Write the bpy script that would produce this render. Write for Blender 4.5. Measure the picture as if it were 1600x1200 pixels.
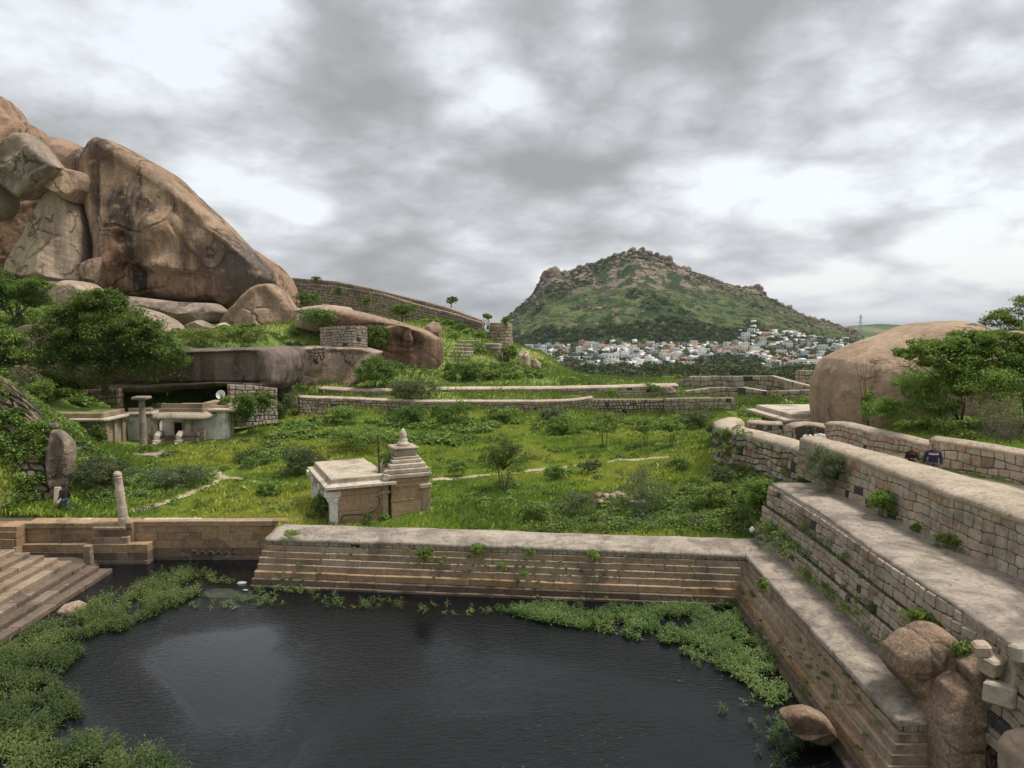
import bpy, math, random
import numpy as np
from mathutils import Vector
R = math.radians
rng = np.random.default_rng(7)
random.seed(7)
scene = bpy.context.scene
for o in list(bpy.data.objects): bpy.data.objects.remove(o, do_unlink=True)

# ------------------------------------------------------------------ camera
FP = 1130.0                       # focal length in photo pixels (1600 px wide)
PITCH = math.atan(90/FP)
CZ = 10.5
cd = bpy.data.cameras.new('camera'); cam = bpy.data.objects.new('camera', cd)
scene.collection.objects.link(cam); scene.camera = cam
cd.sensor_width = 36; cd.lens = 36*FP/1600; cd.clip_start = .1; cd.clip_end = 80000
cam.location = (0, 0, CZ); cam.rotation_euler = (math.pi/2-PITCH, 0, 0)

# ------------------------------------------------------------------ sun, sky, exposure
SUN_EL, SUN_AZ = R(64), R(82)    # azimuth measured clockwise from +Y (view direction)
sd = bpy.data.lights.new('sun', 'SUN'); sun = bpy.data.objects.new('sun', sd)
scene.collection.objects.link(sun)
sd.energy = 2.4; sd.angle = R(12); sd.color = (1, .95, .88)
_d = Vector((math.sin(SUN_AZ)*math.cos(SUN_EL), math.cos(SUN_AZ)*math.cos(SUN_EL), math.sin(SUN_EL)))
sun.rotation_euler = _d.to_track_quat('Z', 'Y').to_euler()
vs = scene.view_settings
vs.view_transform = 'Standard'; vs.look = 'None'; vs.exposure = 0.68; vs.gamma = 1; vs.use_curve_mapping = False

def px_dir(x, y):
    a, b = (x-800)/FP, (600-y)/FP
    c, s = math.cos(PITCH), math.sin(PITCH)
    return np.array([a, c+b*s, -s+b*c])
def atz(x, y, z):                 # ray meets the level z
    d = px_dir(x, y); t = (z-CZ)/d[2]; return np.array([d[0]*t, d[1]*t, z])
def atY(x, y, Y):                 # ray meets the plane at depth Y
    d = px_dir(x, y); t = Y/d[1]; return np.array([d[0]*t, Y, CZ+d[2]*t])

# world
W = bpy.data.worlds.new('World'); scene.world = W; W.use_nodes = True
nt = W.node_tree; nt.nodes.clear()
def N(nt, typ, **kw):
    n = nt.nodes.new(typ)
    for k, v in kw.items():
        if k.startswith('i_'):
            key = k[2:]; key = int(key) if key.isdigit() else key.replace('_', ' ')
            n.inputs[key].default_value = v
        else: setattr(n, k, v)
    return n
def mth(nt, op, a, b=None, c=None, clamp=False):
    n = nt.nodes.new('ShaderNodeMath'); n.operation = op; n.use_clamp = clamp
    for i, v in enumerate((a, b, c)):
        if v is None: continue
        if isinstance(v, (int, float)): n.inputs[i].default_value = v
        else: nt.links.new(v, n.inputs[i])
    return n.outputs[0]
def ramp(nt, fac, stops, interp='LINEAR'):
    n = nt.nodes.new('ShaderNodeValToRGB'); n.color_ramp.interpolation = interp
    el = n.color_ramp.elements
    while len(el) < len(stops): el.new(.5)
    for e, (p, c) in zip(el, stops):
        e.position = p; e.color = (c[0], c[1], c[2], 1) if hasattr(c, '__len__') else (c, c, c, 1)
    nt.links.new(fac, n.inputs[0]); return n.outputs[0]
def mixc(nt, fac, a, b, mode='MIX'):
    n = nt.nodes.new('ShaderNodeMix'); n.data_type = 'RGBA'; n.blend_type = mode
    for i, v in ((0, fac), (6, a), (7, b)):
        if isinstance(v, (int, float)): n.inputs[i].default_value = v
        elif hasattr(v, '__len__'): n.inputs[i].default_value = (v[0], v[1], v[2], 1)
        else: nt.links.new(v, n.inputs[i])
    return n.outputs[2]
def build_world():
    L = nt.links.new
    tc = N(nt, 'ShaderNodeTexCoord')
    sep = N(nt, 'ShaderNodeSeparateXYZ'); L(tc.outputs['Generated'], sep.inputs[0])
    zc = mth(nt, 'ADD', mth(nt, 'MAXIMUM', sep.outputs[2], 0.0), .62)
    cx = mth(nt, 'DIVIDE', sep.outputs[0], zc); cy = mth(nt, 'DIVIDE', sep.outputs[1], zc)
    cb = N(nt, 'ShaderNodeCombineXYZ'); L(sep.outputs[0], cb.inputs[0]); L(sep.outputs[1], cb.inputs[1]); L(mth(nt, 'ADD', mth(nt, 'MULTIPLY', sep.outputs[2], 1.1), mth(nt, 'MULTIPLY', mth(nt, 'LOGARITHM', mth(nt, 'ADD', mth(nt, 'MAXIMUM', sep.outputs[2], 0.0), .12), 2.71828), .30)), cb.inputs[2])
    def noise(scale, det, rough, off, dist=.0):
        m = N(nt, 'ShaderNodeMapping'); m.inputs['Location'].default_value = off; L(cb.outputs[0], m.inputs[0])
        n = N(nt, 'ShaderNodeTexNoise', i_Scale=scale, i_Detail=det, i_Roughness=rough, i_Distortion=dist)
        L(m.outputs[0], n.inputs['Vector']); return n.outputs[0]
    def billow(scale, off, wob):
        m = N(nt, 'ShaderNodeMapping'); m.inputs['Location'].default_value = off; L(cb.outputs[0], m.inputs[0])
        w = N(nt, 'ShaderNodeTexNoise', i_Scale=scale*1.3, i_Detail=4, i_Roughness=.6); L(m.outputs[0], w.inputs['Vector'])
        ad = N(nt, 'ShaderNodeVectorMath', operation='MULTIPLY_ADD'); L(w.outputs['Color'], ad.inputs[0]); ad.inputs[1].default_value = (wob,)*3; L(m.outputs[0], ad.inputs[2])
        vn = N(nt, 'ShaderNodeTexVoronoi', feature='F1', i_Scale=scale); L(ad.outputs[0], vn.inputs['Vector'])
        return mth(nt, 'SUBTRACT', .55, vn.outputs['Distance'])
    n1 = noise(2.2, 3, .5, (3.1, 1.7, 0), .0)
    n2 = noise(4.6, 8, .56, (8.3, -2.2, 4), .1)
    n3 = mth(nt, 'ADD', mth(nt, 'MULTIPLY', billow(5.0, (1.3, 9.2, 2), .2), 1.5), mth(nt, 'MULTIPLY', billow(12., (4.1, .2, 7), .09), .9))
    v = mth(nt, 'ADD', mth(nt, 'MULTIPLY', n1, .75), mth(nt, 'MULTIPLY', n2, 1.12))
    v = mth(nt, 'ADD', v, mth(nt, 'MULTIPLY', n3, .42))        # mean about .98
    # broad cloud banks and breaks in the overcast: centre pixel, width (rad), amount (+ = brighter)
    for (x, y, w, amt) in SPOTS:
        d = px_dir(x, y); d = d/np.linalg.norm(d)
        dn = N(nt, 'ShaderNodeVectorMath', operation='DOT_PRODUCT'); L(tc.outputs['Generated'], dn.inputs[0]); dn.inputs[1].default_value = tuple(d)
        e = mth(nt, 'MULTIPLY', mth(nt, 'SUBTRACT', dn.outputs['Value'], 1.0), 2/(w*w))
        v = mth(nt, 'ADD', v, mth(nt, 'MULTIPLY', mth(nt, 'EXPONENT', e), amt))
    col = ramp(nt, mth(nt, 'MULTIPLY_ADD', v, 1.35, -.70), CLOUD_STOPS)
    sky = N(nt, 'ShaderNodeTexSky', sky_type='NISHITA', sun_disc=False, sun_elevation=SUN_EL, sun_rotation=SUN_AZ)
    sky.air_density = 1.3; sky.dust_density = 2.5
    b1 = N(nt, 'ShaderNodeBackground', i_Strength=.11); L(sky.outputs[0], b1.inputs[0])
    b2 = N(nt, 'ShaderNodeBackground', i_Strength=1.0); L(col, b2.inputs[0])
    fac = ramp(nt, mth(nt, 'MULTIPLY_ADD', v, 1.35, -.70), [(0, 1), (.74, .97), (1, .80)])
    mx = N(nt, 'ShaderNodeMixShader'); L(fac, mx.inputs[0]); L(b1.outputs[0], mx.inputs[1]); L(b2.outputs[0], mx.inputs[2])
    out = N(nt, 'ShaderNodeOutputWorld'); L(mx.outputs[0], out.inputs[0])
SPOTS = [(600, 250, .18, -.10), (1050, 100, .22, -.09), (1350, 90, .22, -.07), (930, 330, .14, -.04), (640, 350, .14, -.06),
         (150, 120, .30, .07), (760, 60, .10, .10), (700, 215, .08, .07), (1100, 350, .09, .16), (1500, 250, .18, .10), (420, 350, .09, .13), (340, 60, .12, .08),
         (850, 400, .10, .05), (1560, 200, .09, .08), (1300, 440, .20, .07), (1550, 470, .2, .05)]
CLOUD_STOPS = [(0, (.235, .24, .25)), (.3, (.29, .297, .31)), (.5, (.355, .365, .382)), (.7, (.44, .452, .475)), (.85, (.53, .545, .565)), (1, (.64, .655, .67))]
build_world()
W.cycles.sampling_method = 'MANUAL'; W.cycles.sample_map_resolution = 256

# ------------------------------------------------------------------ numpy noise
def _hash(i, j, k, seed):
    h = (i*374761393 + j*668265263 + k*2147483647 + seed*974634777) & 0xffffffff
    h = ((h ^ (h >> 13))*1274126177) & 0xffffffff
    return ((h ^ (h >> 16)) & 0xffffff)/float(0xffffff)
def vnoise(P, seed=0):
    P = np.asarray(P, float); F = np.floor(P); I = F.astype(np.int64); f = P-F; f = f*f*f*(f*(f*6-15)+10)
    r = 0
    for a in (0, 1):
        for b in (0, 1):
            for c in (0, 1):
                w = (f[..., 0] if a else 1-f[..., 0])*(f[..., 1] if b else 1-f[..., 1])*(f[..., 2] if c else 1-f[..., 2])
                r = r + w*_hash(I[..., 0]+a, I[..., 1]+b, I[..., 2]+c, seed)
    return r*2-1
def fbm(P, scale=1., oct=4, seed=0, gain=.5, ridged=False):
    P = np.asarray(P, float)*scale; s = 0; a = 1.; t = 0
    for o in range(oct):
        v = vnoise(P+o*17.3, seed+o)
        if ridged: v = 1-2*np.abs(v)
        s = s+a*v; t += a; a *= gain; P = P*2.03
    return s/t
def sstep(a, b, x):
    t = np.clip((x-a)/(b-a), 0, 1); return t*t*(3-2*t)
def inpoly(X, Y, poly):
    X = np.asarray(X); r = np.zeros(X.shape, bool); n = len(poly)
    for i in range(n):
        x1, y1 = poly[i][:2]; x2, y2 = poly[(i+1) % n][:2]
        c = ((y1 > Y) != (y2 > Y)) & (X < (x2-x1)*(Y-y1)/((y2-y1) or 1e-9)+x1)
        r ^= c
    return r

# ------------------------------------------------------------------ materials
MATS = {}
def newmat(name):
    m = bpy.data.materials.new(name); m.use_nodes = True
    nt = m.node_tree; b = nt.nodes['Principled BSDF']; MATS[name] = m
    return m, nt, b
def pos(nt, scale=(1, 1, 1), rot=(0, 0, 0)):
    g = N(nt, 'ShaderNodeNewGeometry'); m = N(nt, 'ShaderNodeMapping'); m.inputs['Scale'].default_value = scale; m.inputs['Rotation'].default_value = rot
    nt.links.new(g.outputs['Position'], m.inputs[0]); return m.outputs[0]
def nz(nt, vec, scale, det=5, rough=.55, dist=0):
    n = N(nt, 'ShaderNodeTexNoise', i_Scale=scale, i_Detail=det, i_Roughness=rough, i_Distortion=dist)
    nt.links.new(vec, n.inputs['Vector']); return n.outputs[0]
def bump(nt, b, h, strength=.5, dist=.02):
    n = N(nt, 'ShaderNodeBump', i_Strength=strength, i_Distance=dist)
    nt.links.new(h, n.inputs['Height']); nt.links.new(n.outputs[0], b.inputs['Normal'])
def attr(nt, name='rnd'):
    a = N(nt, 'ShaderNodeAttribute', attribute_name=name); return a.outputs['Fac']

def rock_mat(name, c1, c2, stain, streak=.5, s=.12, top=None, spk=.25, bmp=.12, zones=(), crack=.75):
    m, nt, b = newmat(name); p = pos(nt)
    big = nz(nt, p, s, 6, .6, .6)
    col = ramp(nt, big, [(.32, c1), (.5, [(a+d)/2 for a, d in zip(c1, c2)]), (.68, c2)])
    st = nz(nt, pos(nt, (1, 1, .12), (0, .12, 0)), s*3.2, 6, .62, .35)
    sm = nz(nt, p, s*.8, 3, .5)
    f = mth(nt, 'MULTIPLY', ramp(nt, st, [(.44, 0), (.56, 1)]), ramp(nt, sm, [(.38, 0), (.54, 1)]))
    col = mixc(nt, mth(nt, 'MULTIPLY', f, streak), col, stain)
    for (zx, zy, zY, rx, ry, zc, amt, stk) in zones:      # patches of stain and differing tone: centre and radii in photo pixels at depth zY
        q = atY(zx, zy, zY); k = zY/FP; mp = N(nt, 'ShaderNodeMapping'); mp.inputs['Location'].default_value = (-q[0]/(rx*k), 0, -q[2]/(ry*k)); mp.inputs['Scale'].default_value = (1/(rx*k), 0, 1/(ry*k))
        nt.links.new(p, mp.inputs[0]); ln = N(nt, 'ShaderNodeVectorMath', operation='LENGTH'); nt.links.new(mp.outputs[0], ln.inputs[0])
        e = mth(nt, 'SUBTRACT', 1.25, mth(nt, 'ADD', ln.outputs['Value'], mth(nt, 'MULTIPLY_ADD', nz(nt, p, s*3, 5, .6), 1.2, -.6)), clamp=True)
        if stk: e = mth(nt, 'MULTIPLY', e, ramp(nt, nz(nt, pos(nt, (1, 1, .09), (0, R(stk), 0)), s*6, 6, .6, .2), [(.42, .1), (.56, 1)]))
        col = mixc(nt, mth(nt, 'MULTIPLY', e, amt, clamp=True), col, zc)
    # weathered skin: small dark lichen spots and pale flakes
    sp = nz(nt, p, s*22, 7, .68)
    col = mixc(nt, mth(nt, 'MULTIPLY', ramp(nt, sp, [(.44, 1), (.56, 0)]), spk), col, [c*.45 for c in c1])
    col = mixc(nt, mth(nt, 'MULTIPLY', ramp(nt, nz(nt, p, s*9, 5, .6), [(.56, 0), (.66, 1)]), .4), col, [min(1, c*1.3) for c in c2])
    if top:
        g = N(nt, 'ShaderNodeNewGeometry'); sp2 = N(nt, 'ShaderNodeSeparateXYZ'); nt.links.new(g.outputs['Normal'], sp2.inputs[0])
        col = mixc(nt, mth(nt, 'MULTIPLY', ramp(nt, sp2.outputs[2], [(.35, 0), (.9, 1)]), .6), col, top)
    wv = N(nt, 'ShaderNodeTexNoise', i_Scale=s*2.2, i_Detail=7, i_Roughness=.62); nt.links.new(p, wv.inputs['Vector'])
    wa = N(nt, 'ShaderNodeVectorMath', operation='MULTIPLY_ADD'); nt.links.new(wv.outputs['Color'], wa.inputs[0]); wa.inputs[1].default_value = (.9/s,)*3; nt.links.new(p, wa.inputs[2])
    vo = N(nt, 'ShaderNodeTexVoronoi', feature='DISTANCE_TO_EDGE', i_Scale=s*.85); nt.links.new(wa.outputs[0], vo.inputs['Vector'])
    ck = mth(nt, 'MULTIPLY', ramp(nt, vo.outputs['Distance'], [(0, 1), (.012, .7), (.022, 0)]), ramp(nt, nz(nt, p, s*1.3, 3), [(.46, 0), (.54, 1)]))
    col = mixc(nt, mth(nt, 'MULTIPLY', ck, crack), col, [c*.3 for c in c1])
    fine = nz(nt, pos(nt, (1, 1, .05), (0, .1, 0)), s*14, 5, .6)
    col = mixc(nt, .35*streak, col, ramp(nt, fine, [(.35, .45), (.55, 1.1)]), 'MULTIPLY')
    fl = nz(nt, p, s*4.5, 3, .5); flk = ramp(nt, fl, [(.40, 0), (.415, .35), (.5, .4), (.51, .7), (.6, .72), (.612, 1)])
    nt.links.new(col, b.inputs['Base Color']); b.inputs['Roughness'].default_value = .93; b.inputs['Specular IOR Level'].default_value = .2
    h = mth(nt, 'SUBTRACT', mth(nt, 'MULTIPLY', flk, .5), mth(nt, 'MULTIPLY', ck, 1.6*crack)); h0 = mth(nt, 'ADD', mth(nt, 'MULTIPLY', nz(nt, p, s*8, 9, .68), 1.0), mth(nt, 'MULTIPLY', st, .5)); h = mth(nt, 'ADD', h, mth(nt, 'MULTIPLY', h0, 1.3))
    bump(nt, b, h, 1, bmp/s*.15)
    return m
rock_mat('rock_tan', (.30, .20, .13), (.41, .295, .205), (.075, .055, .045), .75, .10)
rock_mat('rock_orange', (.29, .175, .11), (.38, .26, .18), (.10, .06, .045), .5, .12)
rock_mat('rock_grey', (.24, .19, .15), (.40, .31, .235), (.06, .05, .045), .6, .12)
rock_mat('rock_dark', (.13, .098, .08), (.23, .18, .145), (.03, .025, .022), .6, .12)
rock_mat('rock_pale', (.39, .29, .205), (.51, .405, .30), (.13, .10, .08), .45, .15)
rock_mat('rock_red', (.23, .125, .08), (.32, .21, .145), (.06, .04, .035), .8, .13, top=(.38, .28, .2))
rock_mat('rock_brown', (.27, .175, .11), (.41, .31, .225), (.12, .08, .055), .5, .5, spk=.5, bmp=.2, crack=.15)
rock_mat('rock_round', (.38, .265, .175), (.45, .33, .23), (.2, .13, .09), .4, .12, bmp=.1)
rock_mat('rock_far', (.27, .195, .145), (.38, .29, .225), (.09, .07, .06), .5, .03, bmp=.6)

rock_mat('rock_huge', (.29, .19, .12), (.41, .295, .205), (.075, .058, .048), .85, .10, zones=[(205, 365, 120, 36, 85, (.045, .035, .032), 1.9, -9), (230, 430, 120, 18, 50, (.035, .028, .026), 1.5, -6), (195, 400, 120, 18, 60, (.34, .17, .09), .5, -5), (365, 415, 115, 65, 60, (.12, .10, .085), 1.2, 0), (290, 455, 115, 50, 32, (.15, .085, .055), .9, 3),
    (345, 350, 118, 10, 8, (.05, .045, .04), 1.4, 0), (290, 400, 118, 18, 50, (.20, .12, .075), .6, 3), (240, 250, 120, 60, 20, (.26, .175, .11), .6, 0)])
rock_mat('rock_ledge', (.34, .255, .18), (.46, .365, .27), (.17, .13, .10), .5, .15, zones=[(448, 575, 91, 20, 50, (.10, .075, .06), 2, 0), (500, 580, 91, 9, 40, (.30, .2, .12), .8, 4), (550, 585, 91, 40, 20, (.32, .22, .14), .7, 6)])
def stone_mat(name, stops, moss=0., bs=.03, dirt=(.09, .075, .06), s=1.):
    m, nt, b = newmat(name); p = pos(nt)
    col = ramp(nt, attr(nt), stops)
    col = mixc(nt, .75, col, ramp(nt, nz(nt, p, 5*s, 8, .7), [(.25, .35), (.5, 1), (.75, 1.35)]), 'MULTIPLY')
    col = mixc(nt, mth(nt, 'MULTIPLY', ramp(nt, nz(nt, p, .7*s, 5, .6), [(.5, 0), (.66, 1)]), .55), col, dirt)
    col = mixc(nt, mth(nt, 'MULTIPLY', ramp(nt, nz(nt, p, 2.1*s, 6, .65), [(.58, 0), (.68, 1)]), .35), col, (.46, .42, .36))
    if moss: col = mixc(nt, mth(nt, 'MULTIPLY', ramp(nt, nz(nt, p, 1.3, 6, .65), [(.52, 0), (.6, 1)]), moss), col, (.09, .12, .035))
    nt.links.new(col, b.inputs['Base Color']); b.inputs['Roughness'].default_value = .95; b.inputs['Specular IOR Level'].default_value = .15
    bump(nt, b, nz(nt, p, 9*s, 8, .7), 1, bs)
    return m
stone_mat('rubble', [(0, (.33, .26, .185)), (.2, (.43, .35, .26)), (.4, (.36, .31, .245)), (.55, (.46, .40, .315)), (.68, (.40, .34, .27)), (.74, (.41, .255, .15)), (.8, (.38, .335, .275)), (.965, (.44, .34, .24)), (.975, (.055, .057, .06)), (1, (.075, .075, .075))])
stone_mat('rubble_far', [(0, (.28, .215, .155)), (.3, (.38, .30, .22)), (.6, (.33, .27, .205)), (.85, (.42, .335, .245)), (1, (.2, .165, .13))], bs=.08, s=.35)
stone_mat('rubble_mossy', [(0, (.20, .15, .105)), (.3, (.27, .2, .14)), (.6, (.22, .18, .135)), (.95, (.27, .18, .115)), (.97, (.06, .06, .06)), (1, (.08, .08, .08))], moss=.5)
stone_mat('granite', [(0, (.27, .195, .13)), (.35, (.36, .27, .185)), (.7, (.32, .25, .175)), (1, (.42, .335, .245))], bs=.02)
stone_mat('granite_wet', [(0, (.125, .09, .066)), (.5, (.17, .125, .092)), (1, (.22, .165, .125))], bs=.02)
stone_mat('stair_stone', [(0, (.19, .135, .09)), (.5, (.25, .185, .125)), (1, (.32, .245, .17))], bs=.02)
stone_mat('granite_ochre', [(0, (.30, .19, .105)), (.5, (.36, .24, .14)), (1, (.37, .265, .165))], bs=.015)
stone_mat('cut_pale', [(0, (.38, .315, .24)), (.5, (.47, .395, .305)), (1, (.52, .45, .355))], bs=.015)
stone_mat('whitewash', [(0, (.64, .61, .55)), (.5, (.72, .69, .62)), (1, (.76, .73, .66))], bs=.01, dirt=(.22, .19, .15))
stone_mat('brick_red', [(0, (.38, .17, .09)), (1, (.45, .24, .13))], bs=.01, s=2)
def coping_mat(name, c1, c2, dark, amt=.6):
    m, nt, b = newmat(name); p = pos(nt)
    col = ramp(nt, nz(nt, p, .9, 7, .62, .3), [(.35, c1), (.65, c2)])
    col = mixc(nt, mth(nt, 'MULTIPLY', ramp(nt, nz(nt, p, .55, 8, .7, .5), [(.46, 0), (.60, 1)]), amt), col, dark)
    col = mixc(nt, .8, col, ramp(nt, nz(nt, p, 7, 9, .8), [(.28, .45), (.5, 1), (.72, 1.3)]), 'MULTIPLY')
    col = mixc(nt, mth(nt, 'MULTIPLY', ramp(nt, nz(nt, p, 3.2, 8, .75), [(.38, 1), (.45, 0)]), .6), col, [c*.7 for c in dark])
    col = mixc(nt, mth(nt, 'MULTIPLY', ramp(nt, nz(nt, p, 1.7, 6, .7), [(.6, 0), (.68, 1)]), .5), col, [min(1, c*1.35) for c in c2])
    nt.links.new(col, b.inputs['Base Color']); b.inputs['Roughness'].default_value = .95; b.inputs['Specular IOR Level'].default_value = .15
    bump(nt, b, nz(nt, p, 5, 10, .78), 1, .09)
coping_mat('coping', (.44, .355, .265), (.56, .46, .35), (.27, .22, .17), .4)
coping_mat('coping_dirty', (.36, .305, .245), (.48, .405, .325), (.16, .135, .11), .7)
def plain(name, c, rough=.9, metal=0):
    m, nt, b = newmat(name); b.inputs['Base Color'].default_value = (*c, 1); b.inputs['Roughness'].default_value = rough; b.inputs['Metallic'].default_value = metal
    p = pos(nt); col = mixc(nt, .5, c, ramp(nt, nz(nt, p, 12, 4), [(.3, .7), (.7, 1.2)]), 'MULTIPLY'); nt.links.new(col, b.inputs['Base Color'])
    return m
plain('mortar', (.085, .068, .05)); plain('painted_void', (.01, .009, .008)); plain('rust', (.07, .035, .022)); plain('cable', (.012, .012, .012))
plain('bark', (.11, .085, .062)); plain('twig', (.22, .185, .15)); plain('white_plastic', (.75, .75, .73), .5); plain('litter', (.36, .40, .40), .5)
plain('soil', (.085, .065, .045)); plain('steel', (.35, .36, .37), .5)
plain('skin', (.22, .11, .065), .6); plain('hair', (.012, .01, .01), .5)
plain('cloth_black', (.012, .012, .014)); plain('cloth_jeans', (.05, .08, .14)); plain('cloth_navy', (.018, .02, .05)); plain('cloth_white', (.72, .73, .74))
plain('cloth_blue', (.09, .22, .5)); plain('cloth_red', (.42, .035, .05)); plain('cloth_grey', (.1, .1, .11)); plain('shoe', (.03, .028, .026))

def leaf_mat(name, stops, trans=.3, rough=.6):
    m, nt, b = newmat(name)
    oi = N(nt, 'ShaderNodeObjectInfo')
    f = mth(nt, 'ADD', mth(nt, 'MULTIPLY', attr(nt), .7), mth(nt, 'MULTIPLY', nz(nt, pos(nt), .5, 3), .3))
    col = ramp(nt, f, stops)
    hs = N(nt, 'ShaderNodeHueSaturation'); nt.links.new(col, hs.inputs['Color'])
    nt.links.new(mth(nt, 'MULTIPLY_ADD', oi.outputs['Random'], .035, .483), hs.inputs['Hue'])
    nt.links.new(mth(nt, 'MULTIPLY_ADD', oi.outputs['Random'], .3, .85), hs.inputs['Value'])
    col = hs.outputs[0]
    nt.links.new(col, b.inputs['Base Color']); b.inputs['Roughness'].default_value = rough; b.inputs['Specular IOR Level'].default_value = .25
    tr = N(nt, 'ShaderNodeBsdfTranslucent'); nt.links.new(mixc(nt, .5, col, (.25, .35, .04)), tr.inputs[0])
    mx = N(nt, 'ShaderNodeMixShader', i_0=trans); nt.links.new(b.outputs[0], mx.inputs[1]); nt.links.new(tr.outputs[0], mx.inputs[2])
    nt.links.new(mx.outputs[0], nt.nodes['Material Output'].inputs[0])
leaf_mat('leaf_dark', [(0, (.045, .08, .02)), (.5, (.105, .17, .038)), (1, (.20, .29, .065))])
leaf_mat('leaf_wood', [(0, (.018, .032, .012)), (.5, (.04, .066, .022)), (1, (.085, .12, .038))], .15)
leaf_mat('leaf_mid', [(0, (.08, .13, .03)), (.5, (.185, .27, .06)), (1, (.33, .42, .10))])
leaf_mat('leaf_light', [(0, (.09, .135, .03)), (.5, (.17, .23, .055)), (1, (.26, .32, .09))])
leaf_mat('leaf_bright', [(0, (.07, .115, .022)), (.5, (.165, .24, .045)), (1, (.29, .37, .08))])
leaf_mat('leaf_grey', [(0, (.06, .08, .04)), (.5, (.115, .14, .07)), (1, (.18, .2, .11))])
leaf_mat('leaf_dry', [(0, (.09, .07, .045)), (.5, (.16, .13, .08)), (1, (.22, .19, .11))], .1)
leaf_mat('leaf_reed', [(0, (.032, .055, .016)), (.45, (.075, .125, .034)), (.8, (.16, .22, .065)), (.92, (.23, .27, .10)), (1, (.24, .16, .09))], .25, .5)
leaf_mat('grass', [(0, (.11, .18, .04)), (.25, (.21, .32, .06)), (.48, (.33, .46, .08)), (.72, (.50, .57, .095)), (1, (.62, .56, .17))])
leaf_mat('grass_dark', [(0, (.09, .14, .035)), (.5, (.18, .25, .06)), (1, (.31, .36, .095))])

def ground_mat():
    m, nt, b = newmat('meadow'); p = pos(nt)
    col = ramp(nt, nz(nt, p, .12, 7, .62, .4), [(.3, (.09, .13, .035)), (.45, (.14, .20, .05)), (.56, (.22, .26, .07)), (.7, (.31, .28, .12))])
    col = mixc(nt, .7, col, ramp(nt, nz(nt, p, 1.6, 8, .7), [(.3, .45), (.5, .95), (.7, 1.3)]), 'MULTIPLY')
    col = mixc(nt, mth(nt, 'MULTIPLY', ramp(nt, nz(nt, p, .33, 6, .65), [(.6, 0), (.7, 1)]), .5), col, (.17, .125, .075))
    # far plain: fields, scrub and bare earth
    g = N(nt, 'ShaderNodeNewGeometry'); sp = N(nt, 'ShaderNodeSeparateXYZ'); nt.links.new(g.outputs['Position'], sp.inputs[0])
    far = ramp(nt, nz(nt, pos(nt, (1, .35, 1)), .004, 8, .65, .5), [(.35, (.035, .06, .025)), (.5, (.085, .12, .04)), (.6, (.16, .17, .08)), (.72, (.25, .2, .13))])
    col = mixc(nt, mth(nt, 'MULTIPLY_ADD', sp.outputs[1], 1/150, -1.6, clamp=True), col, far)
    nt.links.new(col, b.inputs['Base Color']); b.inputs['Roughness'].default_value = 1; b.inputs['Specular IOR Level'].default_value = .05
    bump(nt, b, nz(nt, p, 2.5, 8, .7), 1, .12)
ground_mat()
def hill_mat():
    m, nt, b = newmat('hillside'); p = pos(nt)
    col = ramp(nt, nz(nt, p, .006, 6, .6, .4), [(.32, (.05, .08, .027)), (.5, (.085, .12, .038)), (.66, (.13, .155, .053))])
    col = mixc(nt, ramp(nt, nz(nt, p, .035, 8, .7), [(.47, 0), (.56, 1)]), (.028, .05, .02), col)
    col = mixc(nt, mth(nt, 'MULTIPLY', ramp(nt, nz(nt, p, .05, 8, .72), [(.56, 0), (.62, 1)]), .8), col, (.21, .155, .11))
    sp = N(nt, 'ShaderNodeSeparateXYZ'); g = N(nt, 'ShaderNodeNewGeometry'); nt.links.new(g.outputs['Position'], sp.inputs[0])
    up = mth(nt, 'ADD', mth(nt, 'MULTIPLY_ADD', sp.outputs[2], 1/160, -.25), mth(nt, 'MULTIPLY', nz(nt, p, .012, 5), .9))
    rocky = mixc(nt, ramp(nt, nz(nt, p, .03, 7, .7), [(.49, 0), (.56, 1)]), (.035, .06, .024), (.24, .18, .135))
    col = mixc(nt, ramp(nt, up, [(.62, 0), (.85, 1)]), col, rocky)
    nt.links.new(col, b.inputs['Base Color']); b.inputs['Roughness'].default_value = 1; b.inputs['Specular IOR Level'].default_value = .05
    bump(nt, b, nz(nt, p, .06, 8, .7), 1, 4.0)
hill_mat()
def path_mat():
    m, nt, b = newmat('trodden'); p = pos(nt)
    col = ramp(nt, nz(nt, p, 1.2, 7, .65), [(.3, (.17, .16, .08)), (.45, (.33, .265, .17)), (.6, (.46, .375, .26))])
    nt.links.new(col, b.inputs['Base Color']); b.inputs['Roughness'].default_value = 1
path_mat()
def water_mat():
    m, nt, b = newmat('pond_water')
    b.inputs['Base Color'].default_value = (.0035, .0045, .0055, 1); b.inputs['Roughness'].default_value = .04; b.inputs['IOR'].default_value = 1.42
    w = nz(nt, pos(nt, (1, 2.2, 1), (0, 0, R(-14))), 3.4, 4, .55, .6)
    w2 = nz(nt, pos(nt, (1, 1.4, 1), (0, 0, R(22))), 9, 3, .5, .3)
    cal = ramp(nt, nz(nt, pos(nt), .11, 3, .5, .8), [(.40, .12), (.58, 1)])
    h = mth(nt, 'MULTIPLY', mth(nt, 'ADD', w, mth(nt, 'MULTIPLY', w2, .35)), cal)
    bump(nt, b, h, 1, .046)
water_mat()
def mud_mat():
    m, nt, b = newmat('mud'); p = pos(nt)
    col = ramp(nt, nz(nt, p, 1.1, 8, .7), [(.35, (.012, .013, .008)), (.55, (.035, .04, .018)), (.7, (.07, .065, .035))])
    nt.links.new(col, b.inputs['Base Color']); b.inputs['Roughness'].default_value = .45
    bump(nt, b, nz(nt, p, 4, 6), .6, .03)
mud_mat()

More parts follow.
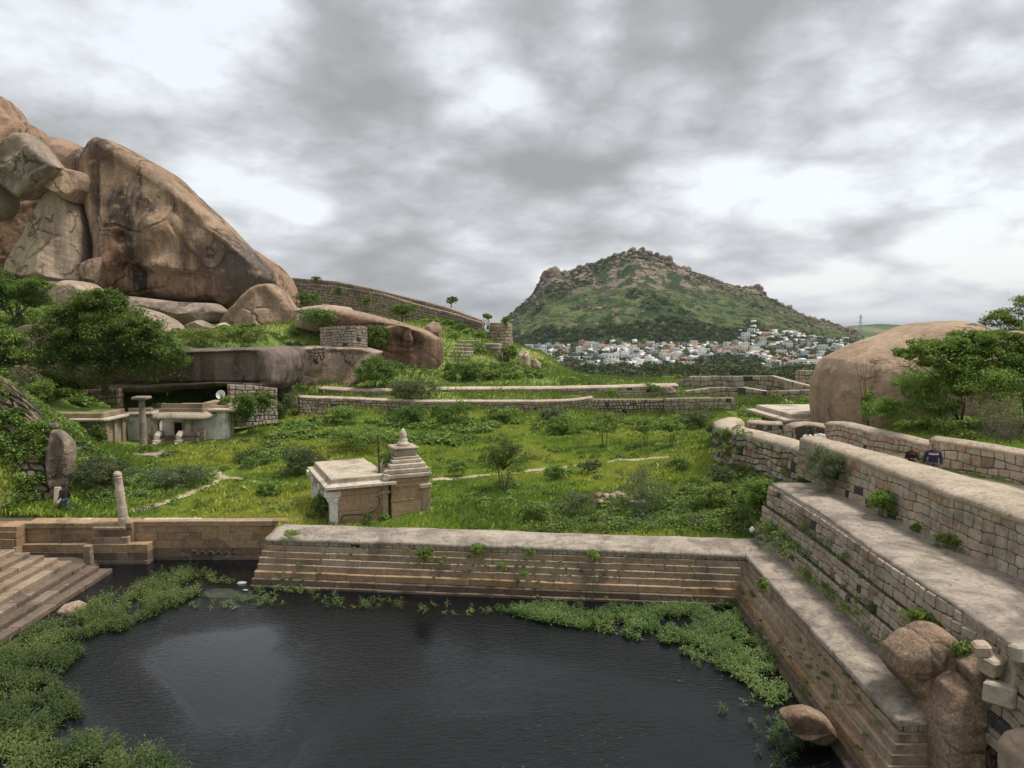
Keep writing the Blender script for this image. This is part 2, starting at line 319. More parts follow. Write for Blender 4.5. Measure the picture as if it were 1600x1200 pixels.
# ------------------------------------------------------------------ object helpers
C = scene.collection
def tag(o, label=None, cat=None, group=None, kind=None):
    if label: o['label'] = label
    if cat: o['category'] = cat
    if group: o['group'] = group
    if kind: o['kind'] = kind
    return o
def empty(name, loc, label, cat, group=None):
    o = bpy.data.objects.new(name, None); C.objects.link(o); o.location = [float(c) for c in loc]; o.empty_display_size = .3
    return tag(o, label, cat, group)
def link(name, me, mat, parent=None, smooth=False):
    if mat: me.materials.append(MATS[mat] if isinstance(mat, str) else mat)
    o = bpy.data.objects.new(name, me); C.objects.link(o)
    if smooth: me.polygons.foreach_set('use_smooth', np.ones(len(me.polygons), bool))
    if parent is not None:
        o.parent = parent; o.location = -Vector(parent.location)
    return o
def npmesh(name, V, Fc, rnd=None):
    """V (n,3); Fc (m,k) int array"""
    V = np.ascontiguousarray(V, dtype=np.float32); Fc = np.ascontiguousarray(Fc, dtype=np.int32); m, k = Fc.shape; assert m == 0 or (Fc.max() < len(V) and Fc.min() >= 0), name
    me = bpy.data.meshes.new(name)
    me.vertices.add(len(V)); me.vertices.foreach_set('co', V.ravel())
    me.loops.add(m*k); me.loops.foreach_set('vertex_index', Fc.ravel())
    me.polygons.add(m); me.polygons.foreach_set('loop_start', np.arange(0, m*k, k, dtype=np.int32))
    me.polygons.foreach_set('loop_total', np.full(m, k, dtype=np.int32))
    me.update(calc_edges=True)
    if rnd is not None:
        a = me.attributes.new('rnd', 'FLOAT', 'FACE'); a.data.foreach_set('value', np.ascontiguousarray(rnd, dtype=np.float32))
    return me
class MB:
    def __init__(s): s.v = []; s.f = []; s.r = []
    def add(s, vs_, fs, r=None):
        n = len(s.v); s.v.extend([tuple(map(float, p)) for p in vs_]); s.f.extend([tuple(n+i for i in q) for q in fs])
        if r is None: r = random.random()
        s.r.extend([r]*len(fs))
    def box(s, c, size, rz=0, r=None, ch=.0, tilt=0):
        """chamfered box; c = centre of the base"""
        sx, sy, sz = size; ch = min(ch, sx*.3, sy*.3, sz*.3)
        out = []
        lv = [(0, ch), (ch, 0), (sz-ch, 0), (sz, ch)] if ch else [(0, 0), (sz, 0)]
        for z, i in lv:
            X, Y = sx/2-i, sy/2-i
            ring = [(-X+ch, -Y), (X-ch, -Y), (X, -Y+ch), (X, Y-ch), (X-ch, Y), (-X+ch, Y), (-X, Y-ch), (-X, -Y+ch)] if ch else [(-X, -Y), (X, -Y), (X, Y), (-X, Y)]
            for (x, y) in ring:
                y2, z2 = y, z
                if tilt: y2 = y*math.cos(tilt)-z*math.sin(tilt); z2 = y*math.sin(tilt)+z*math.cos(tilt)
                out.append((c[0]+x*math.cos(rz)-y2*math.sin(rz), c[1]+x*math.sin(rz)+y2*math.cos(rz), c[2]+z2))
        k = 8 if ch else 4; fs = [tuple(range(k-1, -1, -1)), tuple(range(len(lv)*k-k, len(lv)*k))]
        for l in range(len(lv)-1):
            for i in range(k): fs.append((l*k+i, l*k+(i+1) % k, (l+1)*k+(i+1) % k, (l+1)*k+i))
        s.add(out, fs, r); return s
    def lathe(s, c, prof, n=16, r=None, rz=0, sq=False, tilt=(0, 0)):
        out = []
        for (rad, z) in prof:
            for i in range(n):
                a = 2*math.pi*i/n+rz
                out.append((c[0]+rad*math.cos(a)+tilt[0]*z, c[1]+rad*math.sin(a)+tilt[1]*z, c[2]+z))
        fs = [tuple(range(n-1, -1, -1)), tuple(range((len(prof)-1)*n, len(prof)*n))]
        for l in range(len(prof)-1):
            for i in range(n): fs.append((l*n+i, l*n+(i+1) % n, (l+1)*n+(i+1) % n, (l+1)*n+i))
        s.add(out, fs, r); return s
    def tube(s, pts, rads, n=6, r=None):
        P = [Vector([float(c) for c in p]) for p in pts]; out = []
        if not hasattr(rads, '__len__'): rads = [rads]*len(P)
        for i, p in enumerate(P):
            t = (P[min(i+1, len(P)-1)]-P[max(i-1, 0)]).normalized()
            a = t.cross(Vector((.31, .17, .93)))
            if a.length < 1e-3: a = t.cross(Vector((1, 0, 0)))
            a.normalize(); b = t.cross(a)
            for k in range(n):
                an = 2*math.pi*k/n; out.append(p+(a*math.cos(an)+b*math.sin(an))*rads[i])
        fs = [tuple(range(n)), tuple(range((len(P)-1)*n+n-1, (len(P)-1)*n-1, -1))]
        for l in range(len(P)-1):
            for i in range(n): fs.append((l*n+(i+1) % n, l*n+i, (l+1)*n+i, (l+1)*n+(i+1) % n))
        s.add(out, fs, r); return s
    def build(s, name, mat, parent=None, smooth=False):
        me = bpy.data.meshes.new(name); me.from_pydata(s.v, [], s.f)
        a = me.attributes.new('rnd', 'FLOAT', 'FACE'); a.data.foreach_set('value', np.array(s.r, dtype=np.float32))
        return link(name, me, mat, parent, smooth)
def copy_tree(o, parent=None):
    c = o.copy(); C.objects.link(c); c.parent = parent
    for ch in [x for x in bpy.data.objects if x.parent == o]: copy_tree(ch, c)
    return c

class Path:                       # polyline with arc length, 3-D
    def __init__(s, pts):
        s.p = np.array(pts, float); d = np.linalg.norm(np.diff(s.p[:, :2], axis=0), axis=1); s.s = np.concatenate([[0], np.cumsum(d)]); s.L = s.s[-1]
    def at(s, u): return np.array([np.interp(u, s.s, s.p[:, i]) for i in range(3)])
    def atf(s, f): return s.at(f*s.L)

def masonry(mb, bot, top, row_h=.33, w=(.3, .6), gap=.018, bulge=.05, side=1, wob=.25, seed=0, back=None, corner=.25, rfun=None):
    """individually shaped stones over the strip between polylines bot and top; outward = side * (right of travel)"""
    rr = random.Random(seed); B, T = Path(bot), Path(top); L = B.L
    hts = np.linalg.norm(B.p-T.p, axis=1) if len(B.p) == len(T.p) else np.array([np.linalg.norm(B.atf(.5)-T.atf(.5))])
    H = float(np.mean(hts)); nr = max(1, round(H/row_h))
    ph = [rr.uniform(0, 100) for _ in range(nr+1)]
    def S(u, v, h):
        f = min(max(u/L, 0), 1); a, b = B.atf(f), T.atf(f)
        d = B.atf(min(1, f+.01))-B.atf(max(0, f-.01)); n = np.array([d[1], -d[0], 0]); n = n/(np.linalg.norm(n)+1e-9)*side
        return a+(b-a)*v+n*h
    def vb(r, u):
        if r == 0: return 0
        if r == nr: return 1
        return (r+wob*(math.sin(u*1.3+ph[r])+.6*math.sin(u*3.1+ph[r]*2))*.5)/nr
    for r in range(nr):
        u = -rr.uniform(0, w[0])
        while u < L:
            ww = rr.uniform(*w)*(1 if rr.random() > .12 else 1.5); u1 = u+ww
            a, b = max(u, 0), min(u1, L); u = u1
            if b-a < .06: continue
            j = wob*.12*min(ww, row_h); ja, jb = rr.uniform(-j, j), rr.uniform(-j, j)
            g = gap/2; gv = gap/2/max(H, .01)
            c4 = [(a+g+ja, vb(r, a)+gv), (b-g+jb, vb(r, b)+gv), (b-g-jb, vb(r+1, b)-gv), (a+g-ja, vb(r+1, a)-gv)]
            hb = bulge*rr.uniform(.5, 1.3)
            cu = sum(p[0] for p in c4)/4; cv = sum(p[1] for p in c4)/4
            oct8 = []
            for i in range(4):
                p, q, o = c4[i], c4[(i+1) % 4], c4[i-1]; k = corner*rr.uniform(.3, 1)
                oct8.append((p[0]+(o[0]-p[0])*k*.5, p[1]+(o[1]-p[1])*k*.5)); oct8.append((p[0]+(q[0]-p[0])*k*.5, p[1]+(q[1]-p[1])*k*.5))
            vsx = []
            for sc, h in ((1, -.02), (.985, hb*.55), (.82, hb)):
                for (pu, pv) in oct8:
                    vsx.append(S(cu+(pu-cu)*sc, cv+(pv-cv)*sc, h+(rr.uniform(-.15, .15)*bulge if h > 0 else 0)))
            fs = [tuple(range(16, 24))]
            for l in (0, 1):
                for i in range(8): fs.append((l*8+i, l*8+(i+1) % 8, l*8+8+(i+1) % 8, l*8+8+i))
            if side < 0: fs = [tuple(reversed(q)) for q in fs]
            mb.add(vsx, fs, rfun(a/L, r/nr, rr) if rfun else rr.random())
    if back is not None:
        n = max(2, int(L/1.5)+1); vv = []; ff = []
        for i in range(n):
            vv += [S(L*i/(n-1), 0, 0), S(L*i/(n-1), 1, 0)]
        for i in range(n-1): ff.append((2*i, 2*i+2, 2*i+3, 2*i+1))
        if side < 0: ff = [tuple(reversed(q)) for q in ff]
        back.add(vv, ff)
def courses(mb, path, zs, offs, depth, w=(1., 2.4), side=1, seed=0, gap=.012, ch=.02, trim=None, rfun=None):
    """courses of long dressed blocks following a path; zs: levels bottom to top, offs: outward offset of each course"""
    rr = random.Random(seed); P = Path(path)
    def pt(u, off, z):
        f = min(max(u/P.L, 0), 1); a = P.atf(f)
        i = min(np.searchsorted(P.s, f*P.L, side='right')-1, len(P.s)-2); i = max(i, 0)
        d = P.p[i+1]-P.p[i]; n = np.array([d[1], -d[0]]); n = n/np.linalg.norm(n)*side
        return (a[0]+n[0]*off, a[1]+n[1]*off, a[2]*0+z)
    for c in range(len(zs)-1):
        z0, z1 = zs[c]+gap/2, zs[c+1]-gap/2; o = offs[c]; u = -rr.uniform(0, w[0])
        lim0, lim1 = trim(c) if trim else (0, P.L)
        while u < lim1:
            ww = rr.uniform(*w)*(1 if rr.random() > .15 else .35); a, b = max(u, lim0)+gap/2, min(u+ww, lim1)-gap/2; u += ww
            if b-a < .1: continue
            oo = o+rr.uniform(-.015, .03); zj = rr.uniform(-.012, .012); zk = rr.uniform(-.012, .012)
            prof = [(oo, z0), (oo, z1-ch), (oo-ch, z1), (oo-depth, z1), (oo-depth, z0)]
            vsx = []
            for k, uu in enumerate((a, a+ch, b-ch, b)):
                e = ch if k in (0, 3) else 0; dz = zj+(zk-zj)*(uu-a)/(b-a)
                for (q, z) in prof:
                    vsx.append(pt(uu, q-(e if q > oo-depth/2 else 0), z+dz-(e if z > (z0+z1)/2 else 0)))
            fs = [(4, 3, 2, 1, 0), (15, 16, 17, 18, 19)]
            for l in range(3):
                for i in range(5): fs.append((l*5+i, l*5+(i+1) % 5, l*5+5+(i+1) % 5, l*5+5+i))
            if side > 0: fs = [tuple(reversed(q)) for q in fs]
            mb.add(vsx, fs, rfun(c, rr) if rfun else rr.random())
def sweep(name, path, prof, mat, parent=None, step=.4, amp=.03, seed=0, side=1, ends=True, wfun=None, ns=.9):
    """smooth profile (offset, height) swept along a 3-D path: copings, kerbs, paths"""
    P = Path(path); n = max(2, int(P.L/step)+1); V = []; k = len(prof)
    for i in range(n):
        f = i/(n-1); a = P.atf(f); d = P.atf(min(1, f+.03))-P.atf(max(0, f-.03)); nn = np.array([d[1], -d[0], 0]); nn = nn/np.linalg.norm(nn)*side
        w = wfun(f) if wfun else 1
        for (o, h) in prof: V.append(a+nn*o*w+np.array([0, 0, h]))
    V = np.array(V); V += np.stack([fbm(V+s*31, ns, 3, seed+s) for s in range(3)], 1)*amp
    F = []
    for i in range(n-1):
        for j in range(k-1): F.append((i*k+j, i*k+j+1, (i+1)*k+j+1, (i+1)*k+j))
    if side < 0: F = [tuple(reversed(q)) for q in F]
    if ends: F += [tuple(range(k-1, -1, -1)), tuple(range((n-1)*k, n*k))] if side > 0 else [tuple(range(k)), tuple(range(n*k-1, (n-1)*k-1, -1))]
    me = bpy.data.meshes.new(name); me.from_pydata([tuple(map(float, v)) for v in V], [], F)
    me.attributes.new('rnd', 'FLOAT', 'FACE')
    return link(name, me, mat, parent, True)
# ------------------------------------------------------------------ terrain
def cp(x, y, Y): p = atY(x, y, Y); return (p[0], p[1], p[2])
CTRL = [(-28, 38, 0), (-22, 40, 0), (-10, 38, 0), (0, 38, 0), (8, 37, .1), (-28, 48, .3), (-18, 50, 0), (-5, 50, 0), (5, 50, 0), (9, 44, .3), (-12, 62, .2), (0, 62, 0), (10, 60, .2), (-20, 62, .5), (-28, 62, .1),
        (-5, 76, .2), (8, 76, .1), (17, 74, .5), (-16, 76, .6), (-22, 66, .5), (-30, 64, .0), (-30, 74, .3), (-22, 78, .6), (-22, 79.5, .6),
        (12.4, 38, .6), (13.5, 38.5, 1.4), (15, 37.5, 2.4), (12, 45, 1.0), (13.5, 46, 2.2), (13, 55, 1.0), (17, 60, 1.2), (15, 52, 2.2), (17, 47, 2.8), (19, 45, 2.7), (20, 51, 2.2), (22, 60, 1.8), (17, 41, 2.95), (18.5, 41, 2.95),
        (18, 30, 3.7), (18.5, 22, 3.7), (21.5, 42, 4.2), (22, 36, 4.6), (24, 33, 4.6), (28, 38, 4.9), (34, 42, 5.2), (40, 60, 4.5), (26, 50, 4.0), (60, 60, 3), (35, 25, 5),
        (-22, 81.5, -.2), (-12, 82, -.3), (0, 82, -.3), (12, 82, -.1), (19, 81, 0), (-20, 85, 2.2), (-10, 85, 2.2), (0, 85, 2.0), (10, 85, 1.7), (20, 84, 1.2), (25, 84, 1.0), (32, 84, 1.5), (-10, 90, 3), (0, 92, 2.6), (12, 92, 1.8), (25, 93, 1.6), (38, 92, 2), (30, 108, 2), (45, 110, 1),
        cp(850, 590, 112), cp(830, 565, 130), cp(800, 575, 118), (8, 100, 2.8), (0, 100, 4),
        cp(740, 600, 98), cp(740, 545, 116), cp(705, 500, 136), cp(700, 560, 110), cp(780, 545, 128), cp(800, 535, 142),
        cp(470, 475, 150), cp(540, 480, 145), cp(600, 492, 138), cp(650, 505, 132), cp(600, 475, 168), cp(465, 458, 172), cp(700, 497, 160), cp(770, 526, 150),
        cp(500, 530, 104), cp(480, 505, 109), cp(420, 520, 98), cp(330, 540, 93), cp(300, 522, 104), cp(240, 518, 104), cp(430, 524, 104), cp(560, 500, 115),
        (-50, 76, 7), (-38, 61, 1.3), (-43.5, 62, 2), (-33, 60, .1), (-36, 66, .1), (-40, 70, 1.0), (-36, 72, .8), (-30, 79, .6), (-40, 78, .8), (-52, 66, 7.5), (-54, 84, 9), (-44, 94, 9.4), (-36, 94, 8.5), (-60, 100, 12), (-75, 120, 14.5), (-50, 118, 11), (-70, 80, 12), (-60, 55, 11), cp(200, 545, 86.5), cp(300, 548, 86), (-28, 90, 2.0), (-22, 91, 2.2), (-18, 91.5, 2.4), (-30, 86, 1.5), (-14, 94, 3), cp(450, 546, 101), cp(560, 548, 103),
        (-31, 56, .4), (-38, 52, 7.0), (-32, 46, 6.0), (-36, 42, 9.5), (-29.5, 42, 4.5), (-27.2, 41.5, 1.2), (-26, 39, .1), (-31, 37.5, 2.5), (-36, 36, 6), (-45, 40, 12), (-40, 30, 4), (-29, 30, .2), (-27, 22, 0), (-30, 15, 2),
        (-60, 150, 15.5), (-20, 150, 12.5), (-100, 100, 15), (-110, 60, 14)]
_cp = np.array(CTRL); _n = len(_cp)
_A = np.zeros((_n+1, _n+1)); _A[:_n, :_n] = np.linalg.norm(_cp[:, None, :2]-_cp[None, :, :2], axis=2)+np.eye(_n)*-.3
_A[:_n, _n] = 1; _A[_n, :_n] = 1
_w = np.linalg.solve(_A, np.append(_cp[:, 2], 0))
def farg(X, Y):
    z = -50+6*fbm(np.stack([X, Y, X*0], -1), 1/260, 3, 5)*sstep(150, 700, Y)
    z = z+27*np.exp(-((Y-430)/210.)**2)*sstep(2500, 1500, np.abs(X))
    k = np.exp(-((X-400)/900.)**2)*sstep(800, 1350, Y)*sstep(2600, 1900, Y)
    z = z+k*32
    # low green hills far off to the right
    z = z+76*np.exp(-((X-2200)/420.)**2-((Y-4300)/600.)**2)+48*np.exp(-((X-2900)/700.)**2-((Y-5400)/700.)**2)
    return z*(1)-10*sstep(2500, 9000, np.abs(Y))
def tank_mask(X, Y):              # 1 inside the pond basin
    yb = np.where(X < -12.6, 38.2, 34.6+(X+12)*-.11)
    xl = np.where(Y > 26, -29., -29.)
    return (X > xl) & (X < 10.9) & (Y < yb+.9) & (Y > 5)
def H(X, Y, basin=True):
    X = np.asarray(X, float); Y = np.asarray(Y, float); sh = X.shape; x = X.ravel(); y = Y.ravel()
    z = np.zeros(x.shape); near = (y > -60) & (y < 420) & (np.abs(x) < 330)
    xs, ys = x[near], y[near]
    for i in range(0, len(xs), 20000):
        a, b = xs[i:i+20000], ys[i:i+20000]
        d = np.sqrt((a[:, None]-_cp[None, :, 0])**2+(b[:, None]-_cp[None, :, 1])**2)
        zz = d@_w[:_n]+_w[_n]
        P = np.stack([a, b, a*0], -1)
        zz = zz+.28*fbm(P, .22, 4, 3)+.12*fbm(P, .9, 3, 9)+.9*fbm(P, .05, 3, 19)*sstep(80, 110, b)
        z[np.flatnonzero(near)[i:i+20000]] = zz
    yw = 37.5-(x+12)*.113; yw = np.where(x < -12.4, 38.3, yw); z = np.where((x < 12.2) & (x > -28) & (y < 45), np.minimum(z, .02+.22*np.maximum(y-yw, 0)), z)
    # the terrace side, right of the pond
    m = sstep(10.2, 10.7, x)*sstep(36.5, 34.5, y)*sstep(6, 9, y)
    xw = np.where(y < 34.4, (34.4-y)*.48, (34.4-y)*.17); xq = np.where(x > 17, x-xw*sstep(17, 20, x), x)
    t = np.select([x < 12.6, x < 13.2, x < 15.4, x < 16.2, xq < 20.5, xq < 21.2], [0*x-.1, -.1+(x-12.6)/.6*2.6, 0*x+2.5, 2.5+(x-15.4)/.8*1.1, 3.2+.45*sstep(28, 31, y), 3.65+(xq-20.5)*1.36], 4.6+.05*(x-20.6))
    t = np.where((y < 18.2) & (x < 16.5), np.minimum(t, -1.6), t)
    z = z*(1-m)+t*m
    cam = sstep(5.5, 2, np.hypot(x, y)); z = z*(1-cam)+8.4*cam
    f = farg(x, y)
    drop = np.maximum(sstep(135, 260, y-.35*np.minimum(x, 0)), sstep(60, 240, x)); drop = np.maximum(drop, sstep(-180, -320, x)); drop = np.maximum(drop, sstep(-10, -60, y))
    drop = np.maximum(drop, sstep(112, 190, y)*sstep(0, 35, x))
    z = z*(1-drop)+f*drop
    if basin: z = np.where(tank_mask(x, y), np.minimum(z, -3.1), z)
    return z.reshape(sh)
def hit(x, y, t0=20., t1=400.):
    d = px_dir(x, y); t = np.linspace(t0, t1, 2400); z = H(d[0]*t, d[1]*t); k = np.flatnonzero(CZ+d[2]*t <= z)
    if len(k) == 0: return None
    tt = t[k[0]]; return np.array([d[0]*tt, d[1]*tt, float(z[k[0]])])
def axis(lo, hi, fine0, fine1, step, g=1.09):
    a = list(np.arange(fine0, fine1+1e-6, step)); s = step; v = fine1
    while v < hi: s *= g; v += s; a.append(min(v, hi))
    s = step; v = fine0; b = []
    while v > lo: s *= g; v -= s; b.append(max(v, lo))
    return np.array(b[::-1]+a)
def grid_mesh(name, xs, ys, zf, mat, smooth=True):
    X, Y = np.meshgrid(xs, ys); Z = zf(X, Y); V = np.stack([X.ravel(), Y.ravel(), Z.ravel()], 1)
    nx, ny = len(xs), len(ys); i = np.arange((nx-1)*(ny-1)); r, c = i//(nx-1), i % (nx-1); a = r*nx+c
    return link(name, npmesh(name, V, np.stack([a, a+1, a+nx+1, a+nx], 1)), mat, None, smooth)
XS = axis(-40000, 40000, -55, 48, .5, 1.08); YS = axis(-300, 60000, 8, 120, .5, 1.06)
tag(grid_mesh('ground', XS, YS, H, 'meadow'), kind='structure')
tag(grid_mesh('water', np.linspace(-30, 13, 3), np.linspace(3, 41, 3), lambda X, Y: X*0-2.0, 'pond_water'), kind='structure')

# ------------------------------------------------------------------ boulders
def inflate(outl, Y, T, seed, amp=.05, facets=10, M=150, K=34, e1=.62, e2=.9, bumps=(), back=1., ecut=.78, lean=0., rough=1., sm=1, cuts=(), flake=.5, cells=0, cella=1.):
    """outl: photo pixels of the outline at depth Y; T: half thickness front; returns V, F in world space"""
    P = np.array([atY(x, y, Y)[[0, 2]] for x, y in outl]); Q = np.vstack([P, P[:1]])
    # round the corners a little, then resample evenly
    s = np.concatenate([[0], np.cumsum(np.linalg.norm(np.diff(Q, axis=0), axis=1))]); u = np.linspace(0, s[-1], M+1)[:-1]
    R_ = np.stack([np.interp(u, s, Q[:, 0]), np.interp(u, s, Q[:, 1])], 1)
    for _ in range(sm): R_ = R_*.5+.25*(np.roll(R_, 1, 0)+np.roll(R_, -1, 0))
    c = np.array([(R_[:, 0].min()+R_[:, 0].max())/2, (R_[:, 1].min()+R_[:, 1].max())/2])*.5+R_.mean(0)*.5
    size = np.sqrt(abs(np.ptp(R_[:, 0])*np.ptp(R_[:, 1])))
    rings = []; ks = []
    for k in list(range(K, 0, -1)): rings.append((k/K, -1))
    for k in range(0, K//2+1): rings.append((k/(K//2), 1))
    V = []; edge = []
    for (f, sg) in rings:
        ph = f*math.pi/2*.985; sc = max(math.cos(ph), 0)**e1; d = math.sin(ph)**e2*T*(1 if sg < 0 else back)
        q = c+(R_-c)*sc
        V.append(np.stack([q[:, 0], np.full(M, Y+sg*d)+lean*(q[:, 1]-c[1]), q[:, 1]], 1)); edge.append(np.full(M, 1-sc if sg < 0 else .0))
    V = np.concatenate(V); E = np.concatenate(edge)
    c3 = np.array([c[0], Y, c[1]]); rel = V-c3
    rr = np.random.default_rng(seed)
    for i in range(facets):
        n = rr.normal(size=3)*np.array([1, 1, .8]); n[1] = -abs(n[1])-.25; n /= np.linalg.norm(n)
        dd = rel@n; lim = np.max(dd)*rr.uniform(ecut, .95); over = np.maximum(dd-lim, 0)
        rel = rel-n*(over*.9)[:, None]*np.clip(E*6+.15, 0, 1)[:, None]
    for (nx_, ny_, nz_, fr_) in cuts:           # chosen flat faces
        n = np.array([nx_, ny_, nz_], float); n /= np.linalg.norm(n); dd = rel@n; over = np.maximum(dd-np.max(dd)*fr_, 0)
        rel = rel-n*(over*.94)[:, None]*np.clip(E*6+.1, 0, 1)[:, None]
    L = np.linalg.norm(rel, axis=1, keepdims=True)+1e-6; nd = rel/L
    w = (.35+.65*np.clip(E*4, 0, 1))
    disp = amp*size*(.6*fbm(rel/size*2.2+seed, 1, 3, seed)+.4*fbm(rel/size*2.0+seed, 1, 4, seed+3, ridged=True)*rough+.25*fbm(rel/size*11, 1, 4, seed+7))
    q_ = fbm(rel/size*3.1+seed*2, 1, 4, seed+11)*3.2; st_ = np.floor(q_)+sstep(.8, 1, q_-np.floor(q_))     # exfoliated sheets: small sharp steps
    disp = disp+flake*amp*size*.28*(st_-q_*.6)
    if cells:                                   # blocks split by joints: each stands a little proud or back, with a groove between
        sd_ = rr.normal(size=(cells, 3)); sd_[:, 1] = -np.abs(sd_[:, 1]); sd_ = sd_/np.linalg.norm(sd_, axis=1, keepdims=True)*np.array([np.ptp(rel[:, 0])/2, T, np.ptp(rel[:, 2])/2])*.85
        wp = rel+size*.07*np.stack([fbm(rel/size*4+k*9, 1, 3, seed+k) for k in range(3)], 1)
        dd = np.sqrt(((wp[:, None, :]-sd_[None])**2).sum(2)); o2 = np.sort(dd, axis=1); e = (o2[:, 1]-o2[:, 0])/size; ci = dd.argmin(1)
        st2 = rr.uniform(-1, 1, cells)[ci]*sstep(0, .035, e); tl = (np.einsum('ij,ij->i', rel-sd_[ci], rr.normal(size=(cells, 3))[ci])/size)
        disp = disp+amp*size*cella*(.55*st2+.5*np.clip(tl, -1, 1)*sstep(0, .06, e)-.8*np.exp(-(e/.012)**2))
    rel = rel+nd*(disp*w)[:, None]
    V = rel+c3
    for (bx, by, br, ba) in bumps:          # local swellings and hollows of the front face
        q = atY(bx, by, Y); r2 = ((V[:, 0]-q[0])**2+(V[:, 2]-q[2])**2)/((br*Y/FP)**2)
        V[:, 1] -= ba*np.exp(-r2)*(rel[:, 1] < 0)
    n = len(rings); F = []
    for i in range(n-1):
        for j in range(M): F.append((i*M+j, i*M+(j+1) % M, (i+1)*M+(j+1) % M, (i+1)*M+j))
    F.append(tuple(range(M))[::-1]); F.append(tuple((n-1)*M+j for j in range(M)))
    # orientation: outline may be given either way round
    area = sum(R_[i, 0]*R_[(i+1) % M, 1]-R_[(i+1) % M, 0]*R_[i, 1] for i in range(M))
    if area > 0: F = [tuple(reversed(q)) for q in F]
    return V, F
def boulder(label, outl, Y, T, mat, seed=1, name='boulder', cat='boulder', group=None, **kw):
    V, F = inflate(outl, Y, T, seed, **kw)
    base = np.array([V[:, 0].mean(), Y, V[:, 2].min()])
    me = bpy.data.meshes.new(name); me.from_pydata([tuple(map(float, v-base)) for v in V], [], F)
    o = link(name, me, mat, None, True); o.location = [float(b) for b in base]
    return tag(o, label, cat, group)

# ------------------------------------------------------------------ foliage
def leaf_quads(Cn, size, r, tone, long=1.7, up=.35, dirs=None):
    n = len(Cn); a = r.normal(size=(n, 3)); a[:, 2] *= .6
    if dirs is not None: a = dirs+a*.35
    a /= np.linalg.norm(a, axis=1, keepdims=True)+1e-9
    nn = r.normal(size=(n, 3)); nn[:, 2] += up*3; b = np.cross(nn, a); b /= np.linalg.norm(b, axis=1, keepdims=True)+1e-9
    s = (size*r.uniform(.6, 1.3, n))[:, None]
    V = np.stack([Cn-a*s*long*.5, Cn+b*s*.45, Cn+a*s*long*.5, Cn-b*s*.45], 1).reshape(-1, 3)
    F = np.arange(4*n).reshape(n, 4)
    return V, F, tone
def crown_pts(lobes, n, r, clump=.28, fill=.25, kcl=26):
    """leaf centres in clumps spread over the shells of ellipsoid lobes"""
    P = []; T = []
    vol = np.array([l[3]*l[4]*l[5] for l in lobes])**(2/3); vol = vol/vol.sum()
    for l, f in zip(lobes, vol):
        c = np.array(l[:3]); rad = np.array(l[3:6]); m = int(n*f)
        k = max(6, int(kcl*(1 if len(lobes) < 4 else .6))); d = r.normal(size=(k, 3)); d[:, 2] = np.where(d[:, 2] < -.5, -d[:, 2], d[:, 2]); d /= np.linalg.norm(d, axis=1, keepdims=True)
        rr_ = r.uniform(.5, 1.02, k)**.7; cc = c+d*rad*rr_[:, None]; ct = r.uniform(0, 1, k)
        idx = r.integers(0, k, m); q = r.normal(size=(m, 3)); q /= np.linalg.norm(q, axis=1, keepdims=True); q *= (r.uniform(0, 1, (m, 1))**.45)
        cr = clump*rad*r.uniform(.7, 1.3, (k, 1))[idx]
        p = cc[idx]+q*cr*np.array([1.15, 1.15, .8]); t = ct[idx]*.5+r.uniform(0, .5, m)
        j = r.uniform(size=m) < fill*.4; p[j] = c+r.normal(size=(j.sum(), 3))*rad*.42
        P.append(p); T.append(t)
    return np.concatenate(P), np.concatenate(T)
def plant(name, label, cat, base, lobes, n, leaf, mat, seed, group=None, stems=3, stem_r=.04, bark='bark', clump=.28, fill=.25, long=1.7, trunk=None, kcl=26, part='foliage', up=.35):
    """root empty > foliage, trunk / stem; lobes are relative to the base"""
    r = np.random.default_rng(seed); rr = random.Random(seed)
    root = empty(name, base, label, cat, group)
    P, T = crown_pts(lobes, n, r, clump, fill, kcl); V, F, T = leaf_quads(P, leaf, r, T, long, up)
    o = link(part, npmesh(part, V, F, T), mat, root); o.location = (0, 0, 0)
    if trunk:                                       # (height to first fork, radius, lean x)
        mb = MB(); h, tr, lx = trunk; fork = Vector((lx, 0, h))
        mb.tube([(0, 0, -.3), (lx*.2, 0, h*.35), (lx*.6, .02, h*.7), fork], [tr*1.35, tr, tr*.85, tr*.75], 8)
        if tr < .13:                                # slender trees fork from the ground into several stems
            mb = MB()
            for i in range(4):
                a = i*1.7+rr.random(); q0 = Vector((math.cos(a)*tr*1.2, math.sin(a)*tr*1.2, -.2)); q1 = Vector((math.cos(a)*tr*4+lx, math.sin(a)*tr*4, h*.9)); mb.tube([q0, q0.lerp(q1, .5)+Vector((rr.uniform(-.1, .1), 0, 0)), q1], [tr*.6, tr*.45, tr*.35], 5)
        for i in range(min(12, 3+len(lobes)*2)):
            l = lobes[i % len(lobes)]; e = Vector((l[0]+rr.uniform(-.6, .6)*l[3], l[1]+rr.uniform(-.6, .6)*l[4], l[2]+rr.uniform(-.3, .6)*l[5])); mdl = fork.lerp(e, .5)+Vector((rr.uniform(-.1, .1), rr.uniform(-.1, .1), .12))*l[5]
            mb.tube([fork, mdl, e], [tr*.5, tr*.3, tr*.1], 5)
        q = mb.build('trunk', bark, root, True); q.location = (0, 0, 0)
    elif stems:
        mb = MB()
        for i in range(stems):
            l = rr.choice(lobes); e = Vector((l[0]+rr.uniform(-.75, .75)*l[3], l[1]+rr.uniform(-.75, .75)*l[4], l[2]+rr.uniform(0, .8)*l[5])); b0 = Vector((l[0]*.5+rr.uniform(-.12, .12)*l[3], l[1]*.5+rr.uniform(-.1, .1)*l[4], -.1))
            mb.tube([b0, b0.lerp(e, .5)+Vector((rr.uniform(-.1, .1)*l[3], 0, .08*l[5])), e], [stem_r, stem_r*.7, stem_r*.25], 4)
        q = mb.build('stem', bark, root); q.location = (0, 0, 0)
    return root
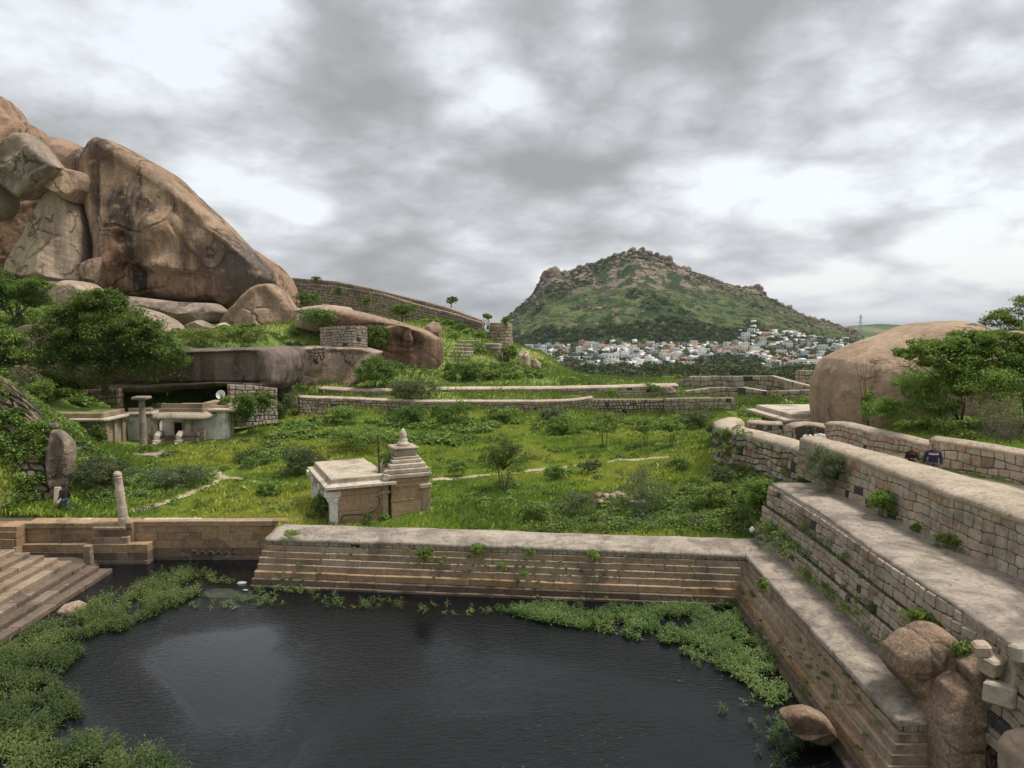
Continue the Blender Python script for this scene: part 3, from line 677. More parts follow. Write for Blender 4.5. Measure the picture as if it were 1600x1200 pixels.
def shrub(label, x, yb, w, h, mat='leaf_mid', Y=None, dens=1., name='shrub', cat='shrub', group='shrubs', seed=None, stems=4, leafk=1., nl=3, trunk=None, bark='bark', clump=.3, long=1.7, squash=.8, sink=.1, n=None, up=.35):
    """a bush standing on the ground where pixel (x, yb) meets it; w, h in photo pixels"""
    b = hit(x, yb) if Y is None else atY(x, yb, Y)
    if b is None: b = atY(x, yb, 90)
    seed = seed if seed is not None else int(x*7+yb*13); r = random.Random(seed)
    k = b[1]/FP; W, Hh = w*k, h*k; lobes = []
    if trunk:
        z0 = Hh*trunk[0]; hh = (Hh-z0)/2
        for i in range(nl): a = 6.28*i/nl+r.random(); lobes.append((math.cos(a)*W*.22, math.sin(a)*W*.22, z0+hh*(1+r.uniform(-.25, .2)), W*.32, W*.32, hh*r.uniform(.65, .85)))
    else:
        for i in range(nl): a = 6.28*i/nl+r.random(); lobes.append((math.cos(a)*W*.22*r.uniform(.6, 1.2), math.sin(a)*W*.22, Hh*r.uniform(.38, .56), W*r.uniform(.26, .36), W*r.uniform(.26, .36), Hh*r.uniform(.38, .46)))
    leaf = max(.06, 1.9*k)*leafk
    cnt = n or int(min(9000, max(250, 5.5*W*Hh/(leaf*leaf)*dens)))
    return plant(name, label, cat, b-np.array([0, 0, sink]), lobes, cnt, leaf, mat, seed, group, stems, max(.012, .35*k), bark, clump, .25, long, (z0+hh*.4, trunk[1], trunk[2] if len(trunk) > 2 else 0) if trunk else None, up=up)
# ------------------------------------------------------------------ the pond walls
def prism(mb, pts, z0, z1):
    n = len(pts); a = sum(pts[i][0]*pts[(i+1) % n][1]-pts[(i+1) % n][0]*pts[i][1] for i in range(n))
    if a < 0: pts = pts[::-1]
    v = [(x, y, z0) for x, y in pts]+[(x, y, z1) for x, y in pts]
    mb.add(v, [tuple(range(n-1, -1, -1)), tuple(range(n, 2*n))]+[(i, (i+1) % n, n+(i+1) % n, n+i) for i in range(n)])
LV = [-2.75, -2.45, -2.15, -1.88, -1.60, -1.30, -1.0, -.72, -.44, -.18]     # course levels
OF = [1.30, 1.15, 1.0, .86, .70, .50, .38, .26, .14]
def zone(c): return 'granite_wet' if c <= 3 else ('granite_ochre' if c == 4 else 'granite')
def stepped(root, paths, seed, rowpath, lim=9):
    """paths(o) -> list of polylines for a course pushed out by o"""
    for m, nm in (('granite_wet', 'wet_stone_course'), ('granite_ochre', 'ochre_stone_course'), ('granite', 'dry_stone_course')):
        mb = MB()
        for c in range(lim):
            if zone(c) != m: continue
            for i, p in enumerate(paths(OF[c])): courses(mb, p, [LV[c], LV[c+1]], [0], .55, (.9, 2.6), 1, seed+c*10+i, ch=.022)
        mb.build(nm, m, root)
    mb, bk = MB(), MB()
    masonry(mb, [(x, y, -.18) for x, y in rowpath], [(x, y, .10) for x, y in rowpath], .3, (.22, .5), .02, .05, 1, .2, seed+99, bk)
    mb.build('rubble_row', 'rubble', root); bk.build('mortar', 'mortar', root)
fw = empty('pond_wall', (-1, 36, -2), 'long stepped granite wall across the far side of the dark pond, with a wide plastered top', 'wall', 'stepped granite walls round the pond')
A0, A1 = (-12.15, 34.85), (11.3, 32.25)
stepped(fw, lambda o: [[(A0[0]-o*.45, A0[1]-o, 0), (A1[0], A1[1]-o, 0)], [(A0[0]-o*.45, 38.2, 0), (A0[0]-o*.45, A0[1]-o, 0)]], 11, [(A0[0]+.02, A0[1]-.02), (A1[0]-.5, A1[1]+.05)])
bk = MB(); prism(bk, [(-12.1, 34.95), (11.4, 32.45), (11.4, 34.6), (-12.1, 37.6)], -3.2, .03)
for c in range(9): prism(bk, [(A0[0]-OF[c]*.45+.1, A0[1]-OF[c]+.1), (A1[0], A1[1]-OF[c]+.1), (A1[0], A1[1]+.2), (A0[0]+.1, 38.1)], LV[c]-.02, LV[c+1]-.02)
bk.build('core', 'mortar', fw)
sweep('coping', [(-12.1, 34.8, .1), (-5, 34.05, .13), (3, 33.15, .1), (11.5, 32.2, .1)], [(.10, -.10), (.11, .0), (.03, .07), (-.5, .13), (-1.3, .2), (-2.1, .13), (-2.6, -.0), (-2.75, -.3)], 'coping_dirty', fw, .35, .05, 3)

rw = empty('pond_wall', (11, 26, -2), 'stepped granite wall with a broad walkway ledge running down the right side of the pond', 'wall', 'stepped granite walls round the pond')
stepped(rw, lambda o: [[(10.85-o*.9, 32.6, 0), (10.3-o*.9, 18.3-o*.35, 0)], [(10.3-o*.9, 18.3-o*.35, 0), (11.75, 18.35-o*.35, 0)]], 31, [(10.85, 32.4), (10.32, 18.35)])
mb = MB(); masonry(mb, [(10.34, 18.3, -.18), (11.6, 18.35, -.18)], [(10.34, 18.3, .08), (11.6, 18.35, .08)], .3, (.5, .8), .02, .04, 1, .1, 5); mb.build('end_stones', 'rubble', rw)
bk = MB(); prism(bk, [(10.95, 33.5), (10.45, 18.4), (12.6, 18.4), (12.6, 34.4)], -3.2, .03)
for c in range(9): prism(bk, [(10.85-OF[c]*.9+.1, 32.6), (10.3-OF[c]*.9+.1, 18.4-OF[c]*.35), (11.7, 18.4-OF[c]*.35), (11.9, 33)], LV[c]-.02, LV[c+1]-.02)
bk.build('core', 'mortar', rw)
sweep('ledge_top', [(10.95, 34.6, .1), (10.75, 32.2, .1), (10.45, 27, .12), (10.3, 22, .1), (10.28, 18.25, .1)], [(.10, -.12), (.11, .0), (.04, .08), (-.4, .12), (-.9, .16), (-1.5, .16), (-1.9, .1), (-2.1, .0)], 'coping_dirty', rw, .35, .05, 8)

lw = empty('pond_wall', (-20, 38, -2), 'recessed wall of long ochre granite blocks at the far left of the pond, carrying a carved wavy snake', 'wall', 'stepped granite walls round the pond')
LZ = [-2.6, -2.2, -1.8, -1.36, -.94, -.52, -.16, .12]
XL = lambda px, Y=37.8: (px-800)/FP*Y*1.03
mb = MB(); mw = MB()
for c in range(7):
    t = mw if c < 3 else mb
    courses(t, [(-31, 37.95, 0), (XL(52), 37.9, 0)], LZ[c:c+2], [.95+.05*(6-c)], 1.1, (1.2, 2.4), 1, 50+c)
    courses(t, [(XL(50), 37.9, 0), (XL(214) if c > 3 else XL(243), 37.95, 0)], LZ[c:c+2], [[.72, .7, .66, .62, .2, .22, .34][c]], 1.1, (1.4, 3.2), 1, 60+c)
    courses(t, [(XL(212), 37.95, 0), (-11.6, 38.1, 0)], LZ[c:c+2], [[.08, .06, .0, 0, 0, 0, .05][c]], .6, (1.4, 3.4), 1, 70+c)
mb.build('dry_stone_course', 'granite_ochre', lw); mw.build('wet_stone_course', 'granite_wet', lw)
mb = MB(); courses(mb, [(XL(156), 37.9, 0), (XL(211), 37.95, 0)], [-.96, -.6], [.52], .7, (.9, 1.2), 1, 81); courses(mb, [(XL(158), 37.9, 0), (XL(206), 37.95, 0)], [-.2, -.06], [.52], .7, (1.2, 1.9), 1, 82)
mb.build('moulding', 'granite', lw)
bk = MB(); prism(bk, [(-31, 38.2), (-12, 38.4), (-12, 38.9), (-31, 38.8)], -3.2, .07); bk.build('core', 'mortar', lw)
mb = MB(); sn = []                                   # the carved snake in relief
for i in range(60):
    f = i/59; sn.append((XL(303)+(XL(381)-XL(303))*f, 37.93, -1.58+.11*math.sin(f*math.pi*2*6.2)*(1-.5*f)-.05*f))
mb.tube(sn, [.055*(1-.55*i/59)+(.03 if i < 3 else 0) for i in range(60)], 7); mb.build('snake_carving', 'granite_wet', lw, True)

# stairs down to the pond
st = empty('stone_stairs', (-22, 30, -2), 'flight of worn granite steps leading down into the pond at the left edge', 'stairs')
mb = MB(); mw = MB(); bk = MB()
for k in range(10):
    z = -2.25+.23*k; x = -19.9-.5*k; ye = 36.3-.28*k
    courses(mw if k < 4 else mb, [(x+.9, 16, 0), (x+.35, 24, 0), (x, ye, 0)], [z, z+.23], [0], .75, (1.2, 2.6), 1, 90+k, ch=.025)
    prism(bk, [(x+.8, 16), (x+.2, 24), (x-.1, ye-.1), (-30, ye-.1), (-30, 16)], z-1, z+.18)
mb.build('step', 'stair_stone', st); mw.build('wet_step', 'granite_wet', st); bk.build('core', 'mortar', st)
mb = MB(); mb.box((XL(143, 36.4), 36.4, -1.7), (.42, .3, 1.0), .05, .6, .05)
tag(mb.build('stone_stub', 'granite'), 'short upright stone stub standing on the landing below the ochre wall', 'stone')
# landing between stairs and wall
def landing():
    pts = [atz(0, 872, -1.55), atz(150, 872, -1.6), atz(200, 880, -1.7), atz(232, 893, -1.98), atz(196, 893, -2.02), atz(160, 905, -2.1), atz(100, 905, -1.6), atz(0, 890, -1.4)]
    mb = MB(); prism(mb, [(p[0], p[1]) for p in pts], -2.6, -1.72)
    xs = np.linspace(-27, -16.5, 40); ys = np.linspace(33.5, 38, 24)
    o = grid_mesh('landing', xs, ys, lambda X, Y: -1.6-.55*sstep(-23.5, -21, X+.5*(37-Y))+.04*fbm(np.stack([X, Y, X*0], -1), 1.3, 4, 2), 'soil')
    tag(o, kind='structure')
landing()

# ------------------------------------------------------------------ terrace, retaining wall and parapets on the right
tw = empty('retaining_wall', (12.3, 26, 0), 'weedy tiered rubble wall below the middle terrace, between the pond ledge and the long parapet', 'wall')
bot = Path([(12.0, 34.9, .2), (12.02, 29, .2), (11.95, 21.8, .15), (11.85, 12, .1)]); top = Path([(12.85, 35.0, 2.72), (12.95, 29.6, 2.72), (12.6, 24, 2.72), (12.35, 17.3, 2.72), (12.2, 12, 2.72)])
mb, bk = MB(), MB()
def lerp(a, b, f): return [tuple(p+(q-p)*f) for p, q in zip([a.atf(i/12) for i in range(13)], [b.atf(i/12) for i in range(13)])]
lev = [0, .3, .62, 1.0]
for i in range(3):
    lo, hi = lerp(bot, top, lev[i]), lerp(bot, top, lev[i+1])
    hi2 = [(x0+.06, y0, z1) for (x0, y0, z0), (x1, y1, z1) in zip(lo, hi)]
    masonry(mb, lo, hi2, .30, (.28, .6), .028, .06, 1, .35, 300+i, bk, .32)
    bk.add([p for a, b in zip(hi2, hi) for p in (a, (b[0]+.1, b[1], b[2]-.03))], [(2*j, 2*j+2, 2*j+3, 2*j+1) for j in range(12)])
mb.build('stone_face', 'rubble', tw); bk.build('mortar', 'mortar', tw)
c = MB(); prism(c, [(13.1, 35), (12.75, 12), (16, 12), (15.2, 35.2)], -1, 2.66); prism(c, [(12.5, 35.0), (12.2, 12), (16, 12), (14.9, 35.1)], -1, 1.6); c.build('core', 'mortar', tw)
mbf = MB(); masonry(mbf, [(15.0, 35.15, .8), (12.1, 35.05, .2)], [(15.0, 35.1, 2.7), (12.85, 35.05, 2.7)], .3, (.3, .55), .03, .07, 1, .3, 340); mbf.build('end_face', 'rubble', tw)
sweep('terrace_top', [(12.85, 35.1, 2.78), (12.95, 29.6, 2.78), (12.6, 24, 2.78), (12.3, 17.3, 2.78), (12.15, 12, 2.78)], [(.10, -.16), (.1, -.03), (0, .03), (-.5, .05), (-1.2, .05), (-2.2, .05), (-3.6, .02)], 'coping_dirty', tw, .4, .06, 12, wfun=lambda f: .62+.38*min(1, f*2.4))

pw = empty('parapet_wall', (15.6, 25, 2.8), 'long thick rubble parapet with a broad smooth rounded top, above the terrace on the right', 'wall', 'parapet walls along the lane')
FR = [(14.95, 37.2), (15.2, 33), (15.35, 29), (15.4, 25), (15.62, 21.6), (15.9, 12)]
mb, bk = MB(), MB()
masonry(mb, [(x-.12, y, 2.75) for x, y in FR], [(x, y, 4.55) for x, y in FR], .36, (.3, .62), .022, .035, 1, .28, 400, bk, .3)
mb.build('stone_face', 'rubble', pw); bk.build('mortar', 'mortar', pw)
sweep('coping', [(x, y, 4.62) for x, y in FR], [(-.05, -.2), (.07, -.14), (.09, -.02), (0, .1), (-.3, .17), (-1.0, .22), (-1.9, .22), (-2.5, .1), (-2.75, -.15), (-2.8, -1.1)], 'coping', pw, .4, .05, 21, wfun=lambda f: .42+.58*min(1, f*2.2))
c = MB(); prism(c, [(15.15, 37), (15.55, 29), (15.6, 25), (16.1, 12), (18.4, 12), (18.0, 25), (17.4, 31), (16.0, 37)], 2.0, 4.5); c.build('core', 'mortar', pw)

cw = empty('parapet_wall', (14.2, 43, 2.5), 'curved far end of the parapet, bulging rubble face with dark stones and a domed plaster top', 'wall', 'parapet walls along the lane')
FC = [(14.6, 49.6), (13.6, 48.2), (13.15, 46.2), (13.6, 43.6), (14.5, 40.4), (15.05, 37.1)]
mb, bk = MB(), MB()
def rf(f, v, rr): return rr.random() if rr.random() > .25 else .97
masonry(mb, [(x-.15, y, z) for (x, y), z in zip(FC, (1.9, 1.9, 1.9, 1.8, 1.8, 1.9))], [(x, y, 4.0) for x, y in FC], .38, (.3, .65), .05, .1, 1, .5, 410, bk, .4, rf)
mb.build('stone_face', 'rubble', cw); bk.build('mortar', 'mortar', cw)
sweep('coping', [(x, y, 4.0) for x, y in FC], [(-.05, -.2), (.08, -.12), (.1, 0), (0, .14), (-.3, .28), (-.75, .33), (-1.2, .22), (-1.45, .0), (-1.5, -1)], 'coping', cw, .35, .04, 22)
c = MB(); prism(c, [(14.9, 49.2), (13.9, 48), (13.4, 46.2), (13.8, 43.7), (14.7, 40.4), (15.2, 37.3), (16.1, 37.2), (15.6, 41), (14.8, 45)], 1, 4.0); c.build('core', 'mortar', cw)
def lowwall(label, fr, zb, zt, th, seed, row=.34, group=None, w=(.28, .6), mat='rubble', cop='coping', dome=.2, name='parapet_wall', bulge=.06, cat='wall', end=True, gap=.03):
    """free-standing rubble wall with a rounded plaster top"""
    fr = [tuple(p) for p in fr]; n = len(fr)
    zb = zb if hasattr(zb, '__len__') else [zb]*n; zt = zt if hasattr(zt, '__len__') else [zt]*n
    root = empty(name, (fr[0][0], fr[0][1], zb[0]), label, cat, group)
    mb, bk = MB(), MB()
    masonry(mb, [(x, y, z) for (x, y), z in zip(fr, zb)], [(x, y, z) for (x, y), z in zip(fr, zt)], row, w, gap, bulge, 1, .35, seed, bk)
    # back face and ends
    d = []
    for i, (x, y) in enumerate(fr):
        a, b = fr[max(0, i-1)], fr[min(n-1, i+1)]; t = np.array([b[1]-a[1], -(b[0]-a[0])]); t = t/np.linalg.norm(t); d.append((x-t[0]*th, y-t[1]*th))
    masonry(mb, [(x, y, z) for (x, y), z in zip(d, zb)], [(x, y, z) for (x, y), z in zip(d, zt)], row*1.3, (w[0]*1.5, w[1]*1.5), gap, bulge, -1, .3, seed+1, bk)
    if end:
        for i, s in ((0, -1), (-1, 1)):
            a, b = (fr[i], d[i]) if s > 0 else (d[i], fr[i])
            masonry(mb, [(*a, zb[i]), (*b, zb[i])], [(*a, zt[i]), (*b, zt[i])], row, w, gap, bulge, 1, .3, seed+3+i, bk)
    mb.build('stone_face', mat, root); bk.build('mortar', 'mortar', root)
    if cop: sweep('coping', [(x, y, z) for (x, y), z in zip(fr, zt)], [(-.02, -.1), (.07, -.06), (.08, .02), (-.05, dome*.5), (-.3*th, dome*.9), (-.5*th, dome), (-.7*th, dome*.9), (-.95*th, dome*.5), (-th-.07, 0), (-th, -.1)], cop, root, .5, .04, seed)
    else:
        c = MB(); vv = []
        for (x, y), (a, b), z in zip(fr, d, zt): vv += [(x, y, z-.03), (a, b, z-.03)]
        c.add(vv, [(2*i, 2*i+2, 2*i+3, 2*i+1) for i in range(n-1)]); c.build('wall_top', mat, root)
    return root
lowwall('low curved rubble parapet with a domed top, beyond the near parapet and left of the orange building', [(15.9, 48.6), (17.0, 47.6), (18.0, 47.7)], 2.4, 4.0, .8, 420, group='parapet walls along the lane')
lowwall('short domed rubble parapet piece beside the two people in white, in front of the orange building', [(18.1, 46.2), (18.9, 46.6), (19.9, 46.3), (20.2, 45.0)], 2.2, [4.0, 4.15, 4.05, 3.9], .7, 421, group='parapet walls along the lane')
lowwall('rubble lane wall with a pale top running from the round boulder, behind the couple', [(18.95, 43.4), (19.3, 42), (19.8, 38), (20.5, 34.4)], 2.6, [4.6, 4.72, 4.72, 4.68], .8, 422, group='parapet walls along the lane')
lowwall('taller rubble lane wall with black stones set in it, at the right edge behind the couple', [(20.35, 34.9), (20.9, 33.6), (21.5, 32.4), (22.2, 30.6), (24.2, 26.5)], 2.6, [4.98, 5.0, 4.95, 4.95, 5.0], .8, 423, group='parapet walls along the lane', w=(.35, .7), row=.42)

# ------------------------------------------------------------------ field walls
def pxwall(label, pts, hgt, th, seed, **kw):
    P = [atY(x, y, Y) for x, y, Y in pts]; hgt = hgt if hasattr(hgt, '__len__') else [hgt]*len(P)
    zt = [p[2] for p in P]; return lowwall(label, [(p[0], p[1]) for p in P], [z-h for z, h in zip(zt, hgt)], zt, th, seed, **kw)
FG = 'rubble walls across the back of the meadow'
pxwall('long rubble wall with a pale capped top across the back of the meadow, nearest the grass', [(467, 621, 81), (535, 623, 82.5), (602, 626, 83), (653, 628, 83), (740, 628, 83), (850, 628, 83), (900, 626, 83), (926, 622, 83)], 3.2, 1.0, 500, row=.36, group=FG, w=(.3, .7), gap=.06, bulge=.08, dome=.22, name='field_wall')
pxwall('uncapped rough rubble stretch between the capped wall and the blocky wall at the back of the meadow', [(924, 624, 83), (980, 624, 83), (1039, 624, 83)], 3.0, 1.0, 501, row=.38, group=FG, cop=None, gap=.09, bulge=.12, name='field_wall')
pxwall('squared rubble stretch at the right end of the meadow back wall, above the small trees', [(1041, 623, 82), (1090, 622, 82), (1149, 622, 82)], 3.0, 1.0, 502, row=.45, group=FG, cop=None, w=(.4, .9), gap=.06, name='field_wall')
pxwall('second low rubble wall with a pale walkway top, behind the meadow wall and below the red boulder', [(497, 608, 90), (560, 612, 88), (640, 611, 88), (700, 609, 88), (850, 608, 89), (960, 606, 90), (1060, 603, 92)], 2.0, 2.0, 503, row=.36, group=FG, gap=.05, dome=.3, w=(.3, .7), name='field_wall')
pxwall('uppermost block wall of the ruined enclosure below the town', [(1060, 593, 100), (1077, 588, 98), (1140, 588, 97), (1205, 587, 96), (1232, 595, 92), (1282, 607, 90)], 3.2, 1.2, 504, row=.62, group=FG, cop=None, w=(.6, 1.5), gap=.07, bulge=.08, name='ruin_wall')
pxwall('lower front block wall of the ruined enclosure, stepping out toward the meadow', [(1072, 611, 92), (1110, 606, 92), (1160, 605, 91), (1194, 611, 87), (1240, 610, 86), (1284, 608, 85)], 2.2, 1.0, 505, row=.6, group=FG, cop=None, w=(.6, 1.4), gap=.07, bulge=.08, name='ruin_wall')
pxwall('small block wall fragment just left of the round boulder, farthest of the ruins', [(1249, 579, 108), (1270, 579, 108), (1296, 579, 108)], 2.6, 1.4, 506, row=.6, group=FG, cop=None, w=(.6, 1.4), gap=.08, name='ruin_wall')
pxwall('narrow kerb of pale cut slabs set in the grass right of the small trees', [(1070, 671, 70), (1088, 682, 66), (1100, 681, 66)], .9, .4, 507, row=.5, cop=None, w=(.8, 1.6), gap=.03, name='stone_kerb', mat='cut_pale', cat='kerb')
# fort wall climbing the hill
pxwall('upper rank of the fort wall along the hill skyline, running down from the great boulder', [(440, 433, 158), (521, 439, 156), (580, 451, 153), (642, 466, 149), (698, 480, 145), (752, 500, 141)], 3.0, 1.2, 510, row=.6, group='fort walls climbing the left hill', cop=None, w=(.6, 1.3), gap=.09, bulge=.12, mat='rubble_far', name='fort_wall')
pxwall('lower rank of the fort wall on the hill, below the skyline wall and above the red boulder', [(440, 441, 150), (521, 446, 149), (597, 459, 145), (647, 474.5, 141), (709, 490, 137), (752, 504, 134)], [5, 5.2, 5, 5, 5, 4], 1.2, 511, row=.55, group='fort walls climbing the left hill', cop=None, w=(.5, 1.2), gap=.08, bulge=.12, mat='rubble_far', name='fort_wall')
pxwall('small ruined rubble wall fragment low on the slope at the foot of the fort wall', [(688, 522, 126), (705, 521, 125)], 2.2, 1.0, 512, row=.5, cop=None, w=(.5, 1.1), gap=.08, bulge=.12, mat='rubble_far', name='ruin_wall')
def bastion(label, x0, x1, yt, yb, Y, seed):
    a, b = atY(x0, yt, Y), atY(x1, yt, Y); zb = atY(x0, yb, Y)[2]-1.5; zt = a[2]; r = (b[0]-a[0])/2; cx = (a[0]+b[0])/2
    root = empty('bastion', (cx, Y, zb), label, 'bastion', 'bastions of the fort wall')
    ring = lambda rad, z: [(cx+rad*math.cos(t), Y+rad*math.sin(t), z) for t in np.linspace(math.pi*.95, math.pi*2.05, 15)]
    mb, bk = MB(), MB(); masonry(mb, ring(r*1.18, zb), ring(r, zt-.9), .55, (.5, 1.2), .07, .1, 1, .25, seed, bk); mb.build('stone_face', 'rubble_far', root); bk.build('mortar', 'mortar', root)
    mb = MB(); mb.lathe((cx, Y, zt-.9), [(r*1.06, 0), (r*1.08, .25), (r*1.0, .3), (r*1.0, .8), (r*.9, .95), (r*.3, 1.0)], 24); mb.build('parapet_ring', 'rubble_far', root)
    mb = MB(); mb.lathe((cx, Y, zb), [(r*1.1, 0), (r*.97, zt-.9-zb)], 20); mb.build('core', 'mortar', root)
bastion('square-topped fort bastion at the lower end of the skyline wall', 765, 799, 504, 533, 134, 520)
bastion('lower fort bastion standing on the slope beneath the first one', 755, 784, 537, 574, 118, 521)
pxwall('patch of neat stacked stones built on top of the pale ledge rock', [(500, 512, 95), (520, 510, 94), (550, 509, 94), (573, 512, 95)], [3.0, 2.9, 2.9, 3.0], 1.2, 513, row=.38, cop=None, w=(.4, .9), gap=.06, bulge=.07, name='stacked_wall')
pxwall('crumbled drystone fragment hanging on the dark-to-pale edge of the ledge rock', [(481, 545, 91), (495, 543, 90.5), (508, 543, 91)], [1.5, 2.2, 1.5], .9, 514, row=.3, cop=None, w=(.3, .6), gap=.08, bulge=.14, name='stacked_wall')
pxwall('rubble wall closing the right side of the cave, beside the whitewashed shrine', [(358, 601, 70), (395, 602, 71), (432, 606, 73)], [4.2, 4, 3.6], .9, 515, row=.42, cop=None, w=(.4, .9), gap=.07, bulge=.1, name='cave_wall')
pxwall('mossy block wall under the big tree, behind the flat-roofed side building', [(108, 609, 74), (150, 608, 74), (184, 607, 74)], 2.6, .9, 516, row=.5, cop=None, w=(.5, 1.1), gap=.07, bulge=.1, name='cave_wall', mat='rubble_mossy')
# tumbled rubble slope at the left edge
root = empty('rubble_slope_wall', (-29, 41, 0), 'overgrown tumbled rubble wall sloping down at the left edge', 'wall')
mb, bk = MB(), MB()
bt = [atY(-120, 805, 38), atY(-30, 800, 39.2), atY(30, 795, 39.8), atY(95, 790, 40.6), atY(112, 770, 42.5)]; tp = [atY(-160, 540, 43), atY(-20, 575, 42.5), atY(25, 600, 42.3), atY(62, 650, 42.6), atY(85, 668, 44)]
masonry(mb, bt, tp, .42, (.35, .9), .1, .16, 1, .7, 530, bk, .5); mb.build('stone_face', 'rubble_mossy', root); bk.build('mortar', 'soil', root)
# stone steps on the slope right of the red boulder
for i in range(9):
    p = atY(700+i*4.2, 578-i*5.6, 104+i*1.6); mb = MB(); rr = random.Random(i)
    for j in range(3): mb.box((p[0]+(j-1)*1.25, p[1]+rr.uniform(-.1, .1), p[2]-.6), (1.2, .8, .75), rr.uniform(-.08, .08), None, .06)
    o = mb.build('slope_step', 'cut_pale'); tag(o, ['lowest', 'second lowest', 'third', 'fourth', 'middle', 'fourth from the top', 'third from the top', 'second highest', 'highest'][i]+' grassy stone step on the slope right of the red boulder', 'step', 'overgrown steps below the bastion')

# ------------------------------------------------------------------ shrine with the stepped spire
class Fr:                          # a rotated local frame
    def __init__(s, o, deg, k=1.): s.o = o; s.a = R(deg); s.k = k
    def __call__(s, u, v, z=0):
        u *= s.k; v *= s.k; return (s.o[0]+u*math.cos(s.a)-v*math.sin(s.a), s.o[1]+u*math.sin(s.a)+v*math.cos(s.a), z)
    def box(s, mb, u0, u1, v0, v1, z0, z1, ch=.03, r=None): mb.box(s((u0+u1)/2, (v0+v1)/2, z0), ((u1-u0)*s.k, (v1-v0)*s.k, z1-z0), s.a, r, ch)
sh = empty('shrine', (-8, 40, -.3), 'small granite shrine with flat slab roof and stepped spire, just behind the pond wall', 'shrine')
F = Fr((-9.62, 37.7), 24, .95)
LD = 6.0
mb = MB()
for i, (z0, z1) in enumerate([(-.6, .35), (.35, .62), (.62, 1.45), (1.45, 1.75)]):        # panel walls of the hall
    F.box(mb, .35+.02*(i % 2), 3.15, .12+.02*(i % 2), .5, z0, z1-.012, .015)
F.box(mb, .4, 3.1, LD-.5, LD-.15, -.6, 1.75); F.box(mb, 2.9, 3.3, .3, LD-.2, -.6, 1.74, .02)
F.box(mb, .25, 3.2, .05, LD-.1, 1.75, 1.93, .02)
mb.build('hall_wall', 'granite_ochre', sh)
mb = MB()
F.box(mb, 2.95, 3.3, .02, .4, -.6, 1.35, .02); F.box(mb, 2.72, 3.42, -.03, .42, 1.35, 1.58, .05); F.box(mb, 2.95, 3.32, 0, .4, 1.58, 1.9, .02)
mb.build('pilaster', 'granite', sh)
for k in range(4):                                                                       # whitewashed pillars of the open left side
    v = .3+k*2.2; mb = MB(); F.box(mb, -.02, .42, v-.24, v+.2, -.6, 1.1, .02); F.box(mb, -.08, .45, v-.3, v+.24, 1.1, 1.2, .03); F.box(mb, -.28, .62, v-.26, v+.24, 1.42, 1.74, .03); F.box(mb, -.14, .5, v-.26, v+.22, 1.2, 1.42, .05)
    mb.build('pillar', 'whitewash', sh)
mb = MB()
def slab(mb, F, u0, u1, v0, v1, z0, z1, drop, ch=.03):   # eave slab whose upper face falls to its rim
    mb.add([F(u0, v0, z0), F(u1, v0, z0), F(u1, v1, z0), F(u0, v1, z0), F(u0, v0, z1-drop), F(u1, v0, z1-drop), F(u1, v1, z1-drop), F(u0, v1, z1-drop), F(u0+.45, v0+.45, z1), F(u1-.45, v0+.45, z1), F(u1-.45, v1-.45, z1), F(u0+.45, v1-.45, z1)],
           [(3, 2, 1, 0), (0, 1, 5, 4), (1, 2, 6, 5), (2, 3, 7, 6), (3, 0, 4, 7), (4, 5, 9, 8), (5, 6, 10, 9), (6, 7, 11, 10), (7, 4, 8, 11), (8, 9, 10, 11)])
slab(mb, F, -.32, 3.7, -.35, LD+.25, 1.93, 2.16, .1); mb.build('eave', 'cut_pale', sh)
mb = MB(); F.box(mb, .05, 3.2, .12, LD-.15, 2.12, 2.42, .03); mb.build('roof_slab', 'cut_pale', sh)
mb = MB(); F.box(mb, 2.95, 3.35, -.22, .12, 2.14, 2.3, .03); F.box(mb, 3.0, 3.35, -.16, .16, 2.3, 2.5, .03); F.box(mb, 3.05, 3.3, -.12, .2, 2.5, 2.66, .03); F.box(mb, 3.3, 3.6, 0, 1.9, 2.15, 2.5, .03); F.box(mb, 3.25, 3.8, .35, 2.0, 2.5, 2.62, .03)
mb.build('corner_blocks', 'cut_pale', sh)
S0 = 3.45; mb = MB()
for i, (z0, z1) in enumerate([(-.6, .3), (.3, .95), (.95, 1.02), (1.02, 1.72), (1.72, 1.95), (1.95, 2.2)]):
    e = [0, .0, .03, 0, .03, .05][i]; F.box(mb, S0-e, S0+2.2+e, -.1-e, 2.3+e, z0, z1-.01, .015)
mb.build('sanctum_wall', 'granite_ochre', sh)
mb = MB(); F.box(mb, S0+1.85, S0+2.3, -.16, .25, -.6, 1.5, .02); F.box(mb, S0+1.65, S0+2.4, -.24, .3, 1.5, 1.8, .06); mb.build('pilaster', 'granite', sh)
cu, cv = S0+1.05, 1.1; mb = MB()
for (h, z0, z1) in [(1.34, 2.2, 2.44), (1.24, 2.44, 2.70), (1.08, 2.70, 2.95), (.9, 2.95, 3.16), (.78, 3.16, 3.3)]: F.box(mb, cu-h, cu+h, cv-h, cv+h, z0, z1-.01, .04)
mb.build('stepped_tier', 'cut_pale', sh)
mb = MB(); F.box(mb, cu-.66, cu+.66, cv-.66, cv+.66, 3.3, 3.68, .03); F.box(mb, cu-.76, cu+.76, cv-.76, cv+.76, 3.68, 3.8, .05); mb.build('neck_block', 'cut_pale', sh)
mb = MB(); mb.lathe(F(cu, cv, 3.8), [(.36, 0), (.36, .16), (.29, .2), (.24, .28), (.25, .36), (.2, .4), (.2, .48), (.21, .58), (.16, .78), (.08, .92), (.0, 1.0)], 14); mb.build('finial', 'cut_pale', sh, True)
mb = MB(); cc = [F(.35, -.02, -.2), F(.7, -.03, .45), F(1.3, -.04, .42), F(2.0, -.04, .38), F(2.6, -.04, .55), F(2.78, -.05, .85), F(2.74, -.05, 1.2), F(2.6, -.04, 1.32)]
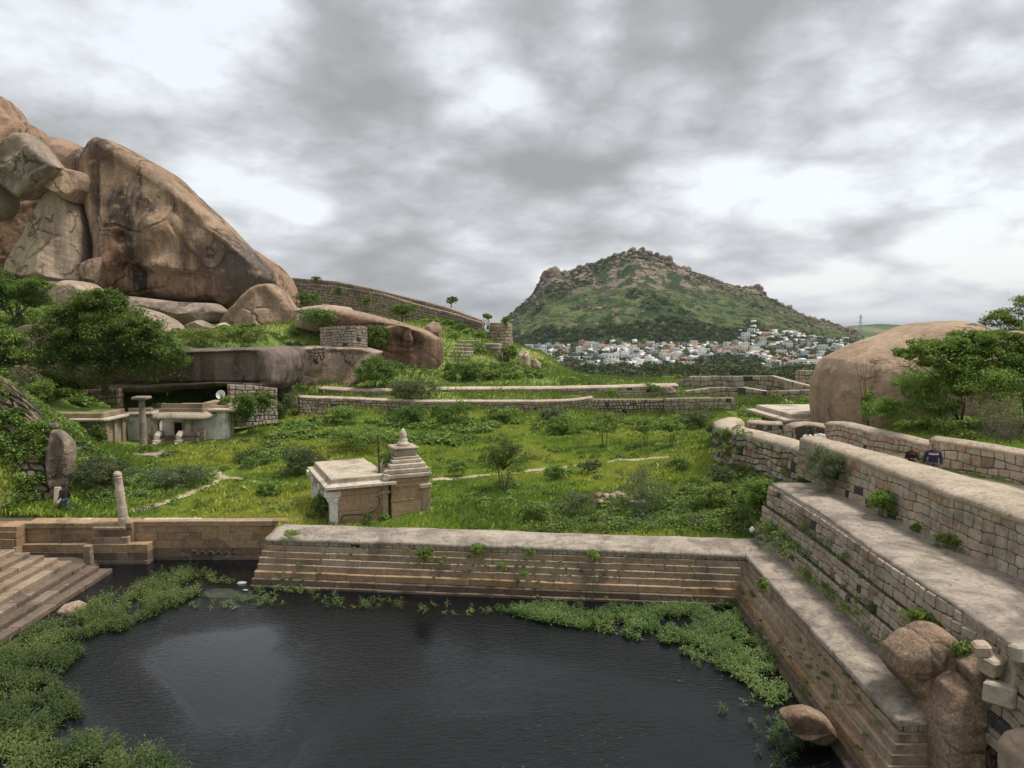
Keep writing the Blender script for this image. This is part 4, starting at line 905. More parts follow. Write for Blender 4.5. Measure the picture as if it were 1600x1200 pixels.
mb.tube(cc, .028, 6); tag(mb.build('cable', 'cable'), 'black cable looped across the ochre side wall of the shrine', 'cable')
mb = MB(); q = F(2.95, .7, 2.38); mb.tube([q, (q[0]-.03, q[1], q[2]+1.0), (q[0]-.06, q[1], q[2]+2.2)], [.05, .045, .035], 7); mb.lathe((q[0], q[1], q[2]), [(.1, 0), (.1, .1), (.06, .12)], 8)
mb.tube([(q[0]-.03, q[1], q[2]+1.2), (q[0]-.03, q[1], q[2]+1.5)], .075, 7)
tag(mb.build('rusty_pole', 'rust'), 'thin rusty iron pole standing on the shrine roof', 'pole')

# ------------------------------------------------------------------ pillars
def pillar(label, p, h, r, lean=(0, 0), cap=False, mat='cut_pale'):
    root = empty('stone_pillar', p, label, 'pillar', 'standing stone pillars')
    mb = MB()
    if cap: mb.lathe(p, [(r*1.05, -.3), (r*1.0, .3), (r*.95, h*.5), (r*.82, h-.25)], 16, None, 0, False, lean)
    else: mb.lathe(p, [(r*1.1, -.3), (r*1.1, .25), (r, .3), (r*.96, h*.28), (r*1.0, h*.3), (r*.94, h*.32), (r*.9, h*.62), (r*.94, h*.64), (r*.88, h*.66), (r*.82, h*.86), (r*.9, h*.88), (r*.8, h*.9), (r*.92, h*.93), (r*.86, h*.96), (r*.5, h)], 16, None, 0, False, lean)
    mb.build('shaft', mat, root, False)
    if cap:
        q = (p[0], p[1], p[2]+h-.3); mb = MB(); mb.lathe(q, [(r*.85, 0), (r*1.1, .12), (r*1.5, .2)], 12); mb.box((p[0], p[1], p[2]+h-.12), (r*4.2, r*4.2, .24), .1, None, .05); mb.build('capital', mat, root)
    return root
b = atz(189, 817, .15); pillar('leaning round pillar on the edge of the ochre pond wall', (b[0], b[1]+.3, .1), 2.75, .24, (-.09, 0))
b = atY(224, 692, 62.5); pillar('tall round pillar with a flat capital in front of the whitewashed cave shrine', b, 3.95, .3, (0, 0), True, 'rubble_far')

# ------------------------------------------------------------------ whitewashed cave shrine
def pb(mb, x0, x1, yt, yb, Y, dep, ch=.03, r=None):
    a, b = atY(x0, yb, Y), atY(x1, yt, Y); mb.box(((a[0]+b[0])/2, Y+dep/2, a[2]), (b[0]-a[0], dep, b[2]-a[2]), 0, r, ch)
TY = 66.
cs = empty('cave_shrine', atY(280, 688, TY), 'whitewashed shrine with a curved stone porch eave, set in the mouth of the cave', 'shrine')
mb = MB(); pb(mb, 200, 236, 650, 692, TY, .5); pb(mb, 303, 355, 644, 689, TY, .5); pb(mb, 234, 304, 648, 692, TY+2.2, .4)
pb(mb, 300, 304.5, 648, 690, TY+.1, 2.2); pb(mb, 232, 236, 648, 692, TY+.1, 2.2); mb.build('wall', 'whitewash', cs)
mb = MB(); pb(mb, 198, 206, 648, 660, TY-.15, .2, .05); mb.build('bracket', 'whitewash', cs); mb = MB(); pb(mb, 346, 353, 643, 655, TY-.15, .2, .05); pb(mb, 347.5, 351.5, 655, 688, TY-.1, .15, .02); mb.build('bracket', 'whitewash', cs)
mb = MB(); pb(mb, 355, 358.5, 645, 688, TY+.5, .4); pb(mb, 359, 362, 645, 684, TY+2, .4); pb(mb, 356, 362, 645, 684, TY+2.3, .2); mb.build('side_pillar', 'cut_pale', cs)
mb = MB(); pb(mb, 191, 238, 645, 649.5, TY-.5, 7, .08); mb.build('roof_edge', 'cut_pale', cs); mb = MB(); pb(mb, 300, 368, 639, 644, TY-.5, 7, .08); mb.build('roof_edge', 'cut_pale', cs)
mb = MB(); pb(mb, 200, 236, 638, 645, TY+.4, .4); mb.build('roof_parapet', 'granite', cs); mb = MB(); pb(mb, 314, 358, 634, 639, TY+.4, .4, .05); pb(mb, 353, 357, 632, 639, TY+.3, 5, .04); pb(mb, 318, 340, 629, 633, TY+3, 2.6); mb.build('roof_parapet', 'granite', cs)
P_ = [(atY(x, 0, TY)[0], TY+dy) for x, dy in ((226, .4), (228, -1.2), (300, -1.2), (319, 1.2))]   # curved eave
zE = atY(280, 652, TY-1.4)[2]
sweep('porch_eave', [(x, y, zE+z) for (x, y), z in zip(P_, (.1, 0, 0, .2))], [(.46, -.16), (.5, -.08), (.36, .12), (.14, .3), (-.1, .4), (-.35, .44)], 'cut_pale', cs, .35, .02, 4)
mb = MB(); a, b = atY(232, 0, TY)[0], atY(302, 0, TY)[0]; prism(mb, [(a, TY-1), (b, TY-1), (b+1.1, TY+1.4), (b+1.1, TY+4), (a, TY+4)], zE+.35, zE+.72); prism(mb, [(a+.1, TY-.75), (b-.1, TY-.75), (b+.8, TY+1.5), (b+.8, TY+1.8), (b-.2, TY-.5), (a+.1, TY-.5)], zE+.72, zE+1.15); mb.build('porch_roof', 'granite', cs)
for x0, x1 in ((238, 247), (288, 298)):
    mb = MB(); cx = (x0+x1)/2; pb(mb, x0-1, x1+1, 680, 688, TY-1.1, .6); pb(mb, x0+1, x1-1, 662, 680, TY-1.0, .42); pb(mb, x0, x1, 658, 662, TY-1.1, .5, .08); pb(mb, x0-3, x1+3, 653, 658, TY-1.15, .6, .1); mb.build('porch_pillar', 'cut_pale', cs)
mb = MB(); pb(mb, 272, 285, 661, 688, TY+2.12, .15, .01); mb.build('doorway', 'painted_void', cs)  # solid near-black panel; the opening's shade is put into its colour
mb = MB(); pb(mb, 269.5, 272, 658, 688, TY+2.05, .2, .01); pb(mb, 285, 287.5, 658, 688, TY+2.05, .2, .01); pb(mb, 269.5, 287.5, 656, 659, TY+2.0, .25, .01); mb.build('door_frame', 'whitewash', cs)
mb = MB(); pb(mb, 231, 253, 677, 683, TY-1.5, .5, .06); pb(mb, 232, 252, 683, 692, TY-1.35, .4); mb.build('porch_bench', 'granite', cs); mb = MB(); pb(mb, 276, 309, 676, 682, TY-1.5, .5, .06); pb(mb, 279, 308, 682, 692, TY-1.35, .4); pb(mb, 308, 320, 668, 690, TY-.9, .3, .1); mb.build('porch_bench', 'granite', cs)
for cx, lab in ((244, 'left'), (278, 'right')):
    mb = MB(); p = atY(cx, 697, TY-2.2)
    mb.tube([(p[0], p[1]+1.2, p[2]+1.0), (p[0], p[1]+.6, p[2]+1.05), (p[0], p[1]+.1, p[2]+.8), (p[0], p[1]-.05, p[2]+.4), (p[0], p[1]-.35, p[2]+.15), (p[0], p[1]-.5, p[2]+.3)], [.25, .3, .27, .2, .18, .1], 8)
    mb.box((p[0], p[1]+.5, p[2]-.2), (.5, 1.6, .75), 0, None, .08); mb.build('balustrade', 'cut_pale', cs)
mb = MB(); pb(mb, 234, 300, 690, 696, TY-1.6, 4, .02); mb.build('porch_floor', 'granite', cs)

sb = empty('side_building', atY(165, 690, 64), 'flat-roofed stone side building with grass on its roof, left of the cave shrine', 'building')
zr = atY(161, 653, 62)[2]; p0 = atY(161, 653, 62); X0 = p0[0]-.75
mb, bk = MB(), MB(); masonry(mb, [(X0-6.5, 62.3, zr-3.1), (X0+.35, 62.3, zr-3.1)], [(X0-6.5, 62.3, zr-.3), (X0+.35, 62.3, zr-.3)], .55, (.5, 1.1), .05, .05, 1, .15, 601, bk)
mb.build('stone_face', 'rubble_mossy', sb); bk.build('mortar', 'mortar', sb)
mb = MB()
for k in range(3): mb.box((X0+.75, 62.4+k*1.35, zr-3.3), (.3, .5, 3.05), 0, None, .03)
mb.box((X0+.6, 63.9, zr-3.3), (.2, 3.4, 3.04), 0, None, .02); mb.build('side_pillar', 'granite', sb)
mb = MB(); mb.box((X0-2.9, 62.2, zr-.3), (7.8, .9, .22), 0, None, .05); mb.box((X0+.7, 64.1, zr-.3), (.95, 4.4, .23), 0, None, .05); mb.build('eave', 'cut_pale', sb)
mb = MB(); mb.box((X0-3.1, 62.6, zr-.06), (7, .35, .42), 0, None, .04); mb.box((X0+.3, 64.3, zr-.06), (.35, 3.6, .43), 0, None, .04); mb.build('roof_parapet', 'granite', sb)
grid_o = grid_mesh('roof_turf', np.linspace(X0-6.8, X0+.2, 20), np.linspace(62.4, 66.4, 20), lambda X, Y: zr+.05+.22*fbm(np.stack([X, Y, X*0], -1), .8, 3, 4)+.08*(Y-62), 'meadow'); grid_o.parent = sb; grid_o.location = -Vector(sb.location)
mb = MB(); a = atY(193, 718, 56); b = atY(240, 718, 56); c2 = atY(256, 706, 59.5)
mb.box(((a[0]+b[0])/2, 56.6, a[2]-.6), (b[0]-a[0], 1.1, .95), 0, None, .05); mb.tube([b, c2], .28, 4); prism(mb, [(a[0]+.1, 56.2), (b[0]-.1, 56.2), (c2[0]-.2, 59.4), (a[0], 59.4)], a[2]-.8, a[2]+.1)
tag(mb.build('stone_platform', 'rubble_far'), 'low slab-edged stone platform in front of the tall capped pillar', 'platform')
# satellite dish by the cave
r_ = empty('dish', atY(345, 628, 69), 'small white dish on a stub post above the cave shrine roof', 'dish')
p = atY(345, 617, 69); mb = MB(); mb.lathe((0, 0, 0), [(.05, -.05), (.28, -.02), (.44, .08), (.42, .1), (.25, .02), (.02, -.02)], 16); o = mb.build('reflector', 'white_plastic'); o.parent = r_; o.location = p-np.array(r_.location); o.rotation_euler = (R(75), 0, 0)
mb = MB(); mb.tube([atY(345, 632, 69), atY(345, 618, 69.1)], .06, 6); mb.build('post', 'white_plastic', r_)

# orange-walled building by the lane
mp = empty('pillared_hall', (22, 53, 2), 'flat-roofed hall with orange brick walls beside the round boulder, at the end of the lane', 'building')
G = Fr((20.3, 52.2), 4)
mb = MB(); G.box(mb, .35, 6, .4, 6, 1.5, 3.55, .02); mb.build('wall', 'brick_red', mp)
mb = MB(); G.box(mb, .2, .75, .2, .7, 1.5, 3.3, .03); G.box(mb, .05, .95, .1, .8, 3.0, 3.5, .06); mb.build('pillar', 'granite_ochre', mp); mb = MB(); G.box(mb, 2.6, 3.0, .2, .6, 1.5, 3.4, .03); mb.build('pillar', 'granite_ochre', mp)
mb = MB(); G.box(mb, .3, 6, .3, .45, 2.9, 3.0, .01); G.box(mb, .3, 6, .28, .42, 2.35, 2.43, .01); mb.build('moulding', 'granite_ochre', mp)
mb = MB(); slab(mb, G, -.6, 7, -.5, 7, 3.55, 3.82, .08); mb.build('eave', 'cut_pale', mp)
mb = MB(); G.box(mb, 0, 6.6, .1, 6.4, 3.8, 4.15, .04); mb.build('roof_slab', 'cut_pale', mp)
# ------------------------------------------------------------------ boulders near and on the left hill
BG = 'granite boulders of the left hill'
boulder('huge brown granite boulder with dark vertical streaks, towering over the cave on the left', [(160, 217), (185, 224), (215, 240), (265, 268), (300, 305), (345, 345), (385, 388), (418, 422), (424, 438), (410, 462), (385, 478), (362, 483), (345, 474), (300, 474), (245, 470), (200, 467), (160, 458), (163, 420), (165, 392), (158, 365), (145, 330), (133, 292), (129, 255), (140, 240), (148, 226)], 125, 13, 'rock_huge', 3, group=BG,
        M=330, K=84, amp=.020, facets=7, e1=.6, cells=9, cella=.9, bumps=[(280, 365, 24, 2.4), (238, 425, 16, -3.0), (225, 380, 9, -1.5), (345, 350, 8, -1.6), (282, 420, 14, 1.4)], ecut=.86, sm=1, cuts=[(-.05, -1, .28, .55), (.55, -.75, -.42, .62), (-.9, -.55, .05, .72), (.1, -.72, -.75, .72), (.45, -.5, .8, .86), (.25, -.9, .1, .66)])
boulder('orange-brown boulder showing behind the right flank of the huge boulder', [(392, 388), (410, 400), (430, 413), (448, 432), (458, 455), (463, 472), (456, 492), (430, 486), (395, 470), (385, 430)], 135, 8, 'rock_orange', 4, group=BG, cells=5, amp=.03)
boulder('blunt speckled boulder leaning at the foot of the huge boulder, right side', [(383, 462), (396, 450), (408, 445), (426, 443), (447, 460), (464, 486), (460, 512), (440, 524), (395, 524), (352, 520), (342, 508), (362, 484)], 112, 6, 'rock_tan', 5, group=BG, cells=6, amp=.03, facets=8, ecut=.66, cuts=[(-.4, -1, .35, .5), (.6, -1, .3, .55)])
boulder('long pale flat rock lying directly beneath the huge boulder', [(196, 462), (230, 466), (280, 472), (335, 474), (352, 487), (345, 500), (310, 512), (270, 510), (225, 500), (196, 485)], 114, 7, 'rock_grey', 6, group=BG, amp=.03)
boulder('striped rounded rock with streaks sloping down beside the big tree', [(210, 478), (238, 486), (262, 498), (282, 515), (292, 538), (270, 548), (235, 545), (205, 520)], 100, 5, 'rock_grey', 7, group=BG, amp=.03)
boulder('low dark pointed stone under the pale flat rock', [(292, 508), (312, 500), (330, 508), (345, 516), (320, 524), (290, 522)], 104, 2.5, 'rock_grey', 8, group=BG)
boulder('small pale stone wedged between the flat rock and the leaning boulder', [(330, 515), (350, 504), (366, 515), (372, 530), (345, 535), (330, 528)], 102, 2.5, 'rock_pale', 8, group=BG)
boulder('ridged pale rock above the tree tops at the left, striped like folded cloth', [(95, 450), (112, 438), (135, 441), (152, 452), (160, 466), (150, 488), (110, 490), (92, 475)], 108, 5, 'rock_pale', 9, group=BG, amp=.05)
boulder('dark smooth rock left of the ridged pale one', [(40, 448), (60, 439), (100, 440), (112, 450), (105, 480), (60, 490), (35, 480)], 112, 5, 'rock_dark', 10, group=BG)
boulder('pale triangular slab standing on end left of the dark gap', [(92, 288), (103, 290), (113, 308), (122, 335), (128, 355), (130, 400), (130, 442), (100, 444), (55, 440), (14, 425), (20, 405), (45, 375), (62, 330), (78, 300)], 119, 7, 'rock_pale', 11, group=BG, cells=6, amp=.035, facets=9, M=200, K=50, ecut=.7, cuts=[(-.5, -1, .25, .55), (.8, -.7, .1, .6)])
boulder('broad rust-stained rock face sloping behind the triangular slab', [(62, 288), (85, 296), (95, 330), (75, 400), (30, 440), (-60, 450), (-60, 340), (0, 320), (30, 300)], 127, 6, 'rock_orange', 12, group=BG, cells=8, amp=.03)
boulder('angular grey boulder perched on top of the rock pile at the upper left', [(-14, 240), (0, 228), (14, 222), (30, 208), (46, 207), (60, 222), (75, 245), (92, 262), (80, 275), (66, 290), (50, 305), (33, 312), (15, 298), (0, 280), (-14, 265)], 115, 6.5, 'rock_grey', 13, group=BG, cells=6, amp=.03, facets=12, M=200, K=50, ecut=.62, cuts=[(-.3, -.8, .5, .5), (.5, -1, -.2, .55), (-.2, -.8, -.8, .55)])
boulder('orange rock peak at the top left corner of the hill', [(-90, 160), (-40, 150), (-5, 146), (10, 158), (22, 178), (32, 190), (50, 194), (60, 210), (64, 230), (40, 260), (-90, 300)], 150, 10, 'rock_orange', 14, group=BG, cells=7, amp=.025)
boulder('wedge-shaped dark-bellied rock jammed between the perched boulder and the huge one', [(64, 262), (75, 258), (100, 263), (130, 270), (133, 282), (130, 298), (118, 318), (105, 312), (85, 300), (68, 285)], 118, 4, 'rock_tan', 15, group=BG, cells=5, amp=.03, facets=10, ecut=.7)
boulder('rounded orange dome on the skyline behind the rock pile', [(66, 224), (80, 220), (101, 219), (120, 225), (137, 234), (150, 250), (150, 290), (100, 300), (70, 280)], 160, 9, 'rock_orange', 16, group=BG, amp=.02, facets=2)
boulder('small tan shoulder rock between the orange dome and the huge boulder', [(104, 264), (120, 246), (135, 236), (150, 231), (155, 250), (150, 290), (120, 285)], 138, 5, 'rock_tan', 17, group=BG, amp=.02)
boulder('small boulder trapped low in the dark gap', [(133, 412), (145, 405), (164, 401), (165, 415), (160, 435), (156, 450), (142, 447), (133, 430)], 117, 2.8, 'rock_tan', 18, group=BG, amp=.03)
boulder('narrow slab standing inside the dark gap beside the huge boulder', [(122, 318), (138, 318), (150, 345), (162, 385), (165, 410), (146, 412), (136, 360)], 130, 3, 'rock_tan', 19, group=BG, amp=.02)
boulder('rounded boulder at the left picture edge under the perched one', [(-40, 272), (-10, 270), (5, 282), (13, 300), (12, 322), (0, 342), (-40, 350)], 117, 5, 'rock_grey', 20, group=BG)
boulder('added dark rock mass behind the gap, its colour standing for the crevice shade', [(-80, 250), (60, 250), (150, 300), (200, 420), (190, 500), (60, 540), (-80, 540)], 143, 8, 'rock_dark', 21, group=BG, amp=.02, facets=3)  # added backdrop: the crevice's shade is put into its dark colour
boulder('dark filler rock added to close the bright gap under the huge boulder, right side', [(300, 462), (345, 455), (395, 462), (410, 485), (395, 508), (320, 505), (298, 485)], 130, 4, 'rock_dark', 31, group=BG)  # added dark filler, keeps bright sky from showing under the boulder
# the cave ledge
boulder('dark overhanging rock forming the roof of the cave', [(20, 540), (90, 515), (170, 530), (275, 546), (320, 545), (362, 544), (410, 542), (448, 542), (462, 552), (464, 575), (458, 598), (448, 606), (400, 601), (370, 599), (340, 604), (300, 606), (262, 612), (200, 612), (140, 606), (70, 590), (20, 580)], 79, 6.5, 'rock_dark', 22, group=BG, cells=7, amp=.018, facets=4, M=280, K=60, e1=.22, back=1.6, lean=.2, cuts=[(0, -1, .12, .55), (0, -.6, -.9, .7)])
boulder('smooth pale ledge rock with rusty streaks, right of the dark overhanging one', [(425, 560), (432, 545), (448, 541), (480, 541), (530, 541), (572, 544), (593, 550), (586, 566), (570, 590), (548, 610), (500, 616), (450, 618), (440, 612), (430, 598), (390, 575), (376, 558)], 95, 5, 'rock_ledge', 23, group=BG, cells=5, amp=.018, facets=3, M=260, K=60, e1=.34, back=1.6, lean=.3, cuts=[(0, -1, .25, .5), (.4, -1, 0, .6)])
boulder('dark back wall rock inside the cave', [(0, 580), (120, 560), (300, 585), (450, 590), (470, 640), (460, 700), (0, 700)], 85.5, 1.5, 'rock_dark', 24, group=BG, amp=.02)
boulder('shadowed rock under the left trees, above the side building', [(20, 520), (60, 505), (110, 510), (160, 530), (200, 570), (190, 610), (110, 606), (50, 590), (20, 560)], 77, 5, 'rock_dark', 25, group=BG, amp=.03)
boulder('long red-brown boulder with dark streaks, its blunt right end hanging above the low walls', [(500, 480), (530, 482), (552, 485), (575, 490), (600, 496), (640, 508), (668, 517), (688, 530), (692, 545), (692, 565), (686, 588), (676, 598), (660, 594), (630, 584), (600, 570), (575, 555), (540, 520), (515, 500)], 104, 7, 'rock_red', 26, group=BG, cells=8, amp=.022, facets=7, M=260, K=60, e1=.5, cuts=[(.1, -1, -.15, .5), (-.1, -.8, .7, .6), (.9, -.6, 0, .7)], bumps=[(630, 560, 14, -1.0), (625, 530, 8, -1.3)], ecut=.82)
boulder('pale flat-topped rock running up behind the red boulder', [(462, 488), (480, 480), (512, 476), (545, 480), (560, 495), (550, 515), (500, 520), (462, 512)], 108, 6, 'rock_pale', 27, group=BG, amp=.02)
boulder('small squarish boulder perched above the end of the red boulder', [(664, 510), (676, 502), (686, 504), (690, 515), (689, 530), (675, 528), (664, 520)], 112, 2.2, 'rock_tan', 28, group=BG)
boulder('pale rock sheet sloping out from under the red boulder', [(636, 590), (660, 594), (686, 605), (690, 612), (650, 612), (620, 606)], 99, 3, 'rock_pale', 29, group=BG)
boulder('flat pale rock hump at the end of the second low wall, centre', [(990, 606), (1010, 601), (1040, 600), (1056, 604), (1062, 612), (1030, 616), (992, 613)], 93, 2, 'rock_pale', 30, group='pale rocks above the town')
for i, (o, Y, lb) in enumerate([([(796, 570), (804, 567), (812, 575), (813, 586), (800, 589), (792, 580)], 110, 'squat pale rock at the foot of the lower bastion'), ([(810, 552), (818, 546), (826, 550), (829, 566), (826, 585), (817, 588), (809, 574)], 112, 'tall rounded pale rock beside the lower bastion'),
        ([(828, 562), (838, 561), (846, 568), (845, 576), (834, 576)], 118, 'small pale boulder half sunk in the slope'), ([(822, 590), (832, 590), (838, 600), (830, 606), (822, 602)], 108, 'pale stone low on the slope near the low wall'), ([(846, 590), (854, 592), (858, 600), (848, 602)], 112, 'smallest pale stone on the slope above the low wall'),
        ([(785, 545), (792, 543), (797, 552), (795, 566), (786, 564)], 116, 'narrow grey rock tucked against the lower bastion')]):
    boulder(lb, o, Y, 1.6, 'rock_pale' if i < 5 else 'rock_grey', 40+i, group='pale rocks above the town')
boulder('giant smooth tan boulder standing at the bend of the lane on the right', [(1302, 560), (1320, 550), (1338, 541), (1365, 530), (1395, 520), (1412, 512), (1432, 505), (1460, 502), (1490, 501), (1512, 505), (1530, 516), (1545, 545), (1555, 600), (1540, 660), (1460, 700), (1330, 700), (1292, 688), (1284, 670), (1280, 640), (1281, 605), (1290, 578)], 49.5, 5.5, 'rock_round', 50, M=300, K=70, amp=.016, facets=4, e1=.62, flake=.9, bumps=[(1440, 525, 30, .5)])
boulder('bald top of another pale boulder behind the leafy trees at the right edge', [(1530, 525), (1560, 516), (1600, 515), (1650, 520), (1660, 600), (1540, 600)], 58, 5, 'rock_round', 51)
boulder('upright boulder with an overhanging foot, at the end of the left rubble slope', [(82, 672), (92, 672), (101, 680), (109, 690), (111, 704), (110, 722), (105, 745), (98, 768), (92, 782), (86, 768), (80, 748), (76, 724), (75, 704), (78, 690)], 41.0, 1.0, 'rock_grey', 52, cells=4, amp=.02, facets=8, e1=.5, cuts=[(-.3, -1, .3, .4), (.9, -.6, -.2, .5)])
boulder('cut stone block balanced on top of the leaning boulder', [(76, 662), (88, 660), (90, 668), (80, 671)], 41.6, .3, 'rock_grey', 53)
boulder('brown rounded boulder that the ledge ends against, lower right', [(1394, 1046), (1400, 1022), (1428, 1000), (1462, 984), (1480, 986), (1504, 1008), (1514, 1030), (1530, 1080), (1510, 1130), (1480, 1170), (1462, 1150), (1452, 1108), (1412, 1072)], 19.0, 1.4, 'rock_brown', 54, cells=9, rough=1.6, amp=.05, facets=12, e1=.42, M=240, K=60, ecut=.62, flake=.8, cuts=[(-.5, -.8, .6, .5), (.2, -1, -.1, .45), (-.9, -.5, -.2, .6)])
boulder('larger brown boulder with a deep cleft, in the bottom right corner', [(1464, 1120), (1474, 1096), (1484, 1070), (1508, 1054), (1536, 1062), (1556, 1090), (1580, 1112), (1582, 1150), (1574, 1200), (1580, 1300), (1458, 1300)], 17.8, 1.5, 'rock_brown', 55, cells=12, rough=1.6, amp=.05, facets=12, e1=.38, M=260, K=60, ecut=.62, flake=.8, cuts=[(-.7, -1, .2, .5), (.4, -1, .3, .5), (0, -.6, .9, .65)])
boulder('pale boulder cut off by the bottom right corner of the view', [(1576, 1172), (1590, 1152), (1612, 1146), (1660, 1150), (1670, 1290), (1578, 1290)], 15.9, .8, 'rock_pale', 56)
boulder('reddish flat boulder poking out of the water under the right pond wall', [(1211, 1104), (1226, 1092), (1246, 1088), (1264, 1096), (1285, 1112), (1302, 1135), (1316, 1180), (1290, 1172), (1262, 1158), (1236, 1138)], 20.5, .7, 'rock_brown', 57, amp=.03, lean=-.9, cuts=[(-.2, -.6, .8, .3)], e1=.5)
boulder('pink-white stone half sunk in the pond beside the steps', [(86, 958), (100, 945), (118, 940), (132, 946), (134, 956), (112, 968), (92, 970)], 31, .5, 'rock_pale', 58)
for i, (x, y, w, h) in enumerate([(1548, 1038, 34, 26), (1586, 1060, 44, 34), (1562, 1085, 40, 30), (1596, 1022, 26, 24), (1535, 1015, 26, 18)]):
    p = atY(x, y+h/2, 17.4-.25*i); k = 19/FP; mb = MB(); mb.box(p, (w*k, w*k*.8, h*k), .4+i, .3+.1*i, .05, .15)
    o = mb.build('fallen_block', 'rubble'); tag(o, ['fallen grey block beside the terrace wall, uppermost left', 'large fallen squared block at the right picture edge', 'fallen squared block resting on the brown boulder', 'small fallen block near the broken wall corner', 'flat fallen stone against the wall foot'][i], 'block', 'fallen blocks by the brown boulders')
boulder('rough brown rock shelf under the fallen blocks, at the right edge', [(1505, 1040), (1540, 1022), (1600, 1040), (1660, 1070), (1660, 1180), (1580, 1160), (1530, 1110)], 17.9, .9, 'rock_brown', 59, cells=8, amp=.05, facets=10, e1=.45)
# masonry fill above the brown boulders
pxwall('broken lower end of the terrace wall built of big squared blocks, above the brown boulders', [(1482, 962, 19.6), (1535, 990, 18.3), (1600, 1040, 16.8), (1680, 1100, 15.4)], [1.6, 2.2, 2.3, 2.3], .5, 517, row=.38, w=(.35, .6), cop=None, gap=.04, bulge=.1, name='retaining_wall')

# ------------------------------------------------------------------ the far hill
RIDGE = [(700, 575), (745, 535), (770, 512), (788, 497), (805, 482), (830, 460), (845, 432), (860, 423), (880, 424), (900, 416), (925, 408), (950, 400), (975, 393), (995, 391), (1015, 397), (1035, 404), (1060, 414), (1085, 424), (1110, 433), (1130, 441), (1150, 446), (1180, 449), (1195, 462), (1215, 474), (1245, 487), (1275, 499), (1310, 509), (1335, 517), (1350, 528), (1380, 545), (1430, 560)]
RY = 1750.
_rx = np.array([(x-800)/FP for x, y in RIDGE]); _rz = np.array([atY(x, y, RY)[2] for x, y in RIDGE])
def hillz(X, Y):
    u = X/(1250+.5*(Y-1250)+250)*.985+.0; u = X/Y
    rz = np.interp(u, _rx, _rz, left=-90, right=-90); base = farg(X, Y)
    s = (Y-1230-40*fbm(np.stack([X, Y, X*0], -1), 1/150, 2, 8))/(RY-1230); s = np.where(s > 1, np.clip(2-s, 0, 1), np.clip(s, 0, 1))
    prof = .75*s+.35*s*(1-s)+.25*s**2
    P = np.stack([X, Y, X*0], -1)
    n = (9*fbm(P, 1/70, 5, 2)+5*fbm(P, 1/24, 4, 12, ridged=True))*sstep(0, .25, s)*(1-.55*sstep(.85, 1, s))
    up = np.maximum(rz-base, 0)
    return base-2+up*prof+n*np.clip(up/60, 0, 1)-25*(up <= 0)-3*(s <= 0)
hx = np.arange(-260, 1000, 5.); hy = np.arange(1180, 2300, 6.)
tag(grid_mesh('hill', hx, hy, hillz, 'hillside'), kind='structure')
def ico(seed, n=2):
    """a lumpy, faceted rock of unit radius"""
    import bmesh
    bm = bmesh.new(); bmesh.ops.create_icosphere(bm, subdivisions=n, radius=1); V = np.array([v.co[:] for v in bm.verts]); r = np.random.default_rng(seed)
    for i in range(8):
        d = r.normal(size=3); d /= np.linalg.norm(d); dd = V@d; lim = r.uniform(.55, .9); V = V-np.outer(np.maximum(dd-lim, 0)*.95, d)
    V *= 1+.16*fbm(V*1.7+seed, 1, 3, seed)[:, None]; F = np.array([[v.index for v in f.verts] for f in bm.faces]); bm.free(); return V*np.array([1, .9, .85]), F
ROCKS = [ico(s) for s in range(6)]; rock_me = []
for V, F in ROCKS: me = npmesh('hill_boulder', V, F); me.materials.append(MATS['rock_far']); rock_me.append(me)
rr = np.random.default_rng(5)
def on_hill(x, yfrac):            # world point on the hill surface by bearing and slope fraction
    u = (x-800)/FP; Y = 1240+(RY-1240)*yfrac; return u*Y, Y, float(hillz(np.array([u*Y]), np.array([Y]))[0])
def hbin(x, f):
    a = 'on the left shoulder' if x < 880 else 'left of the summit' if x < 960 else 'on the summit dome' if x < 1040 else 'right of the summit' if x < 1130 else 'on the right shoulder' if x < 1210 else 'on the long right spur'
    return ('high up' if f > .78 else 'halfway up' if f > .45 else 'low')+' '+a
big = [(855, .94, 20, 20), (868, .91, 17, 24), (880, .93, 14, 14), (1010, .95, 12, 9), (1040, .9, 14, 18), (1180, .95, 14, 13), (1190, .92, 10, 11), (862, .96, 17, 17), (850, .93, 12, 14), (875, .97, 12, 11), (893, .97, 9, 8), (905, .98, 10, 9), (925, .93, 9, 9), (898, .82, 8, 9), (985, .98, 14, 9), (1000, .99, 10, 10), (1012, .99, 9, 9), (1025, .97, 11, 12), (1035, .9, 13, 18), (1046, .86, 9, 12), (1022, .84, 7, 9), (987, .85, 14, 9), (960, .96, 9, 8), (940, .97, 8, 8),
       (1122, .82, 12, 11), (1182, .97, 14, 13), (1172, .95, 10, 10), (1150, .94, 9, 8), (1084, .7, 5, 8), (884, .66, 12, 8), (1230, .93, 10, 9), (1240, .82, 8, 10), (1252, .9, 9, 9), (1275, .93, 10, 8), (1290, .96, 9, 8), (1307, .9, 10, 8), (1262, .75, 8, 10), (935, .30, 9, 5), (1018, .7, 8, 7), (1070, .9, 12, 10), (1100, .93, 8, 7), (1210, .9, 8, 9), (1320, .93, 9, 8), (845, .85, 8, 9), (835, .82, 7, 7), (805, .8, 7, 6), (800, .6, 5, 4)]
items = list(big)
while len(items) < 290:
    x = rr.uniform(800, 1335); f = rr.beta(2.6, 1.3)
    dens = .35+.65*(f > .72)+.5*(x > 1190)-.35*((f < .45) & (x < 1190))
    if rr.uniform() < dens: items.append((x, f, rr.uniform(2.2, 5.5)*(1+.5*(f > .75)), 0))
